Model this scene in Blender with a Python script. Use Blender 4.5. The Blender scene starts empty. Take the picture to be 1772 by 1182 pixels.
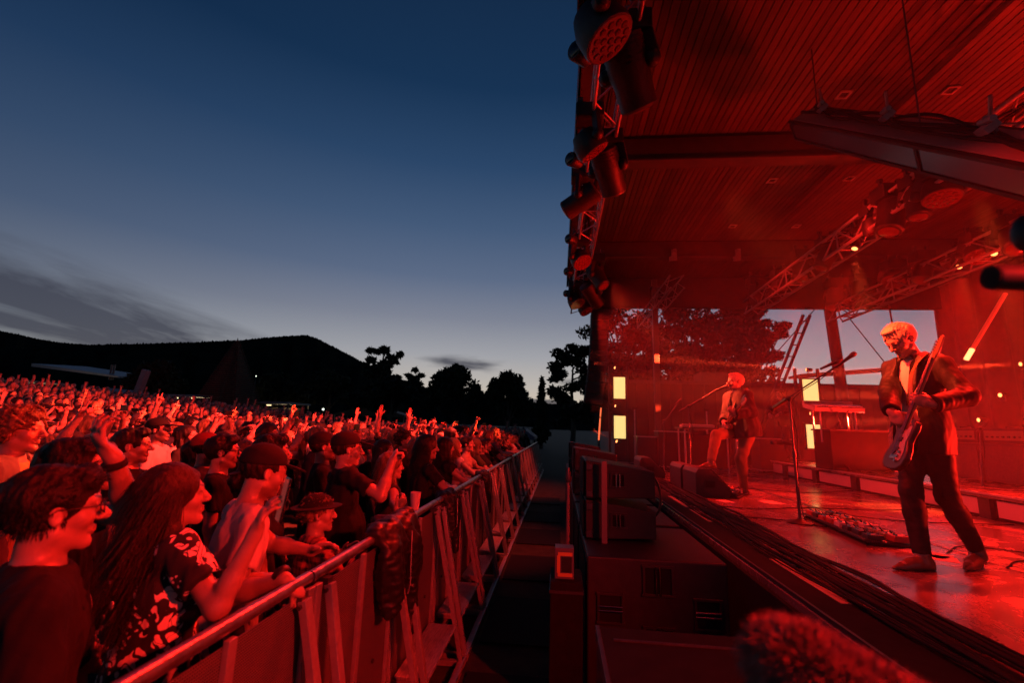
import bpy, bmesh, math, random, time
import numpy as np
from mathutils import Matrix, Vector, Euler
T0 = time.time()
random.seed(7)
rng = np.random.default_rng(7)
SC = bpy.context.scene
COL = SC.collection
rad = math.radians

# ------------------------------------------------------------------ camera, sky, exposure
FPX, CX, CY = 800.0, 886.0, 591.0
CAMZ = 1.85
_p, _a, _r = rad(10.44), rad(5.94), rad(1.8)
_h = Vector((-math.sin(_a), math.cos(_a), 0))
CF = math.cos(_p) * _h + math.sin(_p) * Vector((0, 0, 1))
_r0 = Vector((math.cos(_a), math.sin(_a), 0))
_u0 = _r0.cross(CF)
CR = math.cos(_r) * _r0 + math.sin(_r) * _u0
CU = -math.sin(_r) * _r0 + math.cos(_r) * _u0
cd = bpy.data.cameras.new('camera')
cam = bpy.data.objects.new('camera', cd)
COL.objects.link(cam)
cam.matrix_world = Matrix.Translation((0, 0, CAMZ)) @ Matrix((CR, CU, -CF)).transposed().to_4x4()
cd.sensor_width = 36
cd.lens = 36 * FPX / 1772
cd.clip_start = 0.05
cd.clip_end = 6000
cd.dof.use_dof = True
cd.dof.focus_distance = 4.6
cd.dof.aperture_fstop = 2.0
SC.camera = cam

SC.view_settings.view_transform = 'Standard'
SC.view_settings.look = 'None'
SC.view_settings.exposure = 0
SC.view_settings.gamma = 1
SC.view_settings.use_curve_mapping = False
SC.render.engine = 'CYCLES'
try:
    SC.cycles.use_denoising = True
    SC.cycles.denoiser = 'OPENIMAGEDENOISE'
except Exception:
    pass
SC.cycles.max_bounces = 5
SC.cycles.diffuse_bounces = 2
SC.cycles.glossy_bounces = 3
SC.cycles.volume_bounces = 0
SC.cycles.transparent_max_bounces = 8
SC.cycles.sample_clamp_indirect = 4
SC.cycles.volume_step_rate = 4


def make_sky():
    w = bpy.data.worlds.new('World')
    SC.world = w
    w.use_nodes = True
    nt = w.node_tree
    N, L = nt.nodes, nt.links
    bg = N['Background']

    def math_(op, a, b=None, clamp=False):
        n = N.new('ShaderNodeMath')
        n.operation = op
        n.use_clamp = clamp
        for i, v in enumerate((a, b)):
            if v is None:
                continue
            if isinstance(v, (int, float)):
                n.inputs[i].default_value = v
            else:
                L.new(v, n.inputs[i])
        return n.outputs[0]
    tc = N.new('ShaderNodeTexCoord')
    sep = N.new('ShaderNodeSeparateXYZ')
    L.new(tc.outputs['Generated'], sep.inputs[0])
    el = math_('ARCSINE', sep.outputs[2])
    az = math_('ARCTAN2', sep.outputs[0], sep.outputs[1])      # 0 along +Y, where the last light is
    ramp = N.new('ShaderNodeValToRGB')
    L.new(math_('DIVIDE', el, rad(60), True), ramp.inputs[0])
    stops = [(0.0, (.70, .56, .38)), (2.2, (.64, .53, .41)), (5, (.50, .46, .42)), (8.5, (.35, .355, .385)), (13, (.205, .225, .29)),
             (18, (.105, .145, .235)), (24, (.056, .100, .190)), (31, (.023, .060, .138)), (39, (.0080, .032, .086)), (60, (.004, .012, .036))]
    cr = ramp.color_ramp
    while len(cr.elements) < len(stops):
        cr.elements.new(0.5)
    for e, (d, c) in zip(cr.elements, stops):
        e.position = d / 60
        e.color = (*c, 1)
    # away from the afterglow the sky is darker and bluer
    af = math_('ABSOLUTE', math_('SUBTRACT', az, rad(-8)))
    fall = N.new('ShaderNodeMapRange')
    fall.inputs['From Min'].default_value = 0.1
    fall.inputs['From Max'].default_value = 1.35
    fall.interpolation_type = 'SMOOTHSTEP'
    L.new(af, fall.inputs['Value'])
    mix = N.new('ShaderNodeMix')
    mix.data_type = 'RGBA'
    mix.blend_type = 'MULTIPLY'
    L.new(fall.outputs[0], mix.inputs[0])
    L.new(ramp.outputs[0], mix.inputs[6])
    mix.inputs[7].default_value = (.36, .47, .56, 1)
    # the sky opposite the afterglow is darker still
    fall2 = N.new('ShaderNodeMapRange')
    fall2.inputs['From Min'].default_value = 1.2
    fall2.inputs['From Max'].default_value = 2.6
    fall2.interpolation_type = 'SMOOTHSTEP'
    L.new(af, fall2.inputs['Value'])
    mixb = N.new('ShaderNodeMix')
    mixb.data_type = 'RGBA'
    mixb.blend_type = 'MULTIPLY'
    L.new(fall2.outputs[0], mixb.inputs[0])
    L.new(mix.outputs[2], mixb.inputs[6])
    mixb.inputs[7].default_value = (.40, .50, .62, 1)
    mix = mixb
    # clouds: noise on a plane seen in perspective, only low down
    inv = math_('DIVIDE', 1.0, math_('ADD', math_('MAXIMUM', sep.outputs[2], 0.0), 0.06))
    comb = N.new('ShaderNodeCombineXYZ')
    L.new(math_('MULTIPLY', sep.outputs[0], inv), comb.inputs[0])
    L.new(math_('MULTIPLY', sep.outputs[1], inv), comb.inputs[1])
    mp = N.new('ShaderNodeMapping')
    mp.inputs['Scale'].default_value = (.95, .42, 1)
    mp.inputs['Rotation'].default_value = (0, 0, rad(-32))
    mp.inputs['Location'].default_value = (3.1, 1.7, 0)
    L.new(comb.outputs[0], mp.inputs[0])
    ns = N.new('ShaderNodeTexNoise')
    ns.inputs['Scale'].default_value = 1.0
    ns.inputs['Detail'].default_value = 7
    ns.inputs['Roughness'].default_value = .58
    ns.inputs['Distortion'].default_value = .5
    L.new(mp.outputs[0], ns.inputs[0])
    # left bank: strongest near azimuth -42 deg, 10 to 16 deg up; a second small streak near -11 deg, 6 deg up

    def bump(v, c, w_):
        d = math_('DIVIDE', math_('SUBTRACT', v, rad(c)), rad(w_))
        return math_('POWER', 2.718, math_('MULTIPLY', math_('MULTIPLY', d, d), -1.0))
    tilt = math_('SUBTRACT', el, math_('MULTIPLY', math_('ADD', az, rad(48)), -0.24))
    bank = math_('MULTIPLY', bump(az, -44, 28), bump(tilt, 7.6, 4.8))
    cov = math_('MULTIPLY', bank, 1.0)
    ca = math_('SUBTRACT', math_('ADD', ns.outputs[0], math_('MULTIPLY', cov, .46)), .60)
    ca = math_('MULTIPLY', ca, 3.6, True)
    ca = math_('MULTIPLY', ca, math_('MULTIPLY', cov, 1.5, True))
    # small streaks over the trees
    mp2 = N.new('ShaderNodeMapping')
    mp2.inputs['Scale'].default_value = (7, 7, 34)
    mp2.inputs['Location'].default_value = (.35, .2, 1.1)
    L.new(tc.outputs['Generated'], mp2.inputs[0])
    n2 = N.new('ShaderNodeTexNoise')
    n2.inputs['Scale'].default_value = 1.0
    n2.inputs['Detail'].default_value = 5
    L.new(mp2.outputs[0], n2.inputs[0])
    m2 = math_('ADD', math_('MULTIPLY', bump(az, -12.5, 5), bump(el, 7.4, .95)), math_('MULTIPLY', bump(az, 3, 4), bump(el, 5.6, 1.1)))
    m2 = math_('ADD', m2, math_('MULTIPLY', bump(az, -2, 5), math_('MULTIPLY', bump(el, 3.0, .45), 1.3)))
    c2 = math_('MULTIPLY', math_('SUBTRACT', math_('ADD', n2.outputs[0], math_('MULTIPLY', m2, .45)), .62), 4.0, True)
    c2 = math_('MULTIPLY', c2, math_('MULTIPLY', m2, 1.6, True))
    call = math_('MULTIPLY', math_('MAXIMUM', ca, c2), .85, True)
    mc = N.new('ShaderNodeMix')
    mc.data_type = 'RGBA'
    L.new(call, mc.inputs[0])
    L.new(mix.outputs[2], mc.inputs[6])
    mc.inputs[7].default_value = (.040, .043, .066, 1)
    # a little physical twilight on top, from the Sky Texture
    sk = N.new('ShaderNodeTexSky')
    sk.sky_type = 'NISHITA'
    sk.sun_disc = False
    sk.sun_elevation = rad(-4)
    sk.sun_rotation = rad(-6)
    add = N.new('ShaderNodeMix')
    add.data_type = 'RGBA'
    add.blend_type = 'ADD'
    add.inputs[0].default_value = .03
    L.new(mc.outputs[2], add.inputs[6])
    L.new(sk.outputs[0], add.inputs[7])
    L.new(add.outputs[2], bg.inputs[0])
    bg.inputs[1].default_value = 1.0
    w.cycles.sampling_method = 'MANUAL'
    w.cycles.sample_map_resolution = 256


make_sky()

# ------------------------------------------------------------------ helpers


def ray(px, py):
    return CF + CR * ((px - CX) / FPX) - CU * ((py - CY) / FPX)


def at(px, py, axis, v):
    """the place where the sight line of a photo point meets the plane axis = v"""
    d = ray(px, py)
    c = Vector((0, 0, CAMZ))
    return c + d * ((v - c[axis]) / d[axis])


def V(*a):
    return Vector(a)


MATS = {}


def mat(name, col, rough=.6, metal=0., spec=.5, noise=0., nscale=20., bump=0., bscale=60., stretch=(1, 1, 1), emit=None, estr=1., rand=0., attr=False, sheen=0.):
    if name in MATS:
        return MATS[name]
    m = bpy.data.materials.new(name)
    m.use_nodes = True
    nt = m.node_tree
    N, L = nt.nodes, nt.links
    b = N['Principled BSDF']
    k_ = 1. if emit else (.75 if metal > .5 else .55)
    col = tuple(c * k_ for c in col)
    b.inputs['Base Color'].default_value = (*col, 1)
    b.inputs['Roughness'].default_value = rough
    b.inputs['Metallic'].default_value = metal
    b.inputs['Specular IOR Level'].default_value = spec
    if sheen:
        b.inputs['Sheen Weight'].default_value = sheen
    src = None
    if noise or bump:
        tc = N.new('ShaderNodeTexCoord')
        mp = N.new('ShaderNodeMapping')
        mp.inputs['Scale'].default_value = stretch
        L.new(tc.outputs['Object'], mp.inputs[0])
    if attr:
        an = N.new('ShaderNodeAttribute')
        an.attribute_name = 'tint'
        mx = N.new('ShaderNodeMix')
        mx.data_type = 'RGBA'
        mx.blend_type = 'MULTIPLY'
        mx.inputs[0].default_value = 1
        mx.inputs[6].default_value = (*col, 1)
        L.new(an.outputs['Color'], mx.inputs[7])
        src = mx.outputs[2]
    if noise:
        ns = N.new('ShaderNodeTexNoise')
        ns.inputs['Scale'].default_value = nscale
        ns.inputs['Detail'].default_value = 5
        L.new(mp.outputs[0], ns.inputs[0])
        mr = N.new('ShaderNodeMapRange')
        mr.inputs['From Min'].default_value = .3
        mr.inputs['From Max'].default_value = .7
        mr.inputs['To Min'].default_value = 1 - noise
        mr.inputs['To Max'].default_value = 1 + noise
        L.new(ns.outputs[0], mr.inputs[0])
        mx = N.new('ShaderNodeMix')
        mx.data_type = 'RGBA'
        mx.blend_type = 'MULTIPLY'
        mx.inputs[0].default_value = 1
        mx.inputs[6].default_value = (*col, 1)
        if src:
            L.new(src, mx.inputs[6])
        L.new(mr.outputs[0], mx.inputs[7])
        src = mx.outputs[2]
    if rand:
        oi = N.new('ShaderNodeObjectInfo')
        mr = N.new('ShaderNodeMapRange')
        mr.inputs['To Min'].default_value = 1 - rand
        mr.inputs['To Max'].default_value = 1 + rand
        L.new(oi.outputs['Random'], mr.inputs[0])
        mx = N.new('ShaderNodeMix')
        mx.data_type = 'RGBA'
        mx.blend_type = 'MULTIPLY'
        mx.inputs[0].default_value = 1
        mx.inputs[6].default_value = (*col, 1)
        if src:
            L.new(src, mx.inputs[6])
        L.new(mr.outputs[0], mx.inputs[7])
        src = mx.outputs[2]
    if src:
        L.new(src, b.inputs['Base Color'])
    if bump:
        nb = N.new('ShaderNodeTexNoise')
        nb.inputs['Scale'].default_value = bscale
        nb.inputs['Detail'].default_value = 4
        L.new(mp.outputs[0], nb.inputs[0])
        bp = N.new('ShaderNodeBump')
        bp.inputs['Strength'].default_value = bump
        bp.inputs['Distance'].default_value = .01
        L.new(nb.outputs[0], bp.inputs['Height'])
        L.new(bp.outputs[0], b.inputs['Normal'])
    if emit:
        b.inputs['Emission Color'].default_value = (*emit, 1)
        b.inputs['Emission Strength'].default_value = estr
    MATS[name] = m
    return m


def frame(d, up=(0, 0, 1)):
    """rotation whose Y axis is d"""
    y = Vector(d).normalized()
    u = Vector(up)
    if abs(y.dot(u)) > .98:
        u = Vector((1, 0, 0))
    x = y.cross(u).normalized()
    z = x.cross(y)
    return Matrix((x, y, z)).transposed()


class MB:
    """collects vertices and faces, then links them as one mesh object"""

    def __init__(s):
        s.v, s.f, s.mi, s.cur = [], [], [], 0

    def add(s, vs, fs):
        o = len(s.v)
        s.v += [tuple(v) for v in vs]
        s.f += [tuple(i + o for i in f) for f in fs]
        s.mi += [s.cur] * len(fs)
        return s

    def box(s, c, d, rot=None, taper=None):
        hx, hy, hz = d[0] / 2, d[1] / 2, d[2] / 2
        vs = []
        for z in (-1, 1):
            t = taper if (taper and z > 0) else 1
            for x, y in ((-1, -1), (1, -1), (1, 1), (-1, 1)):
                p = Vector((x * hx * t, y * hy * t, z * hz))
                if rot is not None:
                    p = rot @ p
                vs.append(p + Vector(c))
        return s.add(vs, [(3, 2, 1, 0), (4, 5, 6, 7), (0, 1, 5, 4), (1, 2, 6, 5), (2, 3, 7, 6), (3, 0, 4, 7)])

    def beam(s, a, b, w, h=None, up=(0, 0, 1)):
        a, b = Vector(a), Vector(b)
        return s.box((a + b) / 2, (w, (b - a).length, h or w), frame(b - a, up))

    def tube(s, a, b, r, r2=None, seg=8, cap=True):
        return s.path([a, b], [r, r if r2 is None else r2], seg, cap)

    def path(s, pts, r, seg=8, cap=True):
        pts = [Vector(p) for p in pts]
        n = len(pts)
        rs = r if isinstance(r, (list, tuple)) else [r] * n
        vs, fs = [], []
        prev = None
        for i, p in enumerate(pts):
            d = pts[min(i + 1, n - 1)] - pts[max(i - 1, 0)]
            if d.length < 1e-9:
                d = Vector((0, 0, 1))
            m = frame(d)
            x, z = m.col[0], m.col[2]
            if prev is not None:
                x = (prev - d.normalized() * prev.dot(d.normalized()))
                x = x.normalized() if x.length > 1e-6 else m.col[0]
                z = x.cross(d.normalized())
            prev = x.copy()
            for k in range(seg):
                t = 2 * math.pi * k / seg
                vs.append(p + (x * math.cos(t) + z * math.sin(t)) * rs[i])
        for i in range(n - 1):
            for k in range(seg):
                a, b = i * seg + k, i * seg + (k + 1) % seg
                fs.append((a, b, b + seg, a + seg))
        if cap:
            fs.append(tuple(range(seg - 1, -1, -1)))
            fs.append(tuple((n - 1) * seg + k for k in range(seg)))
        return s.add(vs, fs)

    def lathe(s, prof, c=(0, 0, 0), rot=None, seg=16):
        """prof: (radius, height) pairs along local z"""
        vs, fs = [], []
        for r, z in prof:
            for k in range(seg):
                t = 2 * math.pi * k / seg
                p = Vector((r * math.cos(t), r * math.sin(t), z))
                vs.append((rot @ p if rot is not None else p) + Vector(c))
        n = len(prof)
        for i in range(n - 1):
            for k in range(seg):
                a, b = i * seg + k, i * seg + (k + 1) % seg
                fs.append((a, b, b + seg, a + seg))
        fs.append(tuple(range(seg - 1, -1, -1)))
        fs.append(tuple((n - 1) * seg + k for k in range(seg)))
        return s.add(vs, fs)

    def prism(s, poly, axis, a, b):
        """polygon in the two other axes, extruded along axis from a to b"""
        n = len(poly)
        vs = []
        for t in (a, b):
            for u, w in poly:
                p = [0, 0, 0]
                p[axis] = t
                o = [i for i in range(3) if i != axis]
                p[o[0]], p[o[1]] = u, w
                vs.append(p)
        fs = [tuple(range(n - 1, -1, -1)), tuple(range(n, 2 * n))]
        for k in range(n):
            j = (k + 1) % n
            fs.append((k, j, j + n, k + n))
        return s.add(vs, fs)

    def ball(s, c, r, seg=10, rings=7):
        r = r if isinstance(r, (tuple, list)) else (r, r, r)
        vs, fs = [], []
        for i in range(rings + 1):
            ph = math.pi * i / rings
            for k in range(seg):
                t = 2 * math.pi * k / seg
                vs.append((c[0] + r[0] * math.sin(ph) * math.cos(t), c[1] + r[1] * math.sin(ph) * math.sin(t), c[2] + r[2] * math.cos(ph)))
        for i in range(rings):
            for k in range(seg):
                a, b = i * seg + k, i * seg + (k + 1) % seg
                fs.append((a, a + seg, b + seg, b))
        return s.add(vs, fs)

    def mesh(s, name, mats, smooth=None):
        me = bpy.data.meshes.new(name)
        me.from_pydata(s.v, [], s.f)
        mats = mats if isinstance(mats, (list, tuple)) else [mats]
        for m in mats:
            me.materials.append(m)
        if len(mats) > 1:
            me.polygons.foreach_set('material_index', s.mi)
        bm = bmesh.new()
        bm.from_mesh(me)
        bmesh.ops.recalc_face_normals(bm, faces=bm.faces)
        bm.to_mesh(me)
        bm.free()
        if smooth is not None:
            me.polygons.foreach_set('use_smooth', [True] * len(me.polygons))
            if smooth < 179:
                me.set_sharp_from_angle(angle=rad(smooth))
        return me

    def build(s, name, mats, parent=None, smooth=None, bevel=0.):
        o = link(name, s.mesh(name, mats, smooth), parent)
        if bevel:
            md = o.modifiers.new('bevel', 'BEVEL')
            md.width = bevel
            md.segments = 2
            md.limit_method = 'ANGLE'
        return o


def link(name, data, parent=None):
    o = bpy.data.objects.new(name, data)
    COL.objects.link(o)
    if parent is not None:
        o.parent = parent
    return o


def tag(o, label=None, cat=None, group=None, kind=None):
    if label:
        o['label'] = label
    if cat:
        o['category'] = cat
    if group:
        o['group'] = group
    if kind:
        o['kind'] = kind
    return o


def thing(name, loc, label, cat, group=None, rot=(0, 0, 0), scale=1.):
    o = bpy.data.objects.new(name, None)
    COL.objects.link(o)
    o.location = loc
    o.rotation_euler = rot if not isinstance(rot, Matrix) else rot.to_euler()
    o.scale = (scale,) * 3
    return tag(o, label, cat, group)


def kids(o):
    return [c for c in KIDS.get(o.name, ())] or list(o.children)


KIDS = {}


def copy_tree(o, parent=None):
    c = o.copy()
    COL.objects.link(c)
    if parent is not None:
        c.parent = parent
    for ch in list(o.children):
        copy_tree(ch, c)
    return c


def curve_pts(pts, n=12):
    """Catmull-Rom through the points"""
    P = [Vector(p) for p in pts]
    P = [P[0] * 2 - P[1]] + P + [P[-1] * 2 - P[-2]]
    out = []
    for i in range(1, len(P) - 2):
        for k in range(n):
            t = k / n
            a, b, c, d = P[i - 1], P[i], P[i + 1], P[i + 2]
            out.append(.5 * ((2 * b) + (c - a) * t + (2 * a - 5 * b + 4 * c - d) * t * t + (3 * b - a - 3 * c + d) * t ** 3))
    out.append(P[-2])
    return out

# ------------------------------------------------------------------ materials of the place
GRASS = mat('grass', (.045, .05, .022), .9, noise=.5, nscale=6, bump=.6, bscale=90)
HILL = mat('hill_bush', (.028, .034, .026), 1, spec=0, noise=.3, nscale=.02)
LEAF = mat('leaf', (.045, .055, .03), .75, spec=.2, rand=.2)
BARK = mat('bark', (.16, .13, .10), .9, noise=.3, nscale=6, bump=.5, bscale=14)
ALU = mat('aluminium', (.58, .58, .59), .42, .45, noise=.12, nscale=30, bump=.08, bscale=200)
STEEL = mat('dark_steel', (.10, .10, .11), .45, .7, noise=.2, nscale=20)
BLACKP = mat('black_paint', (.022, .022, .023), .5, noise=.3, nscale=25, bump=.12, bscale=160)
BLACKM = mat('matt_black', (.014, .014, .015), .85, spec=.2, noise=.3, nscale=12)
BLACKCAB = mat('cabinet_paint', (.035, .033, .033), .55, noise=.25, nscale=15, bump=.35, bscale=260)
BOARD = mat('ceiling_board', (.16, .085, .05), .45, noise=.3, nscale=5, stretch=(8, .5, 8), bump=.15, bscale=30, rand=.28)
BEAMM = mat('roof_beam', (.13, .10, .085), .55, noise=.15, nscale=5)
CONC = mat('pale_cladding', (.38, .38, .40), .7, noise=.12, nscale=2)
ROOFW = mat('pale_roof_sheet', (.42, .45, .50), .5, noise=.1, nscale=1)
GLASSL = mat('lamp_warm', (.8, .7, .4), .4, emit=(1, .72, .34), estr=2.2)
WOODDK = mat('weathered_timber', (.13, .085, .055), .8, noise=.35, nscale=6)
CANV = mat('tent_canvas', (.32, .32, .42), .7, noise=.1, nscale=4)


def gz(x, y):
    """height of the lawn: it climbs away from the stage towards the far left"""
    return .098 * min(max(-x - 8.5, 0), 20)


def make_ground():
    xs = [-1500, -600, -260, -120, -70, -45] + [-36 + i * 2 for i in range(17)] + [-3, -2, -1, 0, 1, 2, 5, 12, 30, 80, 260, 700, 1500]
    ys = [-300, -80, -25, -8] + [-4 + i * 2 for i in range(18)] + [36, 45, 60, 90, 160, 320, 700, 1600]
    b = MB()
    vs = [(x, y, gz(x, y)) for y in ys for x in xs]
    n = len(xs)
    fs = [(j * n + i, j * n + i + 1, (j + 1) * n + i + 1, (j + 1) * n + i) for j in range(len(ys) - 1) for i in range(n - 1)]
    b.add(vs, fs)
    tag(b.build('lawn', GRASS, None, 180), kind='structure')


make_ground()


def ridge(name, prof, R, depth, step=.09, jit=2.5, seed=1, m=HILL):
    """a real range of hills: its skyline follows the photographed bearing and height"""
    r = np.random.default_rng(seed)
    pts = []
    for px, py in prof:
        d = ray(px, py)
        pts.append((math.atan2(d.x, d.y), math.atan2(d.z, math.hypot(d.x, d.y))))
    pts.sort()
    az = np.arange(pts[0][0], pts[-1][0], rad(step))
    el = np.interp(az, [p[0] for p in pts], [p[1] for p in pts])
    top = R * np.tan(el) + CAMZ
    n = len(az)
    j = r.random(n) * jit + (r.random(n) > .8) * r.random(n) * jit
    rows = [(R * .45, 0.), (R * .62, .22), (R * .8, .55), (R * .93, .85), (R, 1.), (R + depth, .6), (R + 2 * depth, -.05)]
    b = MB()
    vs = []
    for k, (rr, h) in enumerate(rows):
        nz = np.interp(az, az[::12], r.normal(0, 1, len(az[::12]))) * R * .006 * (0 < k < 4)
        for i in range(n):
            z = max(top[i], 2) * h + nz[i] + (j[i] if k == 4 else 0) - 2 * (k == 0)
            vs.append((rr * math.sin(az[i]), rr * math.cos(az[i]), z))
    fs = [(k * n + i, k * n + i + 1, (k + 1) * n + i + 1, (k + 1) * n + i) for k in range(len(rows) - 1) for i in range(n - 1)]
    b.add(vs, fs)
    tag(b.build(name, m, None, 180), kind='structure')


ridge('far_hill', [(-320, 560), (-150, 555), (0, 573), (30, 579), (60, 586), (100, 593), (150, 597), (230, 600), (330, 612), (420, 640)], 2400, 500, .05, 3, 3)
ridge('wooded_hill', [(-300, 605), (0, 606), (110, 601), (165, 597), (250, 595.5), (330, 593), (420, 589), (470, 584), (505, 581.5), (530, 580.5), (548, 586), (575, 600),
                      (605, 615), (640, 634), (680, 652), (740, 672), (840, 690), (960, 700), (1100, 700), (1350, 690), (1600, 690), (2000, 700)], 1000, 260, .07, 1.9, 5)

# ------------------------------------------------------------------ trees


def leaf_cloud(b, clumps, per, size, r):
    """many leaf sprays spread through the clumps of a crown"""
    for (c, rr) in clumps:
        for _ in range(per):
            d = r.normal(0, 1, 3)
            d /= np.linalg.norm(d)
            t = r.random() ** .45
            p = np.array(c) + d * np.array(rr) * t
            a, bb = r.normal(0, 1, 3), r.normal(0, 1, 3)
            a /= np.linalg.norm(a)
            bb -= a * (bb @ a)
            bb /= np.linalg.norm(bb)
            s = size * (.6 + .8 * r.random())
            q = [p - a * s, p + bb * s * .45, p + a * s, p - bb * s * .45]
            o = len(b.v)
            b.v += [tuple(x) for x in q]
            b.f.append((o, o + 1, o + 2, o + 3))
            b.mi.append(0)


def tree(name, label, base, height, spread, style, seed, leaf=.3, per=60, nclump=30, low=.52):
    r = np.random.default_rng(seed)
    t = thing(name, base, label, 'tree', 'trees beyond the lawn and stage')
    tr, cl = MB(), []
    tr.path([(0, 0, -.3), (.02 * height, 0, height * .25), (0, .02 * height, height * .55), (.01 * height, 0, height * .8)],
            [height * .028, height * .022, height * .014, height * .006], 8)
    if style == 'gum':      # open crown on a few rising limbs
        for k in range(nclump):
            a = 2 * math.pi * k / nclump * 2.4 + r.random()
            rr = spread * (.25 + .75 * r.random())
            z = height * (low + (.96 - low) * r.random() * (1 - .30 * rr / spread))
            p = (rr * math.cos(a), rr * math.sin(a), z)
            cl.append((p, (spread * (.20 + .1 * r.random()),) * 2 + (spread * .15,)))
            if k % 2 == 0:
                tr.path([(0, 0, height * (.3 + .3 * r.random())), (p[0] * .5, p[1] * .5, z * .78), p], [height * .010, height * .006, height * .002], 5)
    elif style == 'dome':   # rounded, dense to a low skirt
        for k in range(nclump):
            a, ph = r.random() * 2 * math.pi, r.random() ** .7 * 1.5
            rr = spread * math.sin(ph) * (.72 + .2 * r.random())
            p = (rr * math.cos(a), rr * math.sin(a), height * (.34 + .55 * math.cos(ph) * (.8 + .2 * r.random())))
            cl.append((p, (spread * .30, spread * .30, height * .13)))
        for k in range(6):
            a = k * 1.05
            tr.path([(0, 0, height * .2), (spread * .5 * math.cos(a), spread * .5 * math.sin(a), height * .55)], [height * .014, height * .004], 5)
    elif style == 'pine':   # flat plates of needles with sky between
        for k in range(nclump):
            z = height * (.28 + .70 * k / nclump)
            w = spread * (.95 - .5 * abs(k / nclump - .45)) * (.5 + .5 * r.random())
            a = r.random() * 6.28
            p = (w * math.cos(a), w * math.sin(a), z)
            cl.append((p, (spread * .34, spread * .34, height * .045)))
            if k % 2 == 0:
                tr.path([(0, 0, z - height * .06), p], [height * .008, height * .002], 5)
        cl.append(((0, 0, height * .96), (spread * .3, spread * .3, height * .05)))
    elif style == 'spire':
        for k in range(nclump):
            z = height * (.12 + .86 * k / nclump)
            w = spread * (1 - k / nclump) * .6
            a = r.random() * 6.28
            cl.append(((w * math.cos(a), w * math.sin(a), z), (spread * (1.05 - k / nclump) * .6,) * 2 + (height * .05,)))
    tr.build('trunk', BARK, t, 60)
    cb = MB()
    leaf_cloud(cb, cl, per, leaf, r)
    me = bpy.data.meshes.new('crown')
    me.from_pydata(cb.v, [], cb.f)
    me.materials.append(LEAF)
    link('crown', me, t)
    return t


def tree_px(name, label, px, top, Y, style, seed, wpx, leaf=.3, per=60, nclump=30, low=.52):
    p = at(px, top, 1, Y)
    g = gz(p.x, Y) - .1
    tree(name, label, (p.x, Y, g), p.z - g, wpx / FPX * Y * .5, style, seed, leaf, per, nclump, low)


tree_px('gum_tree', 'tall open gum tree rising highest beyond the middle of the crowd', 664, 588, 75, 'gum', 11, 74, .5, 60, 26)
tree_px('small_tree', 'small ragged tree just right of the tall open gum', 722, 630, 70, 'gum', 12, 46, .42, 60, 20)
tree_px('domed_tree', 'broad dense rounded tree between the ragged tree and the second dome', 790, 629, 62, 'dome', 13, 104, .38, 150, 44)
tree_px('domed_tree', 'rounded dense tree right of the broader dome', 880, 640, 60, 'dome', 14, 84, .36, 140, 40)
tree_px('cypress_tree', 'narrow pointed dark tree standing left of the layered pine', 938, 652, 42, 'spire', 15, 32, .25, 60, 26)
tree_px('pine_tree', 'layered pine tree beside the hanging loudspeaker column', 990, 596, 34, 'pine', 16, 84, .2, 110, 34)
tree_px('dark_tree', 'low dark bushy tree under the hill slope behind the crowd', 575, 640, 55, 'dome', 17, 100, .38, 100, 34)
tree_px('dark_tree', 'dark bushy tree left of the tall spire', 278, 622, 60, 'dome', 18, 96, .4, 100, 34)
tree_px('dark_tree', 'dark bushy tree just right of the tall spire', 482, 640, 58, 'dome', 19, 90, .4, 100, 34)
tree_px('dark_tree', 'low dark tree filling the gap below the tall gum', 680, 650, 50, 'dome', 20, 110, .36, 100, 34)
tree_px('stage_gum_tree', 'gum tree behind the stage showing left of the grey column', 1085, 488, 24, 'gum', 21, 170, .15, 150, 84, .30)
tree_px('stage_gum_tree', 'large gum tree behind the stage right of the grey column', 1200, 470, 26, 'gum', 22, 210, .16, 150, 96, .30)
tree_px('stage_gum_tree', 'leafy gum tree whose edge meets the open sky behind the stage', 1286, 490, 27, 'gum', 23, 118, .16, 160, 80, .32)

# ------------------------------------------------------------------ what stands beyond the lawn


def spire():
    Y = 42.
    top = at(411, 590, 1, Y)
    wid = 84 / FPX * Y
    g = gz(top.x, Y)
    H = top.z - g
    t = thing('timber_spire', (top.x, Y, g), 'tall narrow pyramid of stacked timber rails beyond the crowd', 'spire')
    n = 40
    WID = wid * 1.05
    for k in range(n):
        f = k / n
        w = WID * (1 - f) * .98 + .05
        b = MB()
        h = H / n
        # four rails, crossing at the corners like a log stack
        for s in (-1, 1):
            o = (k % 2) * h * .5
            b.box((s * w / 2, 0, h * (k + .5)), (.12, w + .3, h * .62))
            b.box((0, s * w / 2, h * (k + .5) + .004), (w + .3, .118, h * .5))
        b.build('timber_rail', WOODDK, t)
    MB().lathe([(WID * .30, H * .02), (.03, H * .9)], seg=4).build('core', BLACKM, t)
    MB().lathe([(.18, H * .93), (.02, H * 1.04)], seg=6).build('tip', mat('spire_tip', (.30, .16, .10), .6), t)


spire()


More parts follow.
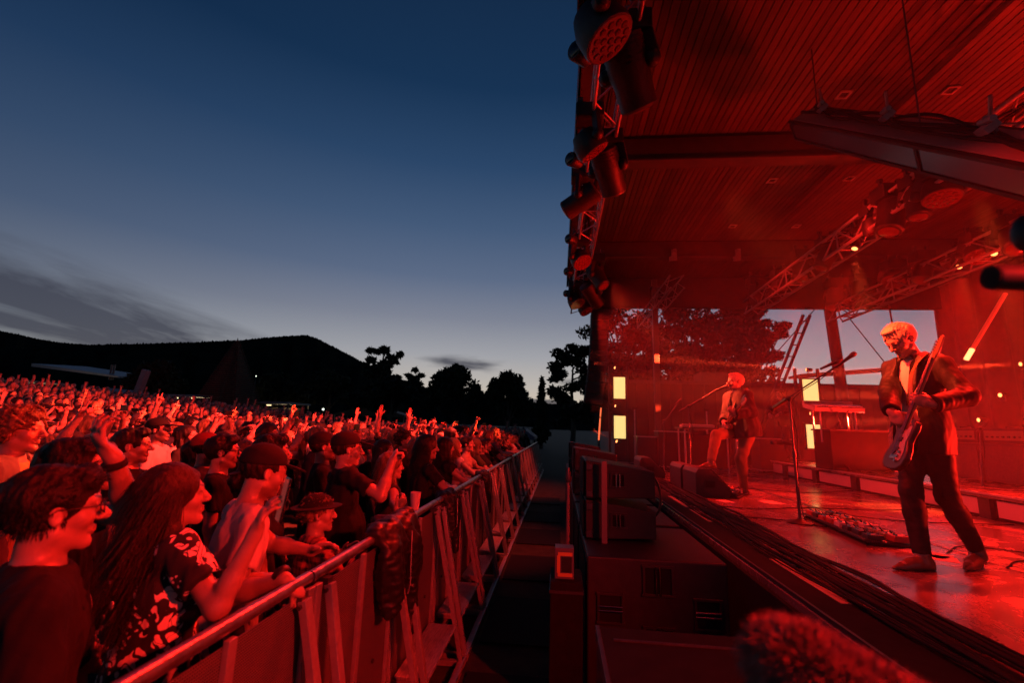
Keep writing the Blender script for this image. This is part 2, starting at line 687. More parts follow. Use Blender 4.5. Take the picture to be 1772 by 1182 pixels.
def far_buildings():
    # long pale roof on the left, dropping to the right
    a, b_ = at(55, 629, 1, 62), at(205, 651, 1, 62)
    t = thing('long_shed', ((a.x + b_.x) / 2, 62, gz(a.x, 62)), 'long low building with a pale sloping roof under the far hill', 'building')
    o = t.location
    MB().box((0, 4, 1.2), (b_.x - a.x, 7, 2.4)).build('wall', mat('dark_wall', (.08, .08, .09), .8), t)
    m = MB()
    m.add([(a.x - o.x, 0, a.z - o.z), (b_.x - o.x, 0, b_.z - o.z), (b_.x - o.x, 8, b_.z - o.z + .6), (a.x - o.x, 8, a.z - o.z + .6),
           (a.x - o.x, 0, a.z - o.z - .45), (b_.x - o.x, 0, b_.z - o.z - .25), (b_.x - o.x, 8, b_.z - o.z + .3), (a.x - o.x, 8, a.z - o.z + .2)],
          [(0, 1, 2, 3), (4, 7, 6, 5), (0, 4, 5, 1), (1, 5, 6, 2), (2, 6, 7, 3), (3, 7, 4, 0)])
    m.build('roof', ROOFW, t)
    for k in range(7):
        m = MB()
        m.box((-6 + k * 2, .46, 1.3), (1.0, .06, .8))
        m.build('window', mat('dim_window', (.03, .03, .04), .2), t)
    for px in (171, 176):
        p = at(px, 634, 1, 62)
        m = MB()
        m.tube((p.x - o.x, 2, b_.z - o.z - .4), (p.x - o.x, 2, p.z - o.z + .5), .14, seg=8)
        m.build('flue', STEEL, t, 60)
    # leaning pale slab
    p0, p1 = at(231, 694, 1, 40), at(243, 643, 1, 40)
    t = thing('leaning_slab', (p0.x, 40, p0.z - .5), 'tall pale leaning slab standing beyond the left crowd', 'sculpture')
    h = p1.z - p0.z + .5
    R = Euler((0, rad(13), 0)).to_matrix()
    MB().box(R @ V(0, 0, h / 2 + .25), (.55, .5, h), R).build('slab', CONC, t, bevel=.03)
    MB().box((0, 0, -.2), (1.2, 1.2, .5)).build('footing', CONC, t)

    # canopies with lamps under them
    def canopy(px0, px1, py, Y, label, lamps, h=2.6):
        a, b_ = at(px0, py, 1, Y), at(px1, py + 5, 1, Y)
        g = gz(a.x, Y)
        t = thing('food_canopy', ((a.x + b_.x) / 2, Y, g), label, 'canopy', 'lit canopies beyond the crowd')
        w = b_.x - a.x
        z = (a.z + b_.z) / 2 - g
        MB().box((0, 2, z), (w, 4.2, .16)).build('roof', ROOFW, t)
        MB().box((0, -.12, z - .10), (w, .06, .12)).build('fascia', mat('canopy_fascia', (.45, .42, .36), .6), t)
        for sx in (-1, 1):
            for y in (.1, 3.9):
                MB().box((sx * (w / 2 - .1), y, z / 2), (.1, .1, z)).build('post', STEEL, t)
        MB().box((0, 3.2, .55), (w * .9, .5, 1.1)).build('counter', WOODDK, t)
        for i in range(lamps):
            x = w * ((i + .7) / (lamps + .4) - .5)
            lp = link('lamp', MB().box((x, .1, z - .27), (.42, .12, .10)).mesh('lamp', GLASSL), t)
        ld = bpy.data.lights.new('canopy_light', 'AREA')
        ld.energy = 90
        ld.color = (1, .68, .32)
        ld.size = 1.5
        lo = link('canopy_light', ld, t)
        lo.location = (0, 1.6, 1.3)
        lo.rotation_euler = (rad(180 - 25), 0, 0)
    canopy(283, 356, 682, 44, 'lit canopy with two lamps left of the tall spire', 2)
    canopy(430, 500, 694, 44, 'lit canopy with one lamp right of the tall spire', 1)
    canopy(8, 62, 657, 52, 'small lit canopy at the far end of the crowd under the long roof', 1)
    # pale marquees
    for i, (px, py, w, Y, lab) in enumerate(((180, 671, 110, 46, 'pale low marquee roof behind the raised arms'), (905, 742, 40, 30, 'pale blue gable tent by the end of the barrier'),
                                             (872, 744, 30, 33, 'smaller gable tent behind the far end of the barrier line'), (640, 700, 130, 60, 'long dark roofed pavilion under the trees'))):
        p = at(px, py, 1, Y)
        g = gz(p.x, Y)
        W = w / FPX * Y
        z = p.z - g
        t = thing('marquee', (p.x, Y, g), lab, 'tent', 'tents beyond the crowd')
        m = MB()
        e = max(z - .35 - W * .1, .8)
        m.prism([(-W / 2, e), (0, z), (W / 2, e), (W / 2, e - .18), (-W / 2, e - .18)], 1, 0, 4)
        m.build('roof', CANV if i != 3 else mat('dark_roof', (.06, .06, .07), .6), t)
        for sx in (-1, 1):
            for y in (.1, 3.9):
                MB().tube((sx * (W / 2 - .1), y, -.1), (sx * (W / 2 - .1), y, e), .04).build('pole', ALU, t, 60)
    # little lamps on posts, lit
    for px, py, Y, lab in ((559, 710, 48, 'small bright lamp on a post beyond the middle of the crowd'), (528, 679, 55, 'faint lamp on a post under the wooded hill'), (443, 652, 55, 'faint lamp just right of the spire')):
        p = at(px, py, 1, Y)
        g = gz(p.x, Y)
        t = thing('path_lamp', (p.x, Y, g), lab, 'lamp')
        MB().tube((0, 0, 0), (0, 0, p.z - g), .04).build('post', STEEL, t, 60)
        r_ = .10 if py == 710 else .045
        MB().lathe([(.02, -.02), (r_, .02), (r_, r_ + .04), (.02, r_ + .1)], (0, 0, p.z - g)).build('lamp_head', mat('lamp_cool', (.8, .8, .7), .4, emit=(.9, 1, .8), estr=3), t, 60)


far_buildings()

# ------------------------------------------------------------------ the stage
RED = (1, .012, .006)
DECKZ = .93
VINYL = mat('stage_vinyl', (.23, .18, .165), .2, noise=.45, nscale=3, stretch=(1, .35, 1), bump=.16, bscale=5)
TAPE = mat('gaffer_tape', (.62, .50, .30), .5, noise=.15, nscale=30)
PAPER = mat('paper', (.8, .78, .74), .7)
DRAPE = mat('black_drape', (.05, .045, .045), .9, noise=.2, nscale=8)
PANELW = mat('diffuser_panel', (.55, .52, .55), .45, noise=.06, nscale=3)
CABLE = mat('black_cable', (.02, .02, .02), .75, spec=.2)
WALLM = mat('dark_shed_wall', (.05, .042, .038), .8, noise=.2, nscale=2)

_nt = VINYL.node_tree
_tc = _nt.nodes.new('ShaderNodeTexCoord')
_ns = _nt.nodes.new('ShaderNodeTexNoise')
_ns.inputs['Scale'].default_value = 1.6
_ns.inputs['Detail'].default_value = 8
_ns.inputs['Roughness'].default_value = .7
_ns.inputs['Distortion'].default_value = 1.2
_nt.links.new(_tc.outputs['Object'], _ns.inputs[0])
_mr = _nt.nodes.new('ShaderNodeMapRange')
_mr.inputs['From Min'].default_value = .35
_mr.inputs['From Max'].default_value = .65
_mr.inputs['To Min'].default_value = .14
_mr.inputs['To Max'].default_value = .36
_nt.links.new(_ns.outputs[0], _mr.inputs[0])
_nt.links.new(_mr.outputs[0], _nt.nodes['Principled BSDF'].inputs['Roughness'])


def make_deck():
    b = MB()
    b.box((9.3, 6.2, DECKZ / 2 - .05), (15.8, 17.0, DECKZ - .10))
    tag(b.build('stage_base', BLACKM), kind='structure')
    t = tag(MB().box((9.3, 6.2, DECKZ - .05), (15.9, 17.1, .10)).build('stage_floor', VINYL, None, None, .004), kind='structure')
    # cover strips and seams of the vinyl, real thickness
    for x in (3.35, 5.6):
        MB().box((x, 5.5, DECKZ + .002), (.05, 15, .004)).build('floor_seam', mat('seam_tape', (.02, .02, .02), .35), t)
    MB().box((1.368, 5.5, DECKZ + .012), (.016, 15.6, .03)).build('edge_trim', STEEL, t)
    MB().box((1.525, 5.5, DECKZ + .004), (.27, 15.6, .008)).build('edge_felt', BLACKM, t)
    for y0, y1 in ((2.95, 3.85), (5.25, 6.0), (6.15, 7.1)):
        MB().box((1.60, (y0 + y1) / 2, DECKZ + .0105), (.055, y1 - y0, .003)).build('tape_strip', TAPE, t)
    MB().box((1.325, 5.5, .45), (.03, 15.6, .88)).build('front_skirt', BLACKM, t)


make_deck()


def make_roof():
    """timber-lined canopy over the stage: boards, cross beams, fascia, downlights"""
    t = thing('stage_canopy', (.22, 0, 6.5), 'large flat canopy over the stage lined with narrow timber boards', 'canopy')
    rx = random.Random(4)

    def boards(y0, y1, n, parts):
        me = MB().box((0, (y0 + y1) / 2, .012), (.088, y1 - y0 - .01, .022)).mesh('board', BOARD)
        if parts:
            for k in range(n):
                o = link('board', me, t)
                o.location = (.42 + k * .1, 0, rx.uniform(-.0015, .0015))
        else:
            b = MB()
            for k in range(n):
                b.box((.42 + k * .1, (y0 + y1) / 2, .012), (.088, y1 - y0 - .01, .022))
            o = b.build('ceiling_boards', BOARD, t)
            o['kind'] = 'stuff'
    boards(1.2, 6.85, 96, True)
    boards(7.15, 11.15, 120, True)
    boards(-3, 1.2, 96, False)
    boards(11.4, 14.0, 110, False)
    MB().box((6.42, 5.4, .12), (12.7, 19, .18)).build('roof_deck', BLACKM, t)
    MB().box((6.45, 5.4, .30), (12.7, 19.4, .14)).build('roof_sheet', STEEL, t)
    for y, d, w in ((7.0, .42, .26), (11.28, .40, .24), (1.2, .42, .26)):
        b = MB()
        b.box((6.2, y, .03 - d / 2), (12.0, .02 + w * .25, d))
        b.box((6.2, y, .02 - d), (12.0, w, .035))
        b.build('cross_beam', BEAMM, t, None, .004)
    MB().box((.16, 5.4, .05), (.32, 19, .10)).build('soffit_edge', BEAMM, t)
    MB().box((.012, 5.4, .22), (.03, 19.2, .44)).build('fascia', BEAMM, t)
    MB().box((5.4, 14.1, -.42), (10.6, .16, 1.05)).build('rear_fascia', BLACKM, t)
    # square downlights let into the boards
    for px, py in ((1460, 163), (1645, 155), (1336, 312), (1470, 308), (1268, 391), (1378, 391)):
        p = at(px, py, 2, 6.49) - t.location
        b = MB()
        for sx, sy, dx, dy in ((-.065, 0, .03, .16), (.065, 0, .03, .16), (0, -.065, .10, .03), (0, .065, .10, .03)):
            b.box((p.x + sx, p.y + sy, -.012), (dx, dy, .02))
        d = b.build('downlight', mat('downlight_trim', (.7, .66, .6), .4), t)
        MB().lathe([(.035, -.006), (.04, .004)], (p.x, p.y, 0), seg=12).build('lens', STEEL, d, 60)
    # two clamp brackets on the second beam
    for px in (1164, 1273):
        p = at(px, 445, 1, 11.28) - t.location
        b = MB()
        b.box((p.x, p.y - .15, p.z), (.12, .06, .28))
        b.box((p.x - .07, p.y - .16, p.z - .1), (.10, .08, .10))
        b.box((p.x, p.y - .2, p.z + .10), (.07, .06, .07))
        b.build('bracket', ALU, t)


make_roof()


def truss(name, A, B, label, size=.3, pitch=.42, r=.022, m=None, group='lighting trusses under the canopy'):
    A, B = Vector(A), Vector(B)
    L = (B - A).length
    t = thing(name, A, label, 'truss', group, frame(B - A))
    m = m or ALU
    h = size / 2
    cs = [(-h, -h), (h, -h), (h, h), (-h, h)]
    me = MB().tube((0, 0, 0), (0, L, 0), r, seg=8).mesh('chord', m, 60)
    for x, z in cs:
        link('chord', me, t).location = (x, 0, z)
    n = int(L / pitch)
    bm = [MB().tube((0, 0, 0), (size, L / n, 0), r * .55, seg=5).mesh('brace', m, 60), MB().tube((0, 0, 0), (size, 0, 0), r * .55, seg=5).mesh('brace', m, 60)]
    for k in range(n):
        for s in range(4):
            a, b = cs[s], cs[(s + 1) % 4]
            for q in ((0,) if k % 4 else (0, 1)):
                o = link('brace', bm[q], t)
                ang = [0, -math.pi / 2, math.pi, math.pi / 2][s]
                o.rotation_euler = (0, ang, 0)
                st = (k % 2) and q == 0
                o.location = (a[0], k * L / n + (0 if not st else L / n), a[1])
                if st:
                    o.scale = (1, -1, 1)
    return t


truss('front_truss', (.5, -1.5, 5.5), (.5, 14.0, 5.5), 'long box truss along the front edge of the canopy carrying moving lights')
truss('stage_truss', (5.15, .5, 5.55), (5.35, 13.2, 5.35), 'box truss over mid stage crossing behind the hanging light box', .36, .5, .030)
truss('stage_truss', (7.45, .5, 5.3), (7.55, 13.2, 5.15), 'farther box truss over the rear of the stage with lamps pointing down', .36, .5, .030)
truss('short_truss', at(1112, 560, 2, 5.3), at(1172, 487, 2, 5.6), 'short single truss hanging alone in front of the gum trees', .34, .5, .02)

for i_, (X_, Z_, y0_, y1_) in enumerate(((5.22, 5.72, .6, 13), (7.48, 5.45, .6, 13), (.5, 5.68, -1, 13.8))):
    t_ = thing('cable_loom', (X_, y0_, Z_), 'bundle of cables tied along the top of the ' + ('mid stage truss', 'rear truss', 'front truss')[i_], 'cables', 'cable looms on the trusses')
    for q_ in range(4):
        rr = random.Random(q_ + 9 * i_)
        MB().path(curve_pts([(rr.uniform(-.08, .08), k * (y1_ - y0_) / 14, rr.uniform(-.10, .05) - .004 * k) for k in range(15)], 3), .014, 5).build('cable', CABLE, t_, 60)
LENS = mat('red_lens', (.10, .015, .01), .2, emit=(1, .02, .01), estr=.03)
LENSB = mat('lit_red_lens', (.8, .2, .1), .3, emit=(1, .30, .08), estr=4)


def lathe_axis(d):
    """rotation taking local z onto d"""
    return frame(d).to_4x4() @ Matrix.Rotation(rad(-90), 4, 'X')


def wash_head(b, c, d, s=1.):
    R = lathe_axis(d).to_3x3()
    b.lathe([(.05 * s, -.16 * s), (.12 * s, -.14 * s), (.165 * s, -.04 * s), (.175 * s, .06 * s), (.17 * s, .10 * s)], c, R, 18)


def moving_light(name, loc, aim, label, kind='wash', s=1., lens=None, group='moving lights hung on the front truss', hang=.32):
    """base, yoke and head; hangs from loc"""
    loc = Vector(loc)
    t = thing(name, loc, label, 'stage light', group)
    d = (Vector(aim) - loc).normalized()
    hc = Vector((0, 0, -hang - .14 * s))
    MB().box((0, 0, -.09 * s), (.30 * s, .24 * s, .16 * s)).build('base', BLACKP, t, None, .012)
    b = MB()
    for x in (-.1, .1):
        b.box((x * s, 0, .04), (.04, .05, .12))
        b.tube((x * s - .03, 0, .10), (x * s + .03, 0, .10), .035, seg=10)
    b.build('clamp', STEEL, t)
    side = d.cross(V(0, 0, 1))
    side = side.normalized() if side.length > .1 else V(1, 0, 0)
    w = .20 * s if kind == 'wash' else .17 * s
    for sg in (-1, 1):
        p = hc + side * sg * w
        b = MB()
        b.beam(p + V(0, 0, .0), V(0, 0, -.16 * s) + side * sg * w * .75, .05 * s, .11 * s, side)
        b.ball(p, .062 * s, 8, 6)
        b.build('yoke', BLACKP, t, 40, .006)
    R = lathe_axis(d).to_3x3()
    b = MB()
    if kind == 'wash':
        wash_head(b, hc, d, s)
        h = b.build('head', BLACKP, t, 40)
        MB().lathe([(.160 * s, .098 * s), (.158 * s, .108 * s)], hc, R, 20).build('lens_plate', LENS if lens is None else lens, h, 40)
        q = MB()
        for k in range(19):
            a, rr = (k * 1.05, .06) if k < 6 else (k * .5236, .115)
            if k == 18:
                rr = 0
            q.lathe([(.026 * s, .106 * s), (.018 * s, .116 * s)], hc + R @ V(rr * s * math.cos(a), rr * s * math.sin(a), 0), R, 8)
        q.build('lens_cells', mat('lens_cell', (.20, .03, .02), .08), h)
    else:
        b.lathe([(.10 * s, -.22 * s), (.145 * s, -.20 * s), (.15 * s, .02 * s), (.135 * s, .10 * s), (.135 * s, .26 * s), (.115 * s, .28 * s)], hc, R, 12)
        for k in range(5):
            b.lathe([(.152 * s, (-.17 + k * .035) * s), (.152 * s, (-.155 + k * .035) * s)], hc, R, 12)
        h = b.build('head', BLACKP, t, 35)
        MB().lathe([(.095 * s, .282 * s), (.06 * s, .294 * s)], hc, R, 14).build('lens', LENS if lens is None else lens, h, 40)
    return t, hc + loc, d


FT = []
for i, (px, py, z, aim, kind, s, lab) in enumerate((
        (1040, 50, 5.42, (3.2, 3.0, .9), 'wash', 1.25, 'largest wash light nearest the top of the front truss'),
        (1088, 118, 5.42, (2.6, 7.0, 1.4), 'spot', 1.25, 'boxy profile light tilted down over the stage edge'),
        (1020, 250, 5.40, (3.5, 6.0, .9), 'wash', 1.05, 'second wash light down the front truss'),
        (1052, 292, 5.40, (2.6, 9.0, 1.0), 'spot', 1.15, 'dark profile light above the second cross beam'),
        (1008, 345, 5.40, (-7, 9, 1.6), 'spot', 1.05, 'profile light turned out towards the crowd'),
        (1004, 448, 5.40, (2.6, 6.0, 1.0), 'wash', 1.1, 'wash light with glowing red face halfway along the truss'),
        (1033, 478, 5.40, (3.0, 7.5, 1.0), 'spot', 1.1, 'small profile light beside the halfway wash light'),
        (996, 520, 5.40, (2.8, 9.5, .9), 'wash', 1.2, 'lower wash light of the pair at the far truss end'),
        (1012, 534, 5.40, (3.6, 10.5, .9), 'wash', 1.1, 'last wash light at the far truss end'),
        (1024, 508, 5.40, (4.2, 14.5, 1.2), 'spot', 1.3, 'profile light pointing right at the far truss end'))):
    p = at(px, py, 2, 5.0) + V(0, 0, .32 + .14 * s)
    FT.append(moving_light('moving_light', p, aim, lab, kind, s))


def small_dark_end(px, py, lab):
    """round tail ends of lamps that stick out to the crowd side of the truss"""
    p = at(px, py, 2, 5.25)
    t = thing('rear_lamp', p, lab, 'stage light', 'lamps on the crowd side of the front truss')
    d = V(-.6, -.7, -.15).normalized()
    R = lathe_axis(d).to_3x3()
    MB().lathe([(.05, -.14), (.085, -.10), (.09, .07), (.075, .09)], (0, 0, 0), R, 14).build('housing', BLACKP, t, 40)
    MB().lathe([(.068, .086), (.05, .096)], (0, 0, 0), R, 14).build('lens', mat('dark_glass', (.02, .02, .025), .08), t, 40)
    b = MB()
    b.beam((.02, .02, .06), (.18, .1, .26), .03)
    b.build('bracket', STEEL, t)


for px, py, lab in ((1004, 92, 'small lamp facing the crowd beside the largest wash light'), (993, 277, 'small lamp facing the crowd beside the second wash light'), (988, 414, 'small lamp facing the crowd above the halfway wash light'),
                    (984, 470, 'small lamp facing the crowd just below the halfway wash light'), (982, 508, 'small lamp facing the crowd lowest on the truss')):
    small_dark_end(px, py, lab)

# lamps on the stage trusses
TL = []
for i, (px, py, X, aim, kind, s, lens, lab) in enumerate((
        (1690, 292, None, (2.4, 3.6, .9), 'spot', .5, LENSB, 'lit lamp close under the hanging light box'),
        (1628, 330, 5.2, (4.5, 5.5, .9), 'wash', 1.3, None, 'large unlit wash light below the mid truss'),
        (1545, 365, 5.2, (3.5, 6.8, .9), 'spot', 1.4, None, 'boxy light hung low on the mid truss'),
        (1482, 420, 5.25, (3.0, 7.2, .9), 'spot', .5, LENSB, 'lit lamp halfway down the mid truss'),
        (1388, 462, 5.3, (3.6, 9, .9), 'spot', 1.2, None, 'squat light near the far end of the mid truss'),
        (1393, 478, 5.3, (2.9, 8.5, .9), 'wash', .5, LENSB, 'small lit lamp at the far end of the mid truss'),
        (1310, 505, 5.35, (4.6, 13, .9), 'spot', 1.5, None, 'dark tilted light before the gum tree edge'),
        (1720, 432, 7.45, (4.0, 5.0, .9), 'spot', .5, LENSB, 'lit lamp nearest along the rear truss'),
        (1660, 455, 7.45, (4.2, 6.0, .9), 'spot', .5, LENSB, 'second lit lamp along the rear truss'),
        (1548, 480, 7.5, (5.0, 9.0, .9), 'wash', 1.3, None, 'wash light against the open sky on the rear truss'),
        (1448, 510, 7.55, (5.5, 12, .9), 'spot', 1.6, None, 'bulky light at the far end of the rear truss'),
        (1486, 498, 7.55, (5.5, 11, .9), 'spot', 1.0, None, 'slim light hanging straight down on the rear truss'),
        (1588, 345, 5.2, (4.4, 6.2, .9), 'spot', 1.1, None, 'unlit light between the two largest on the mid truss'),
        (1512, 392, 5.2, (6.5, 8.0, .9), 'wash', 1.0, None, 'unlit wash light just before the lit lamp on the mid truss'),
        (1432, 442, 5.25, (2.5, 9.5, .9), 'spot', 1.1, None, 'unlit light just beyond the lit lamp on the mid truss'),
        (1350, 492, 5.3, (4.0, 12, .9), 'wash', 1.1, None, 'unlit wash light next to the dark tilted light'),
        (1598, 466, 7.45, (4.5, 8.0, .9), 'spot', 1.2, None, 'unlit light left of the second lit lamp on the rear truss'),
        (1690, 438, 7.45, (6.0, 6.0, .9), 'wash', 1.1, None, 'unlit wash light between the lit lamps of the rear truss'),
        (1752, 412, 7.45, (5.0, 5.0, .9), 'spot', 1.2, None, 'unlit light nearest the right edge on the rear truss'))):
    if X is None:
        p = at(px, py, 1, 3.9)
    else:
        p = at(px, py, 0, X)
    TL.append(moving_light('hung_light', p + V(0, 0, .22 + .14 * s), aim, lab, kind, s, lens, 'lights hung on the stage trusses', .22))


def light_box():
    """long light box flown low over the stage, its diffusers off and reflecting the sky"""
    A, B = at(1394, 213, 1, 5.6), at(1860, 300, 1, 2.9)
    d = (B - A) * 1.35
    L = d.length
    t = thing('hanging_light_box', A, 'long black framed light box with unlit pale panels hanging over the guitarist', 'light box', None, frame(d, (-.42, .1, 1)))
    h = .235
    MB().box((0, L / 2, 0), (.30, L, h - .01)).build('body', BLACKM, t)
    n = 2
    for k in range(n):
        y0, y1 = L * k / n, L * (k + 1) / n
        for s in (-1, 1):
            MB().box((s * .153, (y0 + y1) / 2, 0), (.012, y1 - y0 - .06, h - .05)).build('diffuser', mat('dark_diffuser', (.20, .22, .29), .24, .7, noise=.06, nscale=3), t)
    b = MB()
    for s in (-1, 1):
        for z in (-h / 2, h / 2):
            b.box((s * .155, L / 2, z), (.03, L + .03, .03))
        for k in range(n + 1):
            b.box((s * .155, L * k / n, 0), (.028, .035, h + .028))
    b.build('frame', BLACKP, t)
    MB().box((0, L / 2, h / 2 + .02), (.26, L - .1, .016)).build('top_plate', mat('red_plate', (.45, .3, .28), .4), t)
    b = MB()
    for k in range(5):
        r_ = random.Random(k)
        b.path(curve_pts([(r_.uniform(-.1, .1), .25 + i * (L - .4) / 7, h / 2 + .045 + r_.uniform(0, .07)) for i in range(8)], 4), .014, 6)
    b.build('cable_run', CABLE, t, 60)
    for y in (.55, 1.75, 2.9):
        b = MB()
        b.tube((-.05, y, h / 2 + .02), (0, y + .03, h / 2 + .2), .028, seg=8)
        b.box((0, y + .02, h / 2 + .12), (.09, .14, .05), Euler((.4, .3, 0)).to_matrix())
        b.tube((0, y - .04, h / 2 + .15), (.02, y + .12, h / 2 + .22), .022, seg=8)
        b.tube((0, y + .05, h / 2 + .15), (0, y + .09, h / 2 + .36), .012, seg=6)
        b.build('clamp', ALU, t, 50)
    for y in (.4, 2.2):
        up_ = frame(d, (-.42, .1, 1)).transposed() @ V(0, 0, 1)
        q_ = V(0, y, h / 2)
        q0 = A.z + (d * y).z
        MB().tube(q_, q_ + up_ * (6.45 - q0), .006, seg=5).build('hanging_wire', STEEL, t)
    # truss corner clamps above it
    return t


light_box()


def risers():
    X0, Y0, Y1, H = 5.15, 2.6, 12.9, .31
    t = thing('stage_riser', (X0, Y0, DECKZ), 'low black riser at the back of the stage faced with pale panels', 'riser')
    MB().box((1.6, (Y1 - Y0) / 2, H - .03), (3.2, Y1 - Y0, .06)).build('deck', VINYL, t, None, .006)
    MB().box((1.63, (Y1 - Y0) / 2, (H - .07) / 2), (3.1, Y1 - Y0 - .1, H - .07)).build('base', BLACKM, t)
    n = 8
    for k in range(n):
        y0 = .12 + k * (Y1 - Y0 - .1) / n
        w = (Y1 - Y0 - .1) / n - .26
        MB().box((.052, y0 + w / 2, H / 2 - .02), (.02, w, H - .12)).build('light_panel', PANELW, t)
    for k in range(n + 1):
        MB().box((.05, .0 + k * (Y1 - Y0 - .1) / n + .02, H / 2 - .035), (.05, .16, H - .07)).build('panel_stile', BLACKP, t)
    MB().box((-.012, (Y1 - Y0) / 2, H - .012), (.022, Y1 - Y0, .024)).build('nosing', ALU, t)
    return t


risers()


def back_of_house():
    # far wall across the end of the stage, behind the singer
    t = thing('end_wall', (5.6, 15.6, 0), 'dark timber wall closing the far end of the stage', 'wall')
    for k in range(24):
        MB().box((-3.6 + k * .36, random.uniform(-.01, .01), 1.7), (.345, .10, 3.4)).build('board', WALLM, t)
    MB().box((.4, 0, 3.44), (8.9, .16, .10)).build('cap_rail', STEEL, t)
    # shed roofs and a stepped box behind it, against the open sky
    t = thing('service_shed', (9.0, 19.5, 0), 'dark flat service shed below the open sky at the stage end', 'building')
    MB().box((0, 0, 1.6), (7, 3, 3.2)).build('wall', WALLM, t)
    MB().box((0, 0, 3.28), (7.5, 3.5, .16)).build('roof', STEEL, t)
    MB().box((-3.05, -.6, 3.75), (1.0, 1, .8)).build('roof_unit', STEEL, t)
    for x in (-.8, .9):
        MB().box((x, -1.53, 1.7), (.8, .08, .7)).build('window', mat('dim_window', (.03, .03, .04), .2), t)
    t = thing('awning', (8.55, 16.8, 0), 'thin sloping awning roof under the bright sky gap', 'awning')
    a, b_ = at(1375, 652, 1, 16.8), at(1535, 640, 1, 16.8)
    o = t.location
    MB().beam(a - o, b_ - o, .9, .09).build('roof', STEEL, t)
    for p in (a, b_):
        MB().tube((p.x - o.x, 0, DECKZ), (p.x - o.x, 0, p.z - o.z), .05).build('post', STEEL, t, 60)
    # upstage black drape
    t = thing('stage_drape', (10.9, 6, DECKZ), 'tall dark drape hanging across the rear of the stage', 'curtain')
    b = MB()
    ny, H = 160, 5.3
    vs = []
    for z in (0, H):
        for i in range(ny):
            y = -8 + 16.2 * i / (ny - 1)
            vs.append((.10 * math.sin(i * .9) + .04 * math.sin(i * .37), y, z))
    for z in (0, H):
        for i in range(ny):
            y = -8 + 16.2 * i / (ny - 1)
            vs.append((.10 * math.sin(i * .9) + .04 * math.sin(i * .37) + .02, y, z))
    fs = []
    for i in range(ny - 1):
        fs.append((i, i + 1, ny + i + 1, ny + i))
        fs.append((2 * ny + i, 3 * ny + i, 3 * ny + i + 1, 2 * ny + i + 1))
    fs += [(0, ny, 3 * ny, 2 * ny), (ny - 1, 3 * ny - 1, 4 * ny - 1, 2 * ny - 1)]
    b.add(vs, fs)
    b.build('cloth', DRAPE, t, 180)
    MB().tube((0, -8.1, H), (0, 8.3, H), .03).build('curtain_rail', STEEL, t, 60)
    # grey column behind the singer
    c = at(1136, 640, 1, 13.3)
    t = thing('steel_column', (c.x, 13.3, 0), 'slim steel column rising to the canopy left of the singer', 'column', 'columns carrying the canopy')
    MB().box((0, 0, 3.1), (.15, .15, 6.2)).build('shaft', BEAMM, t, None, .008)
    MB().box((0, 0, DECKZ + .02), (.3, .3, .04)).build('base_plate', STEEL, t)
    MB().box((0, 0, 5.95), (.26, .26, .05)).build('cap_plate', STEEL, t)
    c = at(1448, 600, 1, 14.2)
    t = thing('steel_column', (c.x, 14.2, 0), 'thick dark column standing in the open sky gap', 'column', 'columns carrying the canopy')
    MB().tube((.12, 0, DECKZ), (-.1, 0, 5.6), .15, seg=14).build('shaft', BEAMM, t, 60)
    MB().lathe([(.24, 0), (.24, .05), (.17, .07)], (.12, 0, DECKZ)).build('base_plate', STEEL, t, 40)
    # raking ladder-like strut and guy wires
    a, b_ = at(1366, 622, 1, 14.0), at(1396, 545, 1, 13.2)
    t = thing('raking_strut', (a.x, a.y, DECKZ), 'dark raking ladder strut left of the thick column', 'strut')
    o = t.location
    d = (b_ - a).normalized()
    A = a - d * ((a.z - DECKZ) / d.z) * 1.0
    for s in (-.09, .09):
        MB().beam(A - o + V(s, 0, 0), b_ - o + V(s, 0, 0), .06).build('rail', STEEL, t)
    for k in range(14):
        p = A - o + (b_ - A) * (k + .5) / 14
        MB().tube(p + V(-.09, 0, 0), p + V(.09, 0, 0), .018, seg=6).build('rung', STEEL, t)
    for (p0, p1, lab) in (((1325, 632), (1410, 535), 'guy wire crossing the sky gap left of the thick column'), ((1466, 546), (1545, 645), 'guy wire crossing the sky gap right of the thick column')):
        a, b_ = at(*p0, 1, 14.0), at(*p1, 1, 13.6)
        o = MB().tube((0, 0, 0), b_ - a, .016, seg=6).build('guy_wire', STEEL, None, 60)
        o.location = a
        tag(o, lab, 'wire')
    t = thing('thin_pole', at(1538, 530, 1, 13.5), 'thin pole hanging in the sky gap above the guitarist', 'pole')
    MB().tube((0, 0, .2), (.12, 0, -2.2), .022, seg=6).build('shaft', STEEL, t, 60)
    MB().box((.12, 0, -2.2), (.1, .1, .06)).build('foot', STEEL, t)


back_of_house()


def line_array():
    top = at(1030, 541, 1, 15.2)
    t = thing('line_array', (top.x + .15, 15.2, top.z), 'tall black column of loudspeakers hanging at the far end of the stage', 'loudspeaker')
    n = 9
    z, y = 0, 0
    x = 0
    for k in range(n):
        a = rad(1.0 + k * .9)
        c = Matrix.Rotation(a, 3, 'Y') @ V(0, 0, -.17)
        R = Matrix.Rotation(a, 3, 'Y')
        p = V(x, 0, z) + c
        b = MB()
        b.box(p, (.55, .8, .325), R)
        s = b.build('speaker_box', BLACKCAB, t, None, .012)
        b = MB()
        b.box(p + R @ V(-.28, 0, 0), (.012, .74, .28), R)
        b.build('grille', BLACKM, s)
        q = R @ V(0, 0, -.34)
        x += q.x * -1 if False else q.x
        z += q.z
    MB().box((0, 0, .06), (.9, .3, .08)).build('rigging_bar', STEEL, t)
    for sx in (-.3, .3):
        MB().tube((sx, 0, .06), (sx * .6, 0, 6.4 - top.z), .012, seg=6).build('chain', STEEL, t)


line_array()

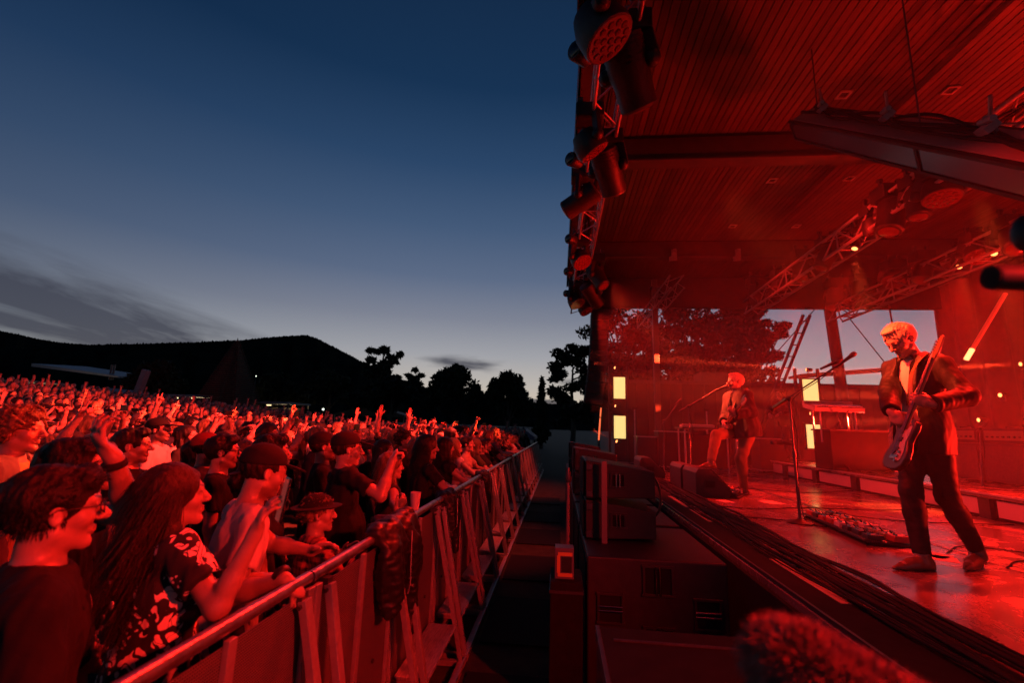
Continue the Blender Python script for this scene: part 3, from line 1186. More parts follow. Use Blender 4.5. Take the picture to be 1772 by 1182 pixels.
PANEL = mat('lit_panel', (.9, .8, .4), .5, emit=(.95, .74, .24), estr=1.05)


def led_tower(px, ys, Y, label, wpx):
    """tower of two lit panels with small beam lamps above and below each"""
    base = at(px, 700, 1, Y)
    t = thing('light_tower', (base.x, Y, DECKZ), label, 'light tower', 'light towers with two glowing panels')
    o = t.location
    w = wpx / FPX * Y
    zt = at(px, ys[0] - 20, 1, Y).z - DECKZ
    for sx in (-1, 1):
        MB().box((sx * (w / 2 + .10), .12, zt / 2), (.06, .06, zt)).build('post', BLACKP, t)
    MB().box((0, .12, .03), (w + .5, .6, .06)).build('base_plate', BLACKP, t)
    for k in range(2):
        za, zb = at(px, ys[2 * k], 1, Y).z - DECKZ, at(px, ys[2 * k + 1], 1, Y).z - DECKZ
        f = MB()
        f.box((0, .03, (za + zb) / 2), (w + .08, .10, za - zb + .08))
        p = f.build('panel_case', BLACKP, t, None, .006)
        MB().box((0, -.024, (za + zb) / 2), (w, .012, za - zb)).build('lit_face', PANEL, p)
    return t


led_tower(1072, (653, 690, 720, 759), 13.0, 'light tower with two yellow glowing panels at the far stage edge', 19)
led_tower(1404, (657, 697, 735, 776), 12.6, 'light tower with two yellow glowing panels behind the keyboards', 23)


def beam_lamp(px, py, Y, d, label, s=1., on=True):
    p = at(px, py, 1, Y)
    t = thing('beam_lamp', p, label, 'stage light', 'small beam lamps around the stage')
    d = Vector(d).normalized()
    R = lathe_axis(d).to_3x3()
    MB().lathe([(.05 * s, -.16 * s), (.075 * s, -.12 * s), (.08 * s, .04 * s), (.07 * s, .06 * s)], (0, 0, 0), R, 14).build('housing', BLACKP, t, 40)
    MB().lathe([(.062 * s, .056 * s), (.058 * s, .066 * s), (.02 * s, .075 * s)], (0, 0, 0), R, 14).build('lens', LENSB, t, 40)
    b = MB()
    sd = d.cross(V(0, 0, 1)).normalized()
    for q in (-1, 1):
        b.beam(sd * q * .10 * s, sd * q * .10 * s + V(0, 0, -.16 * s), .02 * s)
    b.beam(sd * -.10 * s + V(0, 0, -.16 * s), sd * .10 * s + V(0, 0, -.16 * s), .03 * s)
    b.build('yoke', STEEL, t)
    return p, d


BEAMS = []
for px, py, Y, d, lab, en in ((1066, 637, 12.9, (-1, -.35, .16), 'beam lamp on top of the far light tower', 300), (1067, 703, 12.9, (-1, -.3, .12), 'beam lamp between the panels of the far tower', 60),
                              (1069, 765, 12.9, (-1, -.5, .42), 'beam lamp at the foot of the far light tower', 220), (1398, 640, 12.4, (-1, .25, .10), 'beam lamp on top of the tower behind the keyboards', 900),
                              (1405, 716, 12.4, (-1, .2, .02), 'beam lamp between the panels behind the keyboards', 200), (1734, 684, 9.5, (-1, -.1, -.03), 'beam lamp shining across the rear of the stage', 700),
                              (1770, 630, 9.5, (-1, .1, -.06), 'upper beam lamp at the rear of the stage', 900), (1697, 727, 9.7, (-1, .05, -.04), 'lower beam lamp above the amplifiers', 450)):
    BEAMS.append((*beam_lamp(px, py, Y, d, lab, .62), en))

# tubes of light: one leaning behind the guitarist, one upright left of the far tower
a, b_ = at(1672, 622, 1, 9.0), at(1740, 508, 1, 9.0)
t = thing('leaning_tube_light', a, 'thin leaning tube light glowing at its foot behind the guitarist', 'tube light')
MB().tube((b_ - a) * .16, b_ - a, .035, seg=10).build('tube', mat('dim_tube', (.5, .2, .15), .4, emit=(1, .05, .02), estr=.25), t, 60)
MB().tube((0, 0, 0), (b_ - a) * .15, .04, seg=10).build('lit_end', mat('hot_tube', (.9, .6, .4), .4, emit=(1, .35, .12), estr=3), t, 60)
a, b_ = at(1036, 762, 1, 13.6), at(1040, 706, 1, 13.6)
t = thing('upright_tube_light', a, 'thin upright orange tube light left of the far tower', 'tube light')
MB().tube((0, 0, 0), (b_ - a) * .68, .022, seg=8).build('tube', mat('orange_tube', (.9, .4, .2), .4, emit=(1, .16, .05), estr=1.2), t, 60)
MB().tube((b_ - a) * .72, (b_ - a), .02, seg=8).build('tube', MATS['orange_tube'], t, 60)
MB().tube((0, 0, 0), (0, 0, DECKZ - a.z), .03, seg=8).build('stand', STEEL, t, 60)

# ------------------------------------------------------------------ light and haze


def spot(name, loc, aim, watts, angle, blend=.6, col=RED, r=.08, parent=None):
    l = bpy.data.lights.new(name, 'SPOT')
    l.energy = watts * (1.9 if 'crowd' not in name else 1.55)
    l.color = col
    l.spot_size = rad(angle)
    l.spot_blend = blend
    l.shadow_soft_size = r
    o = link(name, l)
    o.matrix_world = Matrix.Translation(loc) @ (Vector(aim) - Vector(loc)).to_track_quat('-Z', 'Y').to_matrix().to_4x4()
    return o


def stage_lighting():
    L = lambda i: FT[i][1] + FT[i][2] * .45
    # front truss: on to the stage
    spot('wash_beam', L(0), (3.4, 3.0, .9), 260, 80)
    spot('wash_beam', L(2), (3.0, 4.6, 1.2), 300, 70)
    spot('wash_beam', L(5), (3.0, 7.4, 1.4), 700, 55)
    spot('wash_beam', L(7), (4.4, 9.0, 1.0), 900, 70)
    # front truss: out over the crowd
    CW = (1, .034, .021)
    a_ = FT[4][1] + V(-.4, -.2, -.2)
    b_ = at(984, 470, 2, 5.15) + V(-.2, 0, 0)
    c_ = at(993, 277, 2, 5.2) + V(-.2, 0, 0)
    spot('crowd_beam', a_, (-9.5, 8.0, 1.6), 1000, 86, .9, CW)
    spot('crowd_beam', b_, (-7.5, 13.5, 1.6), 900, 80, .9, CW)
    for p, q, w, ang in ((a_, (-4.2, 6.2, 1.6), 10500, 26), (a_, (-9.5, 7.5, 1.7), 21000, 24), (a_, (-6.5, 11.5, 1.7), 21000, 24), (b_, (-2.6, 8.6, 1.6), 13300, 26), (b_, (-3.5, 14.0, 1.6), 19600, 26),
                         (b_, (-11.5, 13.0, 2.0), 16800, 24), (b_, (-6.0, 18.5, 1.8), 15399, 26), (c_, (-5.2, 4.4, 1.6), 5880, 24)):
        spot('crowd_beam', p, q, w, ang, .8, CW)
    spot('crowd_beam', a_, (-.95, 7.4, .8), 800, 42, .9, CW)
    spot('crowd_beam', b_, (-.9, 13.5, .8), 1300, 36, .9, CW)
    spot('crowd_beam', c_, (-2.1, 2.4, 1.5), 1500, 46, .8)
    # side light added out of view to light the front rows
    s_ = V(3.3, -.7, 3.4)
    t = thing('added_side_light', (s_.x, s_.y, DECKZ), 'added side light on a stand out of view, lighting the front rows', 'stage light')
    d = (V(-1.8, 2.4, 1.45) - s_).normalized()
    R = lathe_axis(d).to_3x3()
    MB().lathe([(.08, -.14), (.13, -.08), (.13, .06)], (0, 0, s_.z - DECKZ), R).build('housing', BLACKP, t, 40)
    MB().lathe([(.12, .055), (.11, .066)], (0, 0, s_.z - DECKZ), R).build('lens', LENS, t, 40)
    MB().tube((0, 0, .02), (0, 0, s_.z - DECKZ - .12), .02, seg=10).build('pole', STEEL, t, 60)
    MB().lathe([(.25, 0), (.25, .02)], (0, 0, 0), None, 16).build('foot', STEEL, t, 40)
    spot('crowd_side', s_ + d * .12, (-1.8, 2.4, 1.45), 1300, 66, .8, (1, .014, .008), .12)
    spot('crowd_key', at(988, 414, 2, 5.2) + V(-.2, 0, 0), (-3.35, 2.75, 1.7), 7000, 7, .9, (1, .055, .016))
    # stage trusses: down and back
    for k, w, ang in ((0, 600, 34), (3, 1150, 36), (5, 800, 40), (7, 1150, 36), (8, 1150, 36)):
        p, d = TL[k][1], TL[k][2]
        spot('truss_beam', p + d * .45, p + d * 3, w, ang, .7)
    for k, w in ((0, 1600), (3, 2400), (7, 1800), (8, 1800)):
        p, d = TL[k][1], TL[k][2]
        spot('lamp_cone', p + d * .2, p + V(-.25, -.5, -1.6) * 2, w, 15, .6, (1, .07, .015), .04)
    for y_, w in ((7.0, 800), (10.2, 800)):  # added spots with no fixture, brightening the stage trusses
        spot('added_truss_wash', (.72, y_, 5.35), (5.3, y_ + .6, 5.42), w, 26, .9)
        spot('added_truss_wash', (.72, y_ + .4, 5.3), (7.5, y_ + 1.0, 5.2), w * 1.2, 18, .9)
    # wide red floods added upstage to lift the haze, the boards and the drape
    for p, a, w, ang in (((9.9, 3.0, 1.2), (6.3, 4.2, .5), 8000, 78), ((9.9, 8.2, 1.2), (6.0, 8.0, .5), 8000, 78), ((7.6, 12.4, 1.5), (4.5, 9.0, .9), 2600, 70), ((6.4, 4.0, 1.5), (3.6, 5.0, 6.5), 480, 135), ((8.7, 7.6, 1.5), (6.2, 6.6, 6.5), 620, 120)):
        t = thing('added_flood', (p[0], p[1], DECKZ + (.31 if p[0] < 7.9 and p[0] > 4.7 else 0)), {3.0: 'added floor flood at the drape nearest the right edge', 8.2: 'added floor flood at the drape behind the amplifiers', 12.4: 'added floor flood by the keyboards at the stage end', 4.0: 'added floor flood on the riser tilted up at the boards', 7.6: 'added floor flood beside the amplifiers tilted up at the trusses'}[p[1]], 'stage light', 'added floor floods at the rear of the stage')
        z = p[2] - t.location.z
        d = (Vector(a) - Vector(p)).normalized()
        R = lathe_axis(d).to_3x3()
        MB().lathe([(.08, -.12), (.12, -.08), (.12, .06)], (0, 0, z), R).build('housing', BLACKP, t, 40)
        MB().lathe([(.11, .055), (.10, .066)], (0, 0, z), R).build('lens', LENS, t, 40)
        MB().box((0, 0, .02), (.3, .3, .04)).build('foot', STEEL, t)
        MB().box((0, 0, z / 2 - .03), (.06, .06, z - .06)).build('bracket', STEEL, t)
        spot('flood_beam', Vector(p) + d * .16, a, w, ang, .8, RED, .12)
    # blond highlight on the guitarist and singer
    spot('key_beam', FT[1][1] + FT[1][2] * .6, (2.75, 3.95, 2.5), 2600, 17, .9, (1, .055, .014))
    spot('key_beam', FT[5][1] + FT[5][2] * .5, (2.85, 7.75, 2.2), 5200, 12, .7, (1, .06, .02))
    for p, d, en in BEAMS:
        spot('thin_beam', p + d * .1, p + d * 5, en * 85, 4.5, .5, (1, .05, .015), .04)


stage_lighting()

hz = MB().prism([(.92, 14.8), (.92, 8.0), (2.1, -.8), (12.6, -.8), (12.6, 14.8)], 2, .96, 5.2).build('stage_haze', [])
hz.location = (0, 0, 0)
m = bpy.data.materials.new('stage_smoke')
m.use_nodes = True
nt = m.node_tree
for n in list(nt.nodes):
    if n.type != 'OUTPUT_MATERIAL':
        nt.nodes.remove(n)
pv = nt.nodes.new('ShaderNodeVolumePrincipled')
pv.inputs['Color'].default_value = (.9, .9, .9, 1)
pv.inputs['Density'].default_value = .0095
pv.inputs['Anisotropy'].default_value = .25
nt.links.new(pv.outputs[0], nt.nodes['Material Output'].inputs['Volume'])
hz.data.materials.clear()
hz.data.materials.append(m)
tag(hz, kind='stuff')

# afterglow: the last of the daylight, low behind the trees
sl = bpy.data.lights.new('afterglow', 'SUN')
sl.energy = .02
sl.angle = rad(12)
sl.color = (1, .82, .6)
so = link('afterglow', sl)
so.rotation_euler = (rad(86), 0, rad(174))

# ------------------------------------------------------------------ figures: one continuous surface per body, grown from a distance field
F32 = np.float32


def graded(lo, hi, base, fine):
    """grid coordinates: step BASE, finer inside the given (a, b, step) ranges"""
    out = [lo]
    while out[-1] < hi:
        x = out[-1]
        st = base
        for a, b, s in fine:
            if a - s <= x <= b:
                st = min(st, s)
            elif x < a and x + st > a:
                st = min(st, max(a - x, s))
        out.append(x + st)
    return np.array(out, F32)


class Field:
    def __init__(s, xs, ys, zs):
        s.x, s.y, s.z = xs, ys, zs
        s.g = np.full((len(xs), len(ys), len(zs)), .25, F32)

    def win(s, lo, hi):
        sl = []
        for a, l, h in zip((s.x, s.y, s.z), lo, hi):
            i, j = np.searchsorted(a, l), np.searchsorted(a, h)
            sl.append(slice(max(0, i - 1), min(len(a), j + 1)))
        return tuple(sl), s.x[sl[0]][:, None, None], s.y[sl[1]][None, :, None], s.z[sl[2]][None, None, :]

    def mix(s, w, d, k, mode):
        g = s.g[w]
        if mode == 'u':
            r = np.minimum(g, d)
            if k:
                h = np.maximum(k - np.abs(g - d), 0) / k
                r -= h * h * (k * .25)
        else:
            d = -d
            r = np.maximum(g, d)
            if k:
                h = np.maximum(k - np.abs(g - d), 0) / k
                r += h * h * (k * .25)
        s.g[w] = r

    def cap(s, a, b, ra, rb=None, k=.02, mode='u'):
        rb = ra if rb is None else rb
        a, b = np.array(a, F32), np.array(b, F32)
        m = max(ra, rb) + max(k, .012) + .012
        w, X, Y, Z = s.win(np.minimum(a, b) - m, np.maximum(a, b) + m)
        ba = b - a
        bb = float(ba @ ba) + 1e-9
        px, py, pz = X - a[0], Y - a[1], Z - a[2]
        h = np.clip((px * ba[0] + py * ba[1] + pz * ba[2]) / bb, 0, 1)
        d = np.sqrt((px - ba[0] * h) ** 2 + (py - ba[1] * h) ** 2 + (pz - ba[2] * h) ** 2) - (ra + (rb - ra) * h)
        s.mix(w, d.astype(F32), k, mode)

    def ell(s, c, r, R=None, k=.02, mode='u'):
        c = np.array(c, F32)
        r = np.array(r if isinstance(r, (tuple, list, np.ndarray)) else (r, r, r), F32)
        if R is None:
            ext = r
        else:
            R = np.array(R, F32)
            ext = np.sqrt(((R * r[None, :]) ** 2).sum(1))
        m = max(k, .012) + .012
        w, X, Y, Z = s.win(c - ext - m, c + ext + m)
        px, py, pz = X - c[0], Y - c[1], Z - c[2]
        if R is not None:
            px, py, pz = (R[0, 0] * px + R[1, 0] * py + R[2, 0] * pz, R[0, 1] * px + R[1, 1] * py + R[2, 1] * pz, R[0, 2] * px + R[1, 2] * py + R[2, 2] * pz)
        k0 = np.sqrt((px / r[0]) ** 2 + (py / r[1]) ** 2 + (pz / r[2]) ** 2)
        k1 = np.sqrt((px / r[0] ** 2) ** 2 + (py / r[1] ** 2) ** 2 + (pz / r[2] ** 2) ** 2) + 1e-6
        s.mix(w, (k0 * (k0 - 1) / k1).astype(F32), k, mode)

    def cut(s, p, n, lo=None, hi=None, k=.006):
        """removes what lies on the n side of the plane through p"""
        lo = lo or (s.x[0], s.y[0], s.z[0])
        hi = hi or (s.x[-1], s.y[-1], s.z[-1])
        w, X, Y, Z = s.win(lo, hi)
        d = -((X - p[0]) * n[0] + (Y - p[1]) * n[1] + (Z - p[2]) * n[2])
        s.mix(w, np.broadcast_to(d, s.g[w].shape).astype(F32), k, 's')

    def noise(s, amp, wl, seed, lo=None, hi=None, stretch=(1, 1, 1), n=6):
        r = np.random.default_rng(seed)
        lo = lo or (s.x[0], s.y[0], s.z[0])
        hi = hi or (s.x[-1], s.y[-1], s.z[-1])
        w, X, Y, Z = s.win(lo, hi)
        acc = 0
        for i in range(n):
            d = r.normal(0, 1, 3)
            d /= np.linalg.norm(d)
            f = 2 * math.pi / wl * (.6 + .9 * r.random())
            d = d * f * np.array(stretch)
            acc = acc + np.sin(X * F32(d[0]) + Y * F32(d[1]) + Z * F32(d[2]) + F32(r.random() * 6.28))
        g = s.g[w]
        g += (acc * F32(amp / n ** .5)).astype(F32) * (np.abs(g) < .08)
        s.g[w] = g

    def mesh(s):
        g = s.g
        g[0], g[-1], g[:, 0], g[:, -1], g[:, :, 0], g[:, :, -1] = (.1,) * 6
        ins = g < 0
        i8 = ins.view(np.int8)
        c = i8[:-1, :-1, :-1] + i8[1:, :-1, :-1]
        c = c + i8[:-1, 1:, :-1] + i8[1:, 1:, :-1]
        c = c + i8[:-1, :-1, 1:] + i8[1:, :-1, 1:]
        c = c + i8[:-1, 1:, 1:] + i8[1:, 1:, 1:]
        act = (c > 0) & (c < 8)
        I = np.argwhere(act)
        n = len(I)
        vid = np.full(act.shape, -1, np.int32)
        vid[act] = np.arange(n, dtype=np.int32)
        acc = np.zeros((n, 3), F32)
        cnt = np.zeros(n, F32)
        corners = [(a, b, d) for a in (0, 1) for b in (0, 1) for d in (0, 1)]
        val = {o: g[I[:, 0] + o[0], I[:, 1] + o[1], I[:, 2] + o[2]] for o in corners}
        for o in corners:
            for ax in range(3):
                if o[ax] == 0:
                    q = tuple(1 if j == ax else o[j] for j in range(3))
                    v0, v1 = val[o], val[q]
                    m = (v0 < 0) != (v1 < 0)
                    t = np.where(m, v0 / np.where(m, v0 - v1, 1), 0)
                    f = np.tile(np.array(o, F32), (n, 1))
                    f[:, ax] += t
                    acc += f * m[:, None]
                    cnt += m
        fr = acc / cnt[:, None]
        P = np.empty((n, 3), F32)
        for j, a in enumerate((s.x, s.y, s.z)):
            P[:, j] = a[I[:, j]] + fr[:, j] * (a[I[:, j] + 1] - a[I[:, j]])
        Q = []
        for ax in range(3):
            b1, b2 = [(1, 2), (2, 0), (0, 1)][ax]
            sl0 = [slice(1, -1)] * 3
            sl1 = [slice(1, -1)] * 3
            sl0[ax], sl1[ax] = slice(0, -1), slice(1, None)
            A, B = ins[tuple(sl0)], ins[tuple(sl1)]
            d = A != B
            E = np.argwhere(d)
            if not len(E):
                continue
            flip = A[d]
            E[:, b1] += 1
            E[:, b2] += 1

            def cell(o1, o2):
                e = E.copy()
                e[:, b1] += o1
                e[:, b2] += o2
                return vid[e[:, 0], e[:, 1], e[:, 2]]
            q = np.stack([cell(-1, -1), cell(0, -1), cell(0, 0), cell(-1, 0)], 1)
            q[~flip] = q[~flip][:, ::-1]
            Q.append(q)
        return P, np.concatenate(Q)


def np_mesh(name, P, Q, mats):
    me = bpy.data.meshes.new(name)
    me.vertices.add(len(P))
    me.vertices.foreach_set('co', np.ascontiguousarray(P, F32).ravel())
    me.loops.add(Q.size)
    me.loops.foreach_set('vertex_index', np.ascontiguousarray(Q, np.int32).ravel())
    me.polygons.add(len(Q))
    me.polygons.foreach_set('loop_start', np.arange(0, Q.size, 4, dtype=np.int32))
    me.polygons.foreach_set('use_smooth', np.ones(len(Q), bool))
    for m in (mats if isinstance(mats, (list, tuple)) else [mats]):
        me.materials.append(m)
    me.update()
    me.validate()
    return me


SKIN = mat('skin', (.50, .33, .25), .40, attr=True, rand=.12, noise=.06, nscale=30, bump=.08, bscale=120)
SKIN_CROWD = mat('skin_crowd', (.46, .30, .23), .5, attr=True, rand=.22)


def hairmat(name, col, rough=.5):
    return mat(name, col, rough, spec=.3, noise=.45, nscale=55, stretch=(2.4, 2.4, .30), bump=.45, bscale=150, rand=.15)


HAIRS = {'brown': hairmat('hair_brown', (.018, .011, .008)), 'black': hairmat('hair_black', (.006, .005, .005)), 'fair': hairmat('hair_fair', (.22, .15, .08)),
         'auburn': hairmat('hair_auburn', (.05, .022, .012)), 'blond': hairmat('hair_blond', (.78, .66, .46)), 'grey': hairmat('hair_grey', (.32, .30, .28))}


def cloth(name, col, noise=.12, rough=.85):
    return mat(name, col, rough, spec=.25, noise=noise, nscale=9, bump=.25, bscale=22)


CL = {'black': cloth('black_cotton', (.018, .018, .020)), 'charcoal': cloth('charcoal_cotton', (.05, .05, .055)), 'navy': cloth('navy_cotton', (.03, .04, .08)), 'grey': cloth('grey_cotton', (.25, .24, .24)),
      'white': cloth('white_cotton', (.72, .70, .66), .05), 'beige': cloth('beige_cotton', (.48, .40, .32), .06), 'red': cloth('red_cotton', (.35, .05, .04)), 'green': cloth('olive_cotton', (.09, .10, .05)),
      'denim': cloth('denim', (.06, .08, .13)), 'yellow': cloth('yellow_cotton', (.70, .55, .20), .05), 'suit': mat('black_suit', (.022, .019, .019), .6, spec=.2, noise=.3, nscale=8, bump=.35, bscale=16),
      'khaki': cloth('khaki_cotton', (.30, .22, .12))}
LEATHER = mat('shoe_leather', (.26, .15, .08), .22, noise=.3, nscale=14, bump=.2, bscale=30)


def rotm(yaw=0, pitch=0, roll=0):
    """yaw > 0 turns to the figure's own left, pitch > 0 looks up"""
    return np.array((Matrix.Rotation(rad(yaw), 3, 'Z') @ Matrix.Rotation(rad(pitch), 3, 'X') @ Matrix.Rotation(rad(roll), 3, 'Y')), F32)


def ik(S, W, l1, l2, pole):
    S, W, pole = np.array(S, float), np.array(W, float), np.array(pole, float)
    d = W - S
    L = np.linalg.norm(d)
    L2 = min(L, (l1 + l2) * .995)
    u = d / (L + 1e-9)
    W = S + u * L2
    a = (l1 * l1 - l2 * l2 + L2 * L2) / (2 * L2)
    h = math.sqrt(max(l1 * l1 - a * a, 0))
    p = pole - u * (pole @ u)
    p /= np.linalg.norm(p) + 1e-9
    return S + u * a + p * h, W


def unit(v):
    v = np.array(v, float)
    return v / (np.linalg.norm(v) + 1e-9)


CURLS = {'relaxed': (.3, .35, .4, .45, .3), 'fist': (1, 1, 1, 1, .9), 'open': (.08, .05, .06, .12, 0), 'point': (.02, .95, 1, 1, .8), 'horns': (.05, .95, .95, .08, .8), 'hold': (.55, .55, .55, .6, .35), 'grip': (.8, .8, .8, .8, .6)}


def hand(f, W, d, n, side, pose, sc=1., k=.006, rr=1.):
    """palm and five fingers: d finger direction, n palm direction, side +1 when the thumb lies towards d x n"""
    d, n = unit(d), np.array(n, float)
    n = unit(n - d * (n @ d))
    s = np.cross(d, n) * side
    cu = CURLS[pose] if isinstance(pose, str) else pose
    R = np.stack([s, d, n], 1)
    W = np.array(W, float)
    f.cap(W - d * .01, W + d * .03 * sc, .024 * sc, .026 * sc, .015)
    f.ell(W + d * .055 * sc, (.042 * sc, .052 * sc, .016 * sc), R, .012)
    f.ell(W + d * .035 * sc + s * .026 * sc + n * .006, (.018 * sc, .032 * sc, .016 * sc), R, .012)
    for i in range(4):
        off = (.030 - i * .0195) * sc
        base = W + d * (.092 - .006 * abs(i - 1.2)) * sc + s * off
        L = (.075, .082, .077, .060)[i] * sc
        dirs = d + s * (off * (3.0 if cu[0] < .1 and cu[1] < .1 else 1.2))
        c = cu[i]
        p = base - d * .02
        ang = 0
        for j, (fr, rj) in enumerate(((.45, .0092), (.30, .0085), (.25, .0075))):
            ang += c * (1.15 if j == 0 else 1.25)
            q = unit(dirs * math.cos(ang) + n * math.sin(ang))
            e = p + q * (L * fr + (.02 if j == 0 else 0))
            f.cap(p, e, rj * sc * rr, rj * .93 * sc * rr, k)
            p = e
    tb = W + d * .022 * sc + s * .030 * sc
    c = cu[4]
    q = unit(d * .62 + s * (.75 - .5 * c) + n * (.25 + .6 * c))
    m = tb + q * .042 * sc
    f.cap(tb, m, .0125 * sc * rr, .0105 * sc * rr, k * 1.5)
    q2 = unit(q * (1 - .4 * c) + d * .5 + n * .4 * c - s * .5 * c)
    f.cap(m, m + q2 * .034 * sc, .0100 * sc * rr, .0085 * sc * rr, k)


def person(spec, full=True):
    """returns dict of meshes: body, and the clothes and hair that become its children"""
    g = spec.get
    fem = g('fem', False)
    vox = g('vox', .008)
    fine = g('fine', vox * .62)
    H = g('h', 1.75) / 1.75
    wid = g('wid', 1.0) * (.93 if fem else 1.0)
    seed = g('seed', 1)
    T = rotm(*g('lean', (0, 0, 0)))          # torso turn about the pelvis
    P0 = np.array(g('pelvis', (0, 0, .94)), float)

    def tp(x, y, z):
        return P0 + T @ np.array((x * wid, y, z - .94))
    SHx = .158 if not fem else .142
    neck = tp(0, -.012, 1.475)
    HR = rotm(*g('look', (0, 0, 0))) @ (T if g('head_follow', False) else np.eye(3, dtype=F32))
    hc = neck + np.array((0, .012, .0)) + HR @ np.array((0, .012, .145))
    hs = g('head', 1.0)

    def hp(x, y, z):
        return hc + HR @ (np.array((x, y, z)) * hs)
    sh = {'L': tp(-SHx, -.012, 1.405), 'R': tp(SHx, -.012, 1.405)}
    arms = {}
    for sd, sx in (('L', -1), ('R', 1)):
        a = g('arm' + sd) or dict(w=(sx * .30, .10, .86), pole=(sx * .5, -1, -.1), d=(0, .25, -1), n=(-sx, .2, 0), pose='relaxed')
        S = sh[sd] + np.array((0, 0, .0))
        if a['w'][2] > 1.35:       # a raised arm lifts its shoulder
            S = S + np.array((-sx * .02, .015, .045))
        E, W = ik(S, a['w'], .285, .255, a.get('pole', (sx * .5, -.6, -1)))
        arms[sd] = (S, E, W, a)
    legs = {}
    for sd, sx in (('L', -1), ('R', 1)):
        l = g('leg' + sd) or dict(a=(sx * .11, -.02, .085), pole=(sx * .05, 1, 0), toe=(sx * .15, 1, 0))
        Hh = P0 + np.array((sx * .09 * wid, 0, -.03))
        K, A = ik(Hh, l['a'], .435, .425, l.get('pole', (0, 1, 0)))
        legs[sd] = (Hh, K, A, l)
    pts = [hp(0, 0, .16), hp(0, 0, -.1), neck, tp(-.24, 0, 1.2), tp(.24, 0, 1.2)] + [p for a in arms.values() for p in a[:3]] + [a[2] + unit(a[3]['d']) * .2 for a in arms.values()] + [p for l in legs.values() for p in l[:3]] + [l[2] + unit(l[3]['toe']) * .22 - np.array((0, 0, .1)) for l in legs.values()]
    pts = np.array(pts)
    lo, hi = pts.min(0) - .14, pts.max(0) + .14
    zcut = g('zcut')
    if zcut is not None:
        lo[2] = zcut
    fr = [[], [], []]
    for j in range(3):
        fr[j].append((hc[j] - .125 * hs, hc[j] + .135 * hs, fine))
        for sd in 'LR':
            if arms[sd][3].get('fine', True):
                S, E, W, a = arms[sd]
                c = W + unit(a['d']) * .08
                fr[j].append((c[j] - .11, c[j] + .11, max(fine, vox * .75)))

    def grid(lo, hi, base, fr):
        return [graded(float(lo[j]), float(hi[j]), base, fr[j]) for j in range(3)]
    f = Field(*grid(lo, hi, vox * 1.25, fr))
    # head
    if g('bigface', True):
        pass
    f.ell(hp(0, -.018, .035), np.array((.075, .096, .082)) * hs, HR, .02)
    f.ell(hp(0, .018, .02), np.array((.066, .074, .075)) * hs, HR, .02)
    f.ell(hp(0, .026, -.036), np.array((.053, .062, .074)) * hs, HR, .025)
    jw = .042 if not fem else .036
    for sx in (-1, 1):
        f.cap(hp(sx * jw, -.002, -.060), hp(sx * .012, .066, -.098), .020 * hs, .016 * hs, .02)
        f.ell(hp(sx * .041, .056, -.024), .023 * hs, None, .022)
        f.cap(hp(sx * .012, .087, .028), hp(sx * .046, .070, .026), .0095 * hs, .009 * hs, .014)
    f.ell(hp(0, .070, -.099), (.019 * hs, .015 * hs, .015 * hs), HR, .02)
    for sx in (-1, 1):
        f.ell(hp(sx * .031, .107, .008), np.array((.019, .017, .014)) * hs, HR, .010, 's')
        f.ell(hp(sx * .031, .0765, .006), .0135 * hs, None, .004)
        f.cap(hp(sx * .018, .0895, .0125), hp(sx * .044, .0835, .0125), .0042 * hs, None, .006)
    nl = g('nose', .72 if fem else 1.0)
    f.cap(hp(0, .088, .016), hp(0, .092 + .023 * nl, -.024), .0075 * hs, .0115 * hs, .014)
    f.ell(hp(0, .092 + .020 * nl, -.028), .0115 * hs, None, .008)
    for sx in (-1, 1):
        f.ell(hp(sx * .0115, .100, -.031), np.array((.0075, .011, .0075)) * hs, HR, .006)
        f.cap(hp(0, .0895, -.0570), hp(sx * .021, .0790, -.0615), .0054 * hs, .0032 * hs, .009)
        f.cap(hp(0, .0872, -.0690), hp(sx * .018, .0790, -.0650), .0062 * hs, .0036 * hs, .009)
    op = g('mouth', 0)
    f.cap(hp(-.021, .086, -.0632), hp(.021, .086, -.0632), .0020 * hs + op * .004, None, .003, 's')
    if op:
        f.ell(hp(0, .084, -.065), np.array((.016, .02, .004 + .010 * op)) * hs, HR, .003, 's')
    for sx in (-1, 1):
        f.ell(hp(sx * .078, -.010, -.004), np.array((.0085, .0165, .029)) * hs, HR @ rotm(0, 8, sx * -10), .006)
        f.ell(hp(sx * .089, -.005, -.002), np.array((.006, .010, .018)) * hs, HR, .004, 's')
    nr = .044 if fem else .051
    f.cap(hp(0, -.022, -.065), neck + T @ np.array((0, .0, -.03)), nr * hs, nr * 1.08, .03)
    if not fem:
        f.ell(hp(0, .018, -.145), .016, None, .03)
    # trunk
    f.ell(tp(0, -.005, 1.28), (.146 * wid, .100, .175), T, .05)
    f.ell(tp(0, .0, 1.08), (.130 * wid, .098, .17), T, .05)
    if g('belly'):
        f.ell(tp(0, .05, 1.08), (.14 * wid, .12, .15), T, .05)
    f.ell(P0 + np.array((0, -.01, 0)), (.150 * wid, .108, .115), T, .05)
    for sd, sx in (('L', -1), ('R', 1)):
        S, E, W, a = arms[sd]
        f.cap(neck - np.array((0, 0, .028)), S, .042, .047, .04)
        f.cap(S, E, .051 * (.88 if fem else 1), .040, .03)
        f.cap(E, E + (W - E) * .35, .040, .042 if not fem else .036, .02)
        f.cap(E + (W - E) * .3, W, .040 if not fem else .035, .026, .02)
        hand(f, W, a['d'], a['n'], a.get('side', 1 if sd == 'R' else -1) * g('thumb', 1), a.get('pose', 'relaxed'), a.get('sc', 1.0) * (.92 if fem else 1), rr=g('fr', 1.0))
        if fem:
            f.ell(tp(sx * .075, .075, 1.275), (.062, .055, .060), T, .04)
        Hh, K, A, l = legs[sd]
        f.cap(Hh, K, .082, .055, .04)
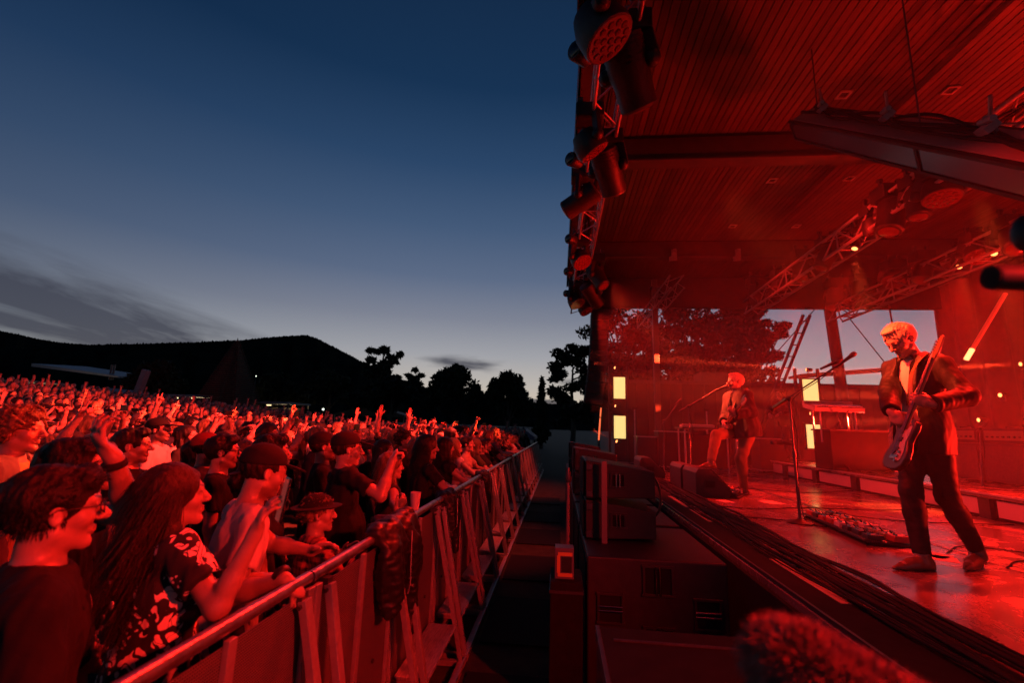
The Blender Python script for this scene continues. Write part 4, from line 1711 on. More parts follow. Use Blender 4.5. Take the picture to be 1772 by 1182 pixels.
        f.cap(K, K + (A - K) * .35, .054, .055, .03)
        f.cap(K + (A - K) * .3, A, .054, .036, .03)
        tn = unit(l['toe'])
        f.cap(A + np.array((0, 0, -.045)) - tn * .04, A + tn * .15 + np.array((0, 0, -.058)) + np.array((0, 0, l.get('toez', 0))), .038, .030, .03)
    Pm, Q = f.mesh()
    # complexion: lips, brows, eyes, beard
    L = (Pm - hc) @ HR / hs
    ax = np.abs(L[:, 0])
    col = np.ones((len(Pm), 4), F32)
    lip = (((ax / .023) ** 2 + ((L[:, 2] + .063) / .0105) ** 2) < 1) & (L[:, 1] > .070)
    col[lip, :3] = (.88, .66, .62)
    if op:
        mo = (((ax / .017) ** 2 + ((L[:, 2] + .065) / (.004 + .009 * op)) ** 2) < 1) & (L[:, 1] < .087) & (L[:, 1] > .045)
        col[mo, :3] = (.10, .04, .04)
    hcolr = np.array({'brown': (.16, .11, .09), 'black': (.07, .06, .06), 'fair': (.55, .48, .40), 'auburn': (.25, .14, .10), 'blond': (.62, .52, .42), 'grey': (.5, .5, .5)}[g('haircol', 'brown')])
    bz = .030 + .010 * (ax - .02) / .03
    brow = (np.abs(L[:, 2] - bz) < .0048) & (ax > .012) & (ax < .050) & (L[:, 1] > .055)
    col[brow, :3] = hcolr * (1.0 if g('haircol') != 'blond' else .7)
    for sx in (-1, 1):
        dd = L - np.array((sx * .031, .0765, .006))
        r2 = np.sqrt((dd ** 2).sum(1))
        eye = (r2 < .0150) & (L[:, 1] > .080) & (np.abs(L[:, 2] - .006) < .0062)
        col[eye, :3] = (1.15, 1.5, 1.6)
        ir = eye & (np.hypot(dd[:, 0], dd[:, 2]) < .0065)
        col[ir, :3] = (.06, .06, .07)
        lash = (r2 < .019) & (L[:, 1] > .074) & (np.abs(L[:, 2] - .0135) < .0022)
        col[lash, :3] = np.minimum(col[lash, :3], .5)
    br = g('beard', 0)
    if br:
        bd = (L[:, 2] < -.040 - .35 * np.maximum(0, .02 - ax)) & (L[:, 2] > -.135) & (L[:, 1] > -.01) & ~lip & (L[:, 2] < -.045 + .9 * np.maximum(0, ax - .05)) & (L[:, 1] > -.02)
        edge = np.clip((-.040 - L[:, 2]) / .030, 0, 1) * np.clip((L[:, 2] + .135) / .02, 0, 1)
        col[bd, :3] = (1 - (br * .85 * edge)[:, None] * (1 - hcolr))[bd]
    cheek = np.exp(-(((ax - .045) / .022) ** 2 + ((L[:, 2] + .028) / .022) ** 2)) * (L[:, 1] > .03)
    col[:, 1] *= 1 - .12 * cheek
    col[:, 2] *= 1 - .14 * cheek
    out = {}
    Pm = Pm * H
    me = np_mesh('person', Pm, Q, SKIN if full else SKIN_CROWD)
    at_ = me.color_attributes.new('tint', 'FLOAT_COLOR', 'POINT')
    at_.data.foreach_set('color', col.ravel())
    out['body'] = me
    out['hp'] = lambda x, y, z: Vector(hp(x, y, z) * H)
    out['HR'] = Matrix([list(map(float, r)) for r in HR])
    out['H'] = H
    out['arms'] = arms
    out['parts'] = parts = []
    vc = vox * 1.15

    # ---- clothes
    def sleeves(f, extra, upto, cuff_flare=1.08):
        """upto: 0..1 along the upper arm, 1..2 along the forearm"""
        for sd in 'LR':
            S, E, W, a = arms[sd]
            u = min(upto, 1)
            f.cap(S + (E - S) * .04, S + (E - S) * min(u * 1.0, 1), .050 + extra, (.052 if upto < 1 else .044) + extra, .04)
            if upto > 1:
                v = upto - 1
                f.cap(E, E + (W - E) * v, .047 + extra, (.036) * cuff_flare + extra, .03)
                d = W - E
                c = E + d * v
            else:
                d = E - S
                c = S + d * u
            d = unit(d)
            f.cut(c, d, tuple(c - .085), tuple(c + .085), .004) if upto != 1 else None
            # hollow the open end a little so that the cuff reads as an edge
            f.cap(c - d * .012, c + d * .03, .044 if upto < 1 else .030, None, .004, 's')

    def torso(f, e, hem):
        f.ell(tp(0, -.004, 1.28), (.150 * wid + e, .104 + e, .17 + e), T, .06)
        f.ell(tp(0, .0, 1.08), (.140 * wid + e, .104 + e, .19), T, .06)
        if g('belly'):
            f.ell(tp(0, .05, 1.08), (.14 * wid + e, .12 + e, .15), T, .05)
        f.cap(P0 + np.array((0, 0, .06)), P0 + T @ np.array((0, 0, -.06)), .13 * wid + e, .135 * wid + e, .06)
        f.ell(P0 + T @ np.array((0, 0, .0)), (.157 * wid + e, .115 + e, .14), T, .05)
        for sd, sx in (('L', -1), ('R', 1)):
            S = arms[sd][0]
            f.cap(neck - np.array((0, .0, .034)), S - np.array((0, 0, .004)), .046 + e * .8, .049 + e * .8, .05)
            if fem:
                f.ell(tp(sx * .075, .078, 1.275), (.064 + e, .055 + e, .062 + e), T, .05)
        if hem < .98:
            f.cap(P0 + T @ np.array((0, 0, -.05)), P0 + T @ np.array((0, .0, hem - 1.0)), .14 * wid + e, .15 * wid + e, .05)

    top = g('top', ('tee', 'black'))
    if top:
        kind, cm = top[0], top[1]
        lo2, hi2 = lo.copy(), hi.copy()
        lo2[2] = max(lo[2], .55)
        fz = Field(*grid(lo2, hi2, vc, [[], [], []]))
        e = g('bulk', 0) + {'tee': .012, 'shirt': .016, 'jacket': .024, 'tank': .010, 'loose': .022, 'suit': .026}[kind]
        hem = {'tee': .88, 'shirt': .84, 'jacket': .82, 'tank': .9, 'loose': .82, 'suit': .76}[kind]
        torso(fz, e, hem)
        hcut = P0 + T @ np.array((0, 0, hem - .94))
        fz.cut(hcut, T @ np.array((0, 0, -1.)))
        if kind in ('jacket', 'suit') or g('open_front'):
            w_ = g('open_front', .045)
            for z in np.linspace(1.44, hem - .05, 16):
                t_ = (1.44 - z) / (1.44 - hem)
                fz.cap(tp(0, .09, z), tp(0, .30, z), w_ * (.8 + .35 * math.sin(t_ * 3.0)) + .012 * math.sin(z * 17 + seed), None, .006, 's')
        body_ = fz.g
        fz.g = np.full_like(body_, .25)
        sleeves(fz, e * .7, g('sleeve', {'tee': .66, 'shirt': 1.93, 'jacket': 1.95, 'tank': .08, 'loose': .9, 'suit': 1.95}[kind]))
        hh = np.maximum(.035 - np.abs(fz.g - body_), 0) / .035
        fz.g = np.minimum(fz.g, body_) - hh * hh * F32(.035 * .25)
        fz.noise(.0042, .11, seed + 11, None, None, (1.2, 1.2, .35))
        fz.noise(.0016, .045, seed + 12, None, None, (1.2, 1.2, .4))
        fz.cut(hcut, T @ np.array((0, 0, -1.)), (P0[0] - .26, P0[1] - .26, lo2[2]), (P0[0] + .26, P0[1] + .28, hcut[2] + .03))
        # neckline
        nk = neck + T @ np.array((0, .015, .045))
        fz.ell(nk, (.078 * (1.05 if kind != 'suit' else .9), .075, .075), T, .008, 's')
        if g('vneck'):
            d = g('vneck')
            fz.cap(neck + T @ np.array((0, .10, .02)), neck + T @ np.array((0, .115, -d)), .055, .004, .006, 's')
        Pc, Qc = fz.mesh()
        parts.append(({'tee': 't_shirt', 'shirt': 'shirt', 'jacket': 'jacket', 'tank': 'vest_top', 'loose': 'blouse', 'suit': 'suit_jacket'}[kind], np_mesh('top', Pc * H, Qc, CL[cm] if isinstance(cm, str) else cm)))
        if kind in ('jacket', 'suit') or g('open_front'):
            um = g('under', 'white')
            fu = Field(*grid(lo2, hi2, vc, [[], [], []]))
            torso(fu, .006, .92)
            fu.noise(.003, .09, seed + 21, None, None, (1, 1, .5))
            fu.cut(P0 + T @ np.array((0, 0, -.02)), T @ np.array((0, 0, -1.)))
            for sd in 'LR':
                S, E, W, a = arms[sd]
                fu.cut(S, unit(S - neck), tuple(S - .2), tuple(S + .2))
            fu.ell(neck + T @ np.array((0, .02, .04)), (.08, .085, .085), T, .006, 's')
            Pc, Qc = fu.mesh()
            parts.append(('t_shirt', np_mesh('under', Pc * H, Qc, CL[um])))
        if g('lapels'):
            b = MB()
            for sx in (-1, 1):
                q = [tp(sx * .075, .050, 1.475), tp(sx * .050, .098, 1.40), tp(sx * .050, .142, 1.22), tp(sx * .030, .150, 1.10), tp(sx * .115, .122, 1.27), tp(sx * .125, .105, 1.33), tp(sx * .105, .095, 1.345), tp(sx * .135, .060, 1.42)]
                q = [Vector(p * H) for p in q]
                n_ = Vector((0, .012, .002))
                o = [p + n_ for p in q]
                b.add(q + o, [tuple(range(8)), tuple(range(15, 7, -1))] + [(i, (i + 1) % 8, 8 + (i + 1) % 8, 8 + i) for i in range(8)])
            parts.append(('lapels', b.mesh('lapels', CL[cm] if isinstance(cm, str) else cm)))
    # trousers
    tr = g('trousers', 'denim')
    if tr and zcut is None:
        lo2, hi2 = lo.copy(), hi.copy()
        hi2[2] = P0[2] + .2
        ft = Field(*grid(lo2, hi2, vc, [[], [], []]))
        ft.ell(P0 + np.array((0, -.008, .0)), (.158 * wid, .118, .13), T, .05)
        ft.cap(P0 + np.array((-.05, 0, .03)), P0 + np.array((.05, 0, .03)), .11 * wid, None, .05)
        for sd in 'LR':
            Hh, K, A, l = legs[sd]
            fl = g('flare', 0)
            sl_ = g('slim', 0)
            ft.cap(Hh, K, .094 - sl_ * .3, .074 - sl_ * .6, .05)
            ft.cap(K, K + (A - K) * .35, .074 - sl_ * .6, .068 - sl_ * .5, .03)
            ft.cap(K + (A - K) * .3, A + (K - A) * .06, .068 - sl_ * .5, .056 + fl - sl_ * .3, .03)
        ft.noise(.0045 if not g('slim') else .0028, .12, seed + 31, None, None, (1.1, 1.1, .4))
        ft.noise(.0014, .05, seed + 32, None, None, (.8, .8, 1.1))
        for sd in 'LR':
            Hh, K, A, l = legs[sd]
            c = A + unit(K - A) * .01
            ft.cut(c, unit(A - K), tuple(c - .14), tuple(c + .14), .004)
        ft.cut(P0 + T @ np.array((0, 0, .11)), T @ np.array((0, 0, 1.)))
        Pc, Qc = ft.mesh()
        parts.append(('trousers', np_mesh('trousers', Pc * H, Qc, CL[tr] if isinstance(tr, str) else tr)))
        for sd in 'LR':
            Hh, K, A, l = legs[sd]
            tn = unit(l['toe'])
            tz = np.array((0, 0, l.get('toez', 0)))
            c = A + tn * .05 + np.array((0, 0, -.04))
            fs_ = Field(*[graded(float(c[j] - .24), float(c[j] + .24), max(.006, vox), []) for j in range(3)])
            up = np.array((0, 0, 1.))
            fs_.cap(A + np.array((0, 0, .01)), A + np.array((0, 0, -.04)) - tn * .015, .046, .044, .02)
            fs_.cap(A + np.array((0, 0, -.048)) - tn * .035, A + tn * .09 + np.array((0, 0, -.050)) + tz, .040, .041, .03)
            fs_.cap(A + tn * .07 + np.array((0, 0, -.052)) + tz, A + tn * .16 + np.array((0, 0, -.064)) + tz, .041, .028, .03)
            fs_.cap(A + tn * .14 + np.array((0, 0, -.064)) + tz, A + tn * .225 + np.array((0, 0, -.070)) + tz, .028, .012, .02)
            hb = A - tn * .045 + np.array((0, 0, -.070))
            fs_.cap(hb, hb + tn * .012 + np.array((0, 0, -.02)), .036, None, .006)
            ar = A + tn * .035 + np.array((0, 0, -.100)) + tz * .3
            sd_ = np.cross(tn, up)
            fs_.cap(ar - sd_ * .06, ar + sd_ * .06, .020, None, .006, 's')
            pl = A + np.array((0, 0, -.085)) + tz * .5
            nn = unit(-up + tn * (tz[2] / .2))
            fs_.cut(pl, nn, None, None, .002)
            Pc, Qc = fs_.mesh()
            parts.append(('shoe', np_mesh('shoe', Pc * H, Qc, LEATHER)))
    # ---- hair
    style = g('hair', 'short')
    hm = HAIRS[g('haircol', 'brown')]
    if style != 'bald':
        lo3, hi3 = hc - np.array((.2, .22, .2)) * hs, hc + np.array((.2, .2, .2)) * hs
        if style in ('long', 'bob', 'pony'):
            lo3[2] -= .30 * hs
        fh = Field(*[graded(float(lo3[j]), float(hi3[j]), max(fine, .0052), []) for j in range(3)])
        th = {'short': .010, 'crop': .004, 'mop': .013, 'curly': .030, 'long': .018, 'bob': .02, 'pony': .010, 'slick': .016}[style]
        capped = g('cap') is not None
        if capped:
            th = min(th, .006)
        fh.ell(hp(0, -.022, .036), (np.array((.079, .098, .084)) + np.array((th, th, th * 1.1))) * hs, HR, .02)
        if style in ('mop', 'short') and not capped:
            fh.ell(hp(.012, .058, .094), np.array((.064, .040, .026 + th * .4)) * hs, HR @ rotm(0, -12, 12), .025)
        if style == 'slick':
            fh.ell(hp(0, .02, .112), np.array((.058, .070, .022)) * hs, HR, .03)
        fcz = {'mop': -.026, 'bob': -.02}.get(style, -.018)
        fh.ell(hp(0, .112, fcz), np.array((.074, .082, .090 if style != 'mop' else .082)) * hs, HR, .012, 's')
        # neckline and the sides in front of the ears
        fh.ell(hp(0, .035, -.110), np.array((.12, .085, .095)) * hs, HR, .012, 's')
        if style in ('long', 'bob', 'pony'):
            bl = g('blow', 0.)
            for sx in (-1, 1):
                zz = {'long': -.29, 'bob': -.12, 'pony': -.05}[style] * g('hairlen', 1.)
                fh.cap(hp(sx * .070, -.025, .03), hp(sx * .084, -.030, max(zz, -.11)), .032 * hs, .034 * hs, .03)
                if style == 'long':
                    fh.cap(hp(sx * .084, -.030, -.11), hp(sx * .080, -.05 - bl, zz), .034 * hs, .020 * hs, .03)
            if style == 'pony':
                fh.cap(hp(0, -.115, .06), hp(0, -.16, -.02), .026, .032, .02)
                fh.cap(hp(0, -.16, -.02), hp(0, -.13, -.20), .032, .012, .02)
            else:
                fh.cap(hp(0, -.07, .02), hp(0, -.085 - bl * .3, -.11), .062 * hs, .064 * hs, .04)
                if style == 'long':
                    for sx in (-.045, 0, .045):
                        fh.cap(hp(sx, -.085 - bl * .3, -.10), hp(sx * 1.5, -.085 - bl, -.31 * g('hairlen', 1.)), .052 * hs, .022 * hs, .03)
        if style == 'slick':
            fh.noise(.0022, .022, seed + 5, None, None, (1.6, .3, .8))
        elif style == 'curly':
            fh.noise(.010, .045, seed + 5)
            fh.noise(.007, .024, seed + 6)
            fh.ell(hp(0, .135, -.03), np.array((.085, .095, .098)) * hs, HR, .008, 's')
            for sx in (-1, 1):
                fh.ell(hp(sx * .085, .045, -.045), np.array((.05, .055, .06)) * hs, HR, .008, 's')
        else:
            fh.noise(.0016 if style in ('long', 'bob', 'pony') else .0026, .022, seed + 5, None, None, (1.3, 1.3, .2))
            fh.noise(.0030, .06, seed + 7, None, None, (1, 1, .6))
        for sx in (-1, 1):       # ears show
            if style in ('short', 'crop', 'slick', 'pony') or (style == 'mop'):
                fh.ell(hp(sx * .092, .000, -.012), np.array((.030, .030, .040)) * hs, HR, .008, 's')
        Pc, Qc = fh.mesh()
        tint = np_mesh('hair', Pc * H, Qc, hm)
        parts.append(('hair', tint))
        ns = int(g('strands', 0) * (4 if style in ('long', 'bob') else 1.8))
        if ns:
            r = np.random.default_rng(seed + 77)
            b = MB()
            Lh = (Pc - hc) @ HR
            nrm = unit_rows(Pc - (hc + HR @ np.array((0, -.02, .02))))
            pick = r.choice(np.flatnonzero((Lh[:, 1] < (.05 if style == 'slick' else 9)) & ~((Lh[:, 1] > .02) & (Lh[:, 2] < .075 * hs))), ns)
            bk = HR @ np.array((0, -1., 0))
            for i in pick:
                p = Pc[i].astype(float)
                n_ = nrm[i]
                low = Lh[i, 2] < .02
                if style in ('long', 'bob', 'pony'):
                    fl = unit(np.array((0, 0, -1.)) + bk * (.25 + g('blow', 0) * 2) + r.normal(0, .18, 3))
                    ln = .07 + .11 * r.random()
                elif style == 'curly':
                    fl = unit(r.normal(0, 1, 3))
                    ln = .02 + .02 * r.random()
                elif style == 'slick':
                    fl = unit(bk - n_ * (bk @ n_) * .9 + r.normal(0, .10, 3))
                    ln = .025 + .025 * r.random()
                else:
                    fwd = HR @ np.array((.3, .8, 0))
                    fl = unit((fwd if Lh[i, 1] > -.02 and not low else np.array((0, 0, -1.))) + r.normal(0, .22, 3))
                    ln = .012 + .016 * r.random()
                lift = (.004 + .008 * r.random()) * (.35 if style == 'slick' else .8)
                p1 = p + fl * ln * .5 + n_ * lift
                p2 = p + fl * ln + n_ * lift * .4 - np.array((0, 0, ln * .12))
                w_ = np.cross(fl, n_)
                w_ = unit(w_) * (.0005 + .0011 * r.random())
                q = [p - w_ - n_ * .002, p + w_ - n_ * .002, p1 + w_, p1 - w_, p2]
                b.add([tuple(x * H) for x in q], [(0, 1, 2, 3), (3, 2, 4)])
            sm = bpy.data.meshes.new('strands')
            sm.from_pydata(b.v, [], b.f)
            sm.materials.append(hm)
            parts.append(('loose_hair', sm))
    cap_ = g('cap')
    if cap_:
        kind, cm = cap_
        lo3, hi3 = hc - np.array((.24, .24, .16)), hc + np.array((.24, .26, .22))
        fc = Field(*[graded(float(lo3[j]), float(hi3[j]), max(fine, .0055), []) for j in range(3)])
        CR_ = HR @ rotm(0, g('captilt', 0), 0)
        fc.ell(hp(0, -.020, .052), np.array((.092, .110, .088)) * hs, HR, .01)
        if kind != 'beanie':
            fc.cut(hp(0, 0, .040), HR @ np.array((0, .12, -1.)))
        else:
            fc.cut(hp(0, 0, .026), HR @ np.array((0, .3, -1.)))
            fc.noise(.003, .02, seed + 3)
        if kind == 'cap':
            fc.ell(hp(0, .128, .046), np.array((.072, .072, .0085)) * hs, CR_ @ rotm(0, -10, 0), .006)
        elif kind == 'backcap':
            fc.ell(hp(0, -.135, .040), np.array((.070, .066, .0085)) * hs, CR_ @ rotm(0, 12, 0), .006)
        elif kind == 'hat':
            fc.ell(hp(0, -.018, .050), np.array((.155, .170, .011)) * hs, CR_, .012)
            fc.ell(hp(0, -.018, .175), np.array((.03, .09, .03)) * hs, HR, .02, 's')
        elif kind == 'bucket':
            for q in np.linspace(0, 6.28, 20):
                fc.cap(hp(.09 * math.cos(q), -.018 + .105 * math.sin(q), .055), hp(.125 * math.cos(q), -.018 + .14 * math.sin(q), .012), .009, None, .01)
        Pc, Qc = fc.mesh()
        parts.append(({'cap': 'cap', 'backcap': 'cap', 'hat': 'hat', 'bucket': 'bucket_hat', 'beanie': 'beanie'}[kind], np_mesh('cap', Pc * H, Qc, CL[cm] if isinstance(cm, str) else cm)))
    if g('glasses'):
        b = MB()
        for sx in (-1, 1):
            ring = []
            for q in range(13):
                a = q / 12 * 2 * math.pi
                ca, sa = math.cos(a), math.sin(a)
                ring.append(out['hp'](sx * .032 + .024 * np.sign(ca) * abs(ca) ** .6, .105 - .006 * abs(ca), .004 + .017 * np.sign(sa) * abs(sa) ** .6))
            b.path(ring, .0022, 5)
            b.path([out['hp'](sx * .056, .100, .012), out['hp'](sx * .078, .06, .012), out['hp'](sx * .083, -.01, .012), out['hp'](sx * .084, -.03, -.008)], .0022, 5)
        b.path([out['hp'](-.009, .107, .008), out['hp'](0, .110, .011), out['hp'](.009, .107, .008)], .002, 5)
        gl = g('glasses')
        parts.append(('glasses', b.mesh('glasses', mat('spectacle_frame', (.02, .02, .022), .3), 60)))
        if gl == 'sun':
            b = MB()
            for sx in (-1, 1):
                b.ball(out['hp'](sx * .032, .103, .003), (.022, .022, .016), 10, 6)
            parts.append(('dark_lenses', b.mesh('lens', mat('dark_lens', (.01, .01, .012), .08), 180)))
    return out


def unit_rows(a):
    return a / (np.linalg.norm(a, axis=1, keepdims=True) + 1e-9)


def put(pr, x, y, z, face, label, group=None, s=1.0):
    """places the figure; face = (dx, dy) it looks along"""
    o = link('person', pr['body'])
    o.location = (x, y, z)
    o.rotation_euler = (0, 0, math.atan2(-face[0], face[1]))
    o.scale = (s,) * 3
    tag(o, label, 'person', group)
    for nm, me in pr['parts']:
        link(nm, me, o)
    return o


def to_local(x, y, z, face, w, H=1.0):
    """a world point in the figure's own frame (before its height scale)"""
    a = math.atan2(-face[0], face[1])
    d = Vector(w) - Vector((x, y, z))
    c, s = math.cos(-a), math.sin(-a)
    return ((d.x * c - d.y * s) / H, (d.x * s + d.y * c) / H, d.z / H)

# ------------------------------------------------------------------ the crowd barrier
PERF = bpy.data.materials.new('perforated_sheet')
PERF.use_nodes = True
_nt = PERF.node_tree
_b = _nt.nodes['Principled BSDF']
_b.inputs['Metallic'].default_value = .35
_b.inputs['Roughness'].default_value = .5
_tc = _nt.nodes.new('ShaderNodeTexCoord')
_sep = _nt.nodes.new('ShaderNodeSeparateXYZ')
_nt.links.new(_tc.outputs['Object'], _sep.inputs[0])


def _m(op, a, b=None):
    n = _nt.nodes.new('ShaderNodeMath')
    n.operation = op
    for i, v in enumerate((a, b)):
        if v is None:
            continue
        if isinstance(v, (int, float)):
            n.inputs[i].default_value = v
        else:
            _nt.links.new(v, n.inputs[i])
    return n.outputs[0]


_h = _m('MULTIPLY', _m('SINE', _m('MULTIPLY', _m('ADD', _sep.outputs[1], _sep.outputs[2]), 340)), _m('SINE', _m('MULTIPLY', _m('SUBTRACT', _sep.outputs[1], _sep.outputs[2]), 340)))
_hole = _m('GREATER_THAN', _h, .28)
_mx = _nt.nodes.new('ShaderNodeMix')
_mx.data_type = 'RGBA'
_nt.links.new(_hole, _mx.inputs[0])
_mx.inputs[6].default_value = (.17, .165, .165, 1)
_mx.inputs[7].default_value = (.012, .012, .012, 1)
_nt.links.new(_mx.outputs[2], _b.inputs['Base Color'])
_bp = _nt.nodes.new('ShaderNodeBump')
_bp.inputs['Strength'].default_value = .5
_bp.inputs['Distance'].default_value = .003
_bp.invert = True
_nt.links.new(_hole, _bp.inputs['Height'])
_nt.links.new(_bp.outputs[0], _b.inputs['Normal'])
TREAD = mat('tread_plate', (.60, .59, .58), .45, .4, noise=.3, nscale=14, stretch=(8, 1, 1), bump=.5, bscale=60)


def rail_x(y):
    return -1.045 + .0055 * y


def make_barrier():
    t = thing('crowd_barrier', (rail_x(.5), .5, 0), 'nearest metal crowd barrier panel under the front row hands', 'barrier', 'crowd barrier panels in front of the stage')
    MB().tube((0, -.497, 1.2), (0, .497, 1.2), .025, seg=14).build('top_rail', mat('worn_rail', (.36, .36, .38), .34, .85, noise=.35, nscale=18, bump=.2, bscale=120), t, 60)
    MB().box((.012, 0, .62), (.006, .90, 1.06)).build('perforated_sheet', PERF, t)
    for y in (-.475, .475, 0):
        MB().box((.026, y, .61), (.022, .05 if y else .04, 1.12)).build('upright', ALU, t, None, .003)
    MB().box((.026, 0, .08), (.022, .9, .05)).build('lower_rail', ALU, t, None, .003)
    for y in (-.40, .40):
        s = 1 if y > 0 else -1
        MB().beam((.045, y, 1.15), (.295, y + s * .04, .05), .034, .05, (0, 1, 0)).build('brace', ALU, t, None, .003)
        b = MB()
        b.box((.02, y, 1.15), (.05, .045, .05))
        b.tube((.045, y - .04, 1.13), (.045, y + .04, 1.13), .009, seg=6)
        b.build('hinge', STEEL, t)
    MB().beam((.30, -.49, .03), (.30, .49, .03), .05, .05).build('floor_rail', ALU, t, None, .003)
    for y in (-.44, .44):
        MB().beam((.0, y, .025), (.28, y, .025), .045, .04).build('floor_tie', ALU, t, None, .003)
    MB().box((-.42, 0, .012), (.80, .98, .012)).build('crowd_plate', TREAD, t)
    st = MB().box((.145, 0, .30), (.22, .80, .022)).build('step', TREAD, t, None, .003)
    for y in (-.38, .38):
        MB().beam((.05, y, .285), (.235, y, .285), .03, .03).build('step_bracket', ALU, st)
    for y in (-.25, .25):
        MB().tube((.022, y, .55), (.034, y, .55), .012, seg=8).build('rivet', STEEL, t)
    names = ['second', 'third', 'fourth', 'fifth', 'sixth', 'seventh', 'eighth', 'ninth', 'tenth', 'eleventh', 'twelfth', 'thirteenth', 'fourteenth', 'fifteenth', 'sixteenth', 'seventeenth', 'eighteenth', 'nineteenth', 'twentieth', 'last']
    for k in range(1, 21):
        c = copy_tree(t)
        y = .5 + k
        c.location = (rail_x(y), y, 0)
        c['label'] = names[k - 1] + ' metal crowd barrier panel counted from the near end'
    c = copy_tree(t)
    c.location = (rail_x(-.5), -.5, 0)
    c['label'] = 'metal crowd barrier panel cut off by the near bottom edge of the view'


make_barrier()

# ------------------------------------------------------------------ people along the barrier
SPOTS = []       # taken floor places
PHONE_B = mat('phone_case', (.015, .015, .017), .25)
SCREEN = mat('phone_screen', (.02, .02, .03), .1, emit=(.5, .06, .05), estr=.35)


def make_phone(loc, R, label, group='phones held up in the crowd', lit=True):
    t = thing('phone', loc, label, 'phone', group, R)
    MB().box((0, 0, 0), (.075, .009, .155)).build('body', PHONE_B, t, None, .003)
    MB().box((0, -.0052, 0), (.068, .001, .145)).build('screen', SCREEN, t)
    MB().lathe([(.007, 0), (.007, .003)], (-.024, .0045, .06), Euler((rad(-90), 0, 0)).to_matrix(), 8).build('camera_lens', mat('dark_glass', (.02, .02, .025), .08), t)
    return t


def hero(spec, x, y, face, label, group='people pressed along the front of the crowd'):
    spec = dict(spec)
    Hs = spec.get('h', 1.75) / 1.75
    z = gz(x, y)
    a = math.atan2(-face[0], face[1])
    c, s = math.cos(-a), math.sin(-a)

    def dl(v):
        return (v[0] * c - v[1] * s, v[0] * s + v[1] * c, v[2])
    for k in ('armL', 'armR'):
        if k in spec:
            q = dict(spec[k])
            if 'ww' in q:
                q['w'] = to_local(x, y, z, face, q['ww'], Hs)
            for n_, m_ in (('wd', 'd'), ('wn', 'n'), ('wp', 'pole')):
                if n_ in q:
                    q[m_] = dl(q[n_])
            spec[k] = q
    pr = person(spec)
    SPOTS.append((x, y, .40))
    return put(pr, x, y, z, face, label, group), pr


FLORAL = bpy.data.materials.new('floral_print')
FLORAL.use_nodes = True
_nt = FLORAL.node_tree
_b = _nt.nodes['Principled BSDF']
_b.inputs['Roughness'].default_value = .8
_tc = _nt.nodes.new('ShaderNodeTexCoord')
_n1 = _nt.nodes.new('ShaderNodeTexNoise')
_n1.inputs['Scale'].default_value = 9
_mp = _nt.nodes.new('ShaderNodeMix')
_mp.data_type = 'RGBA'
_mp.blend_type = 'LINEAR_LIGHT'
_mp.inputs[0].default_value = .15
_nt.links.new(_tc.outputs['Object'], _mp.inputs[6])
_nt.links.new(_tc.outputs['Object'], _n1.inputs[0])
_nt.links.new(_n1.outputs['Color'], _mp.inputs[7])
_vo = _nt.nodes.new('ShaderNodeTexVoronoi')
_vo.inputs['Scale'].default_value = 19
_vo.feature = 'F1'
_nt.links.new(_mp.outputs[2], _vo.inputs[0])
_ve = _nt.nodes.new('ShaderNodeTexVoronoi')
_ve.inputs['Scale'].default_value = 19
_ve.feature = 'DISTANCE_TO_EDGE'
_nt.links.new(_mp.outputs[2], _ve.inputs[0])
_n2 = _nt.nodes.new('ShaderNodeTexNoise')
_n2.inputs['Scale'].default_value = 5.5
_nt.links.new(_tc.outputs['Object'], _n2.inputs[0])
_k = _m('MULTIPLY', _m('MULTIPLY', _m('LESS_THAN', _vo.outputs['Distance'], .50), _m('GREATER_THAN', _ve.outputs['Distance'], .025)), _m('MULTIPLY', _m('GREATER_THAN', _n2.outputs[0], .43), _m('GREATER_THAN', _m('SINE', _m('MULTIPLY', _n1.outputs[0], 60)), -.75)))
_mx = _nt.nodes.new('ShaderNodeMix')
_mx.data_type = 'RGBA'
_nt.links.new(_k, _mx.inputs[0])
_mx.inputs[6].default_value = (.015, .015, .018, 1)
_mx.inputs[7].default_value = (.72, .66, .58, 1)
_nt.links.new(_mx.outputs[2], _b.inputs['Base Color'])

PLAID = bpy.data.materials.new('plaid_cloth')
PLAID.use_nodes = True
_nt = PLAID.node_tree
_b = _nt.nodes['Principled BSDF']
_b.inputs['Roughness'].default_value = .85
_tc = _nt.nodes.new('ShaderNodeTexCoord')
_sep = _nt.nodes.new('ShaderNodeSeparateXYZ')
_nt.links.new(_tc.outputs['Object'], _sep.inputs[0])
_sa = _m('SINE', _m('MULTIPLY', _m('ADD', _sep.outputs[0], _m('MULTIPLY', _sep.outputs[1], .6)), 150))
_sb = _m('SINE', _m('MULTIPLY', _sep.outputs[2], 150))
_v = _m('ADD', _m('MULTIPLY', _m('GREATER_THAN', _sa, .35), .5), _m('MULTIPLY', _m('GREATER_THAN', _sb, .35), .5))
_mx = _nt.nodes.new('ShaderNodeMix')
_mx.data_type = 'RGBA'
_nt.links.new(_v, _mx.inputs[0])
_mx.inputs[6].default_value = (.30, .10, .08, 1)
_mx.inputs[7].default_value = (.03, .03, .04, 1)
_nt.links.new(_mx.outputs[2], _b.inputs['Base Color'])

LEAN = dict(armL=dict(w=(-.13, .34, 1.22), pole=(-1, -.2, -.4), d=(.75, .5, -.25), n=(0, -.2, -1), pose='relaxed'),
            armR=dict(w=(.13, .34, 1.22), pole=(1, -.2, -.4), d=(-.75, .5, -.2), n=(0, -.2, -1), pose='relaxed'))


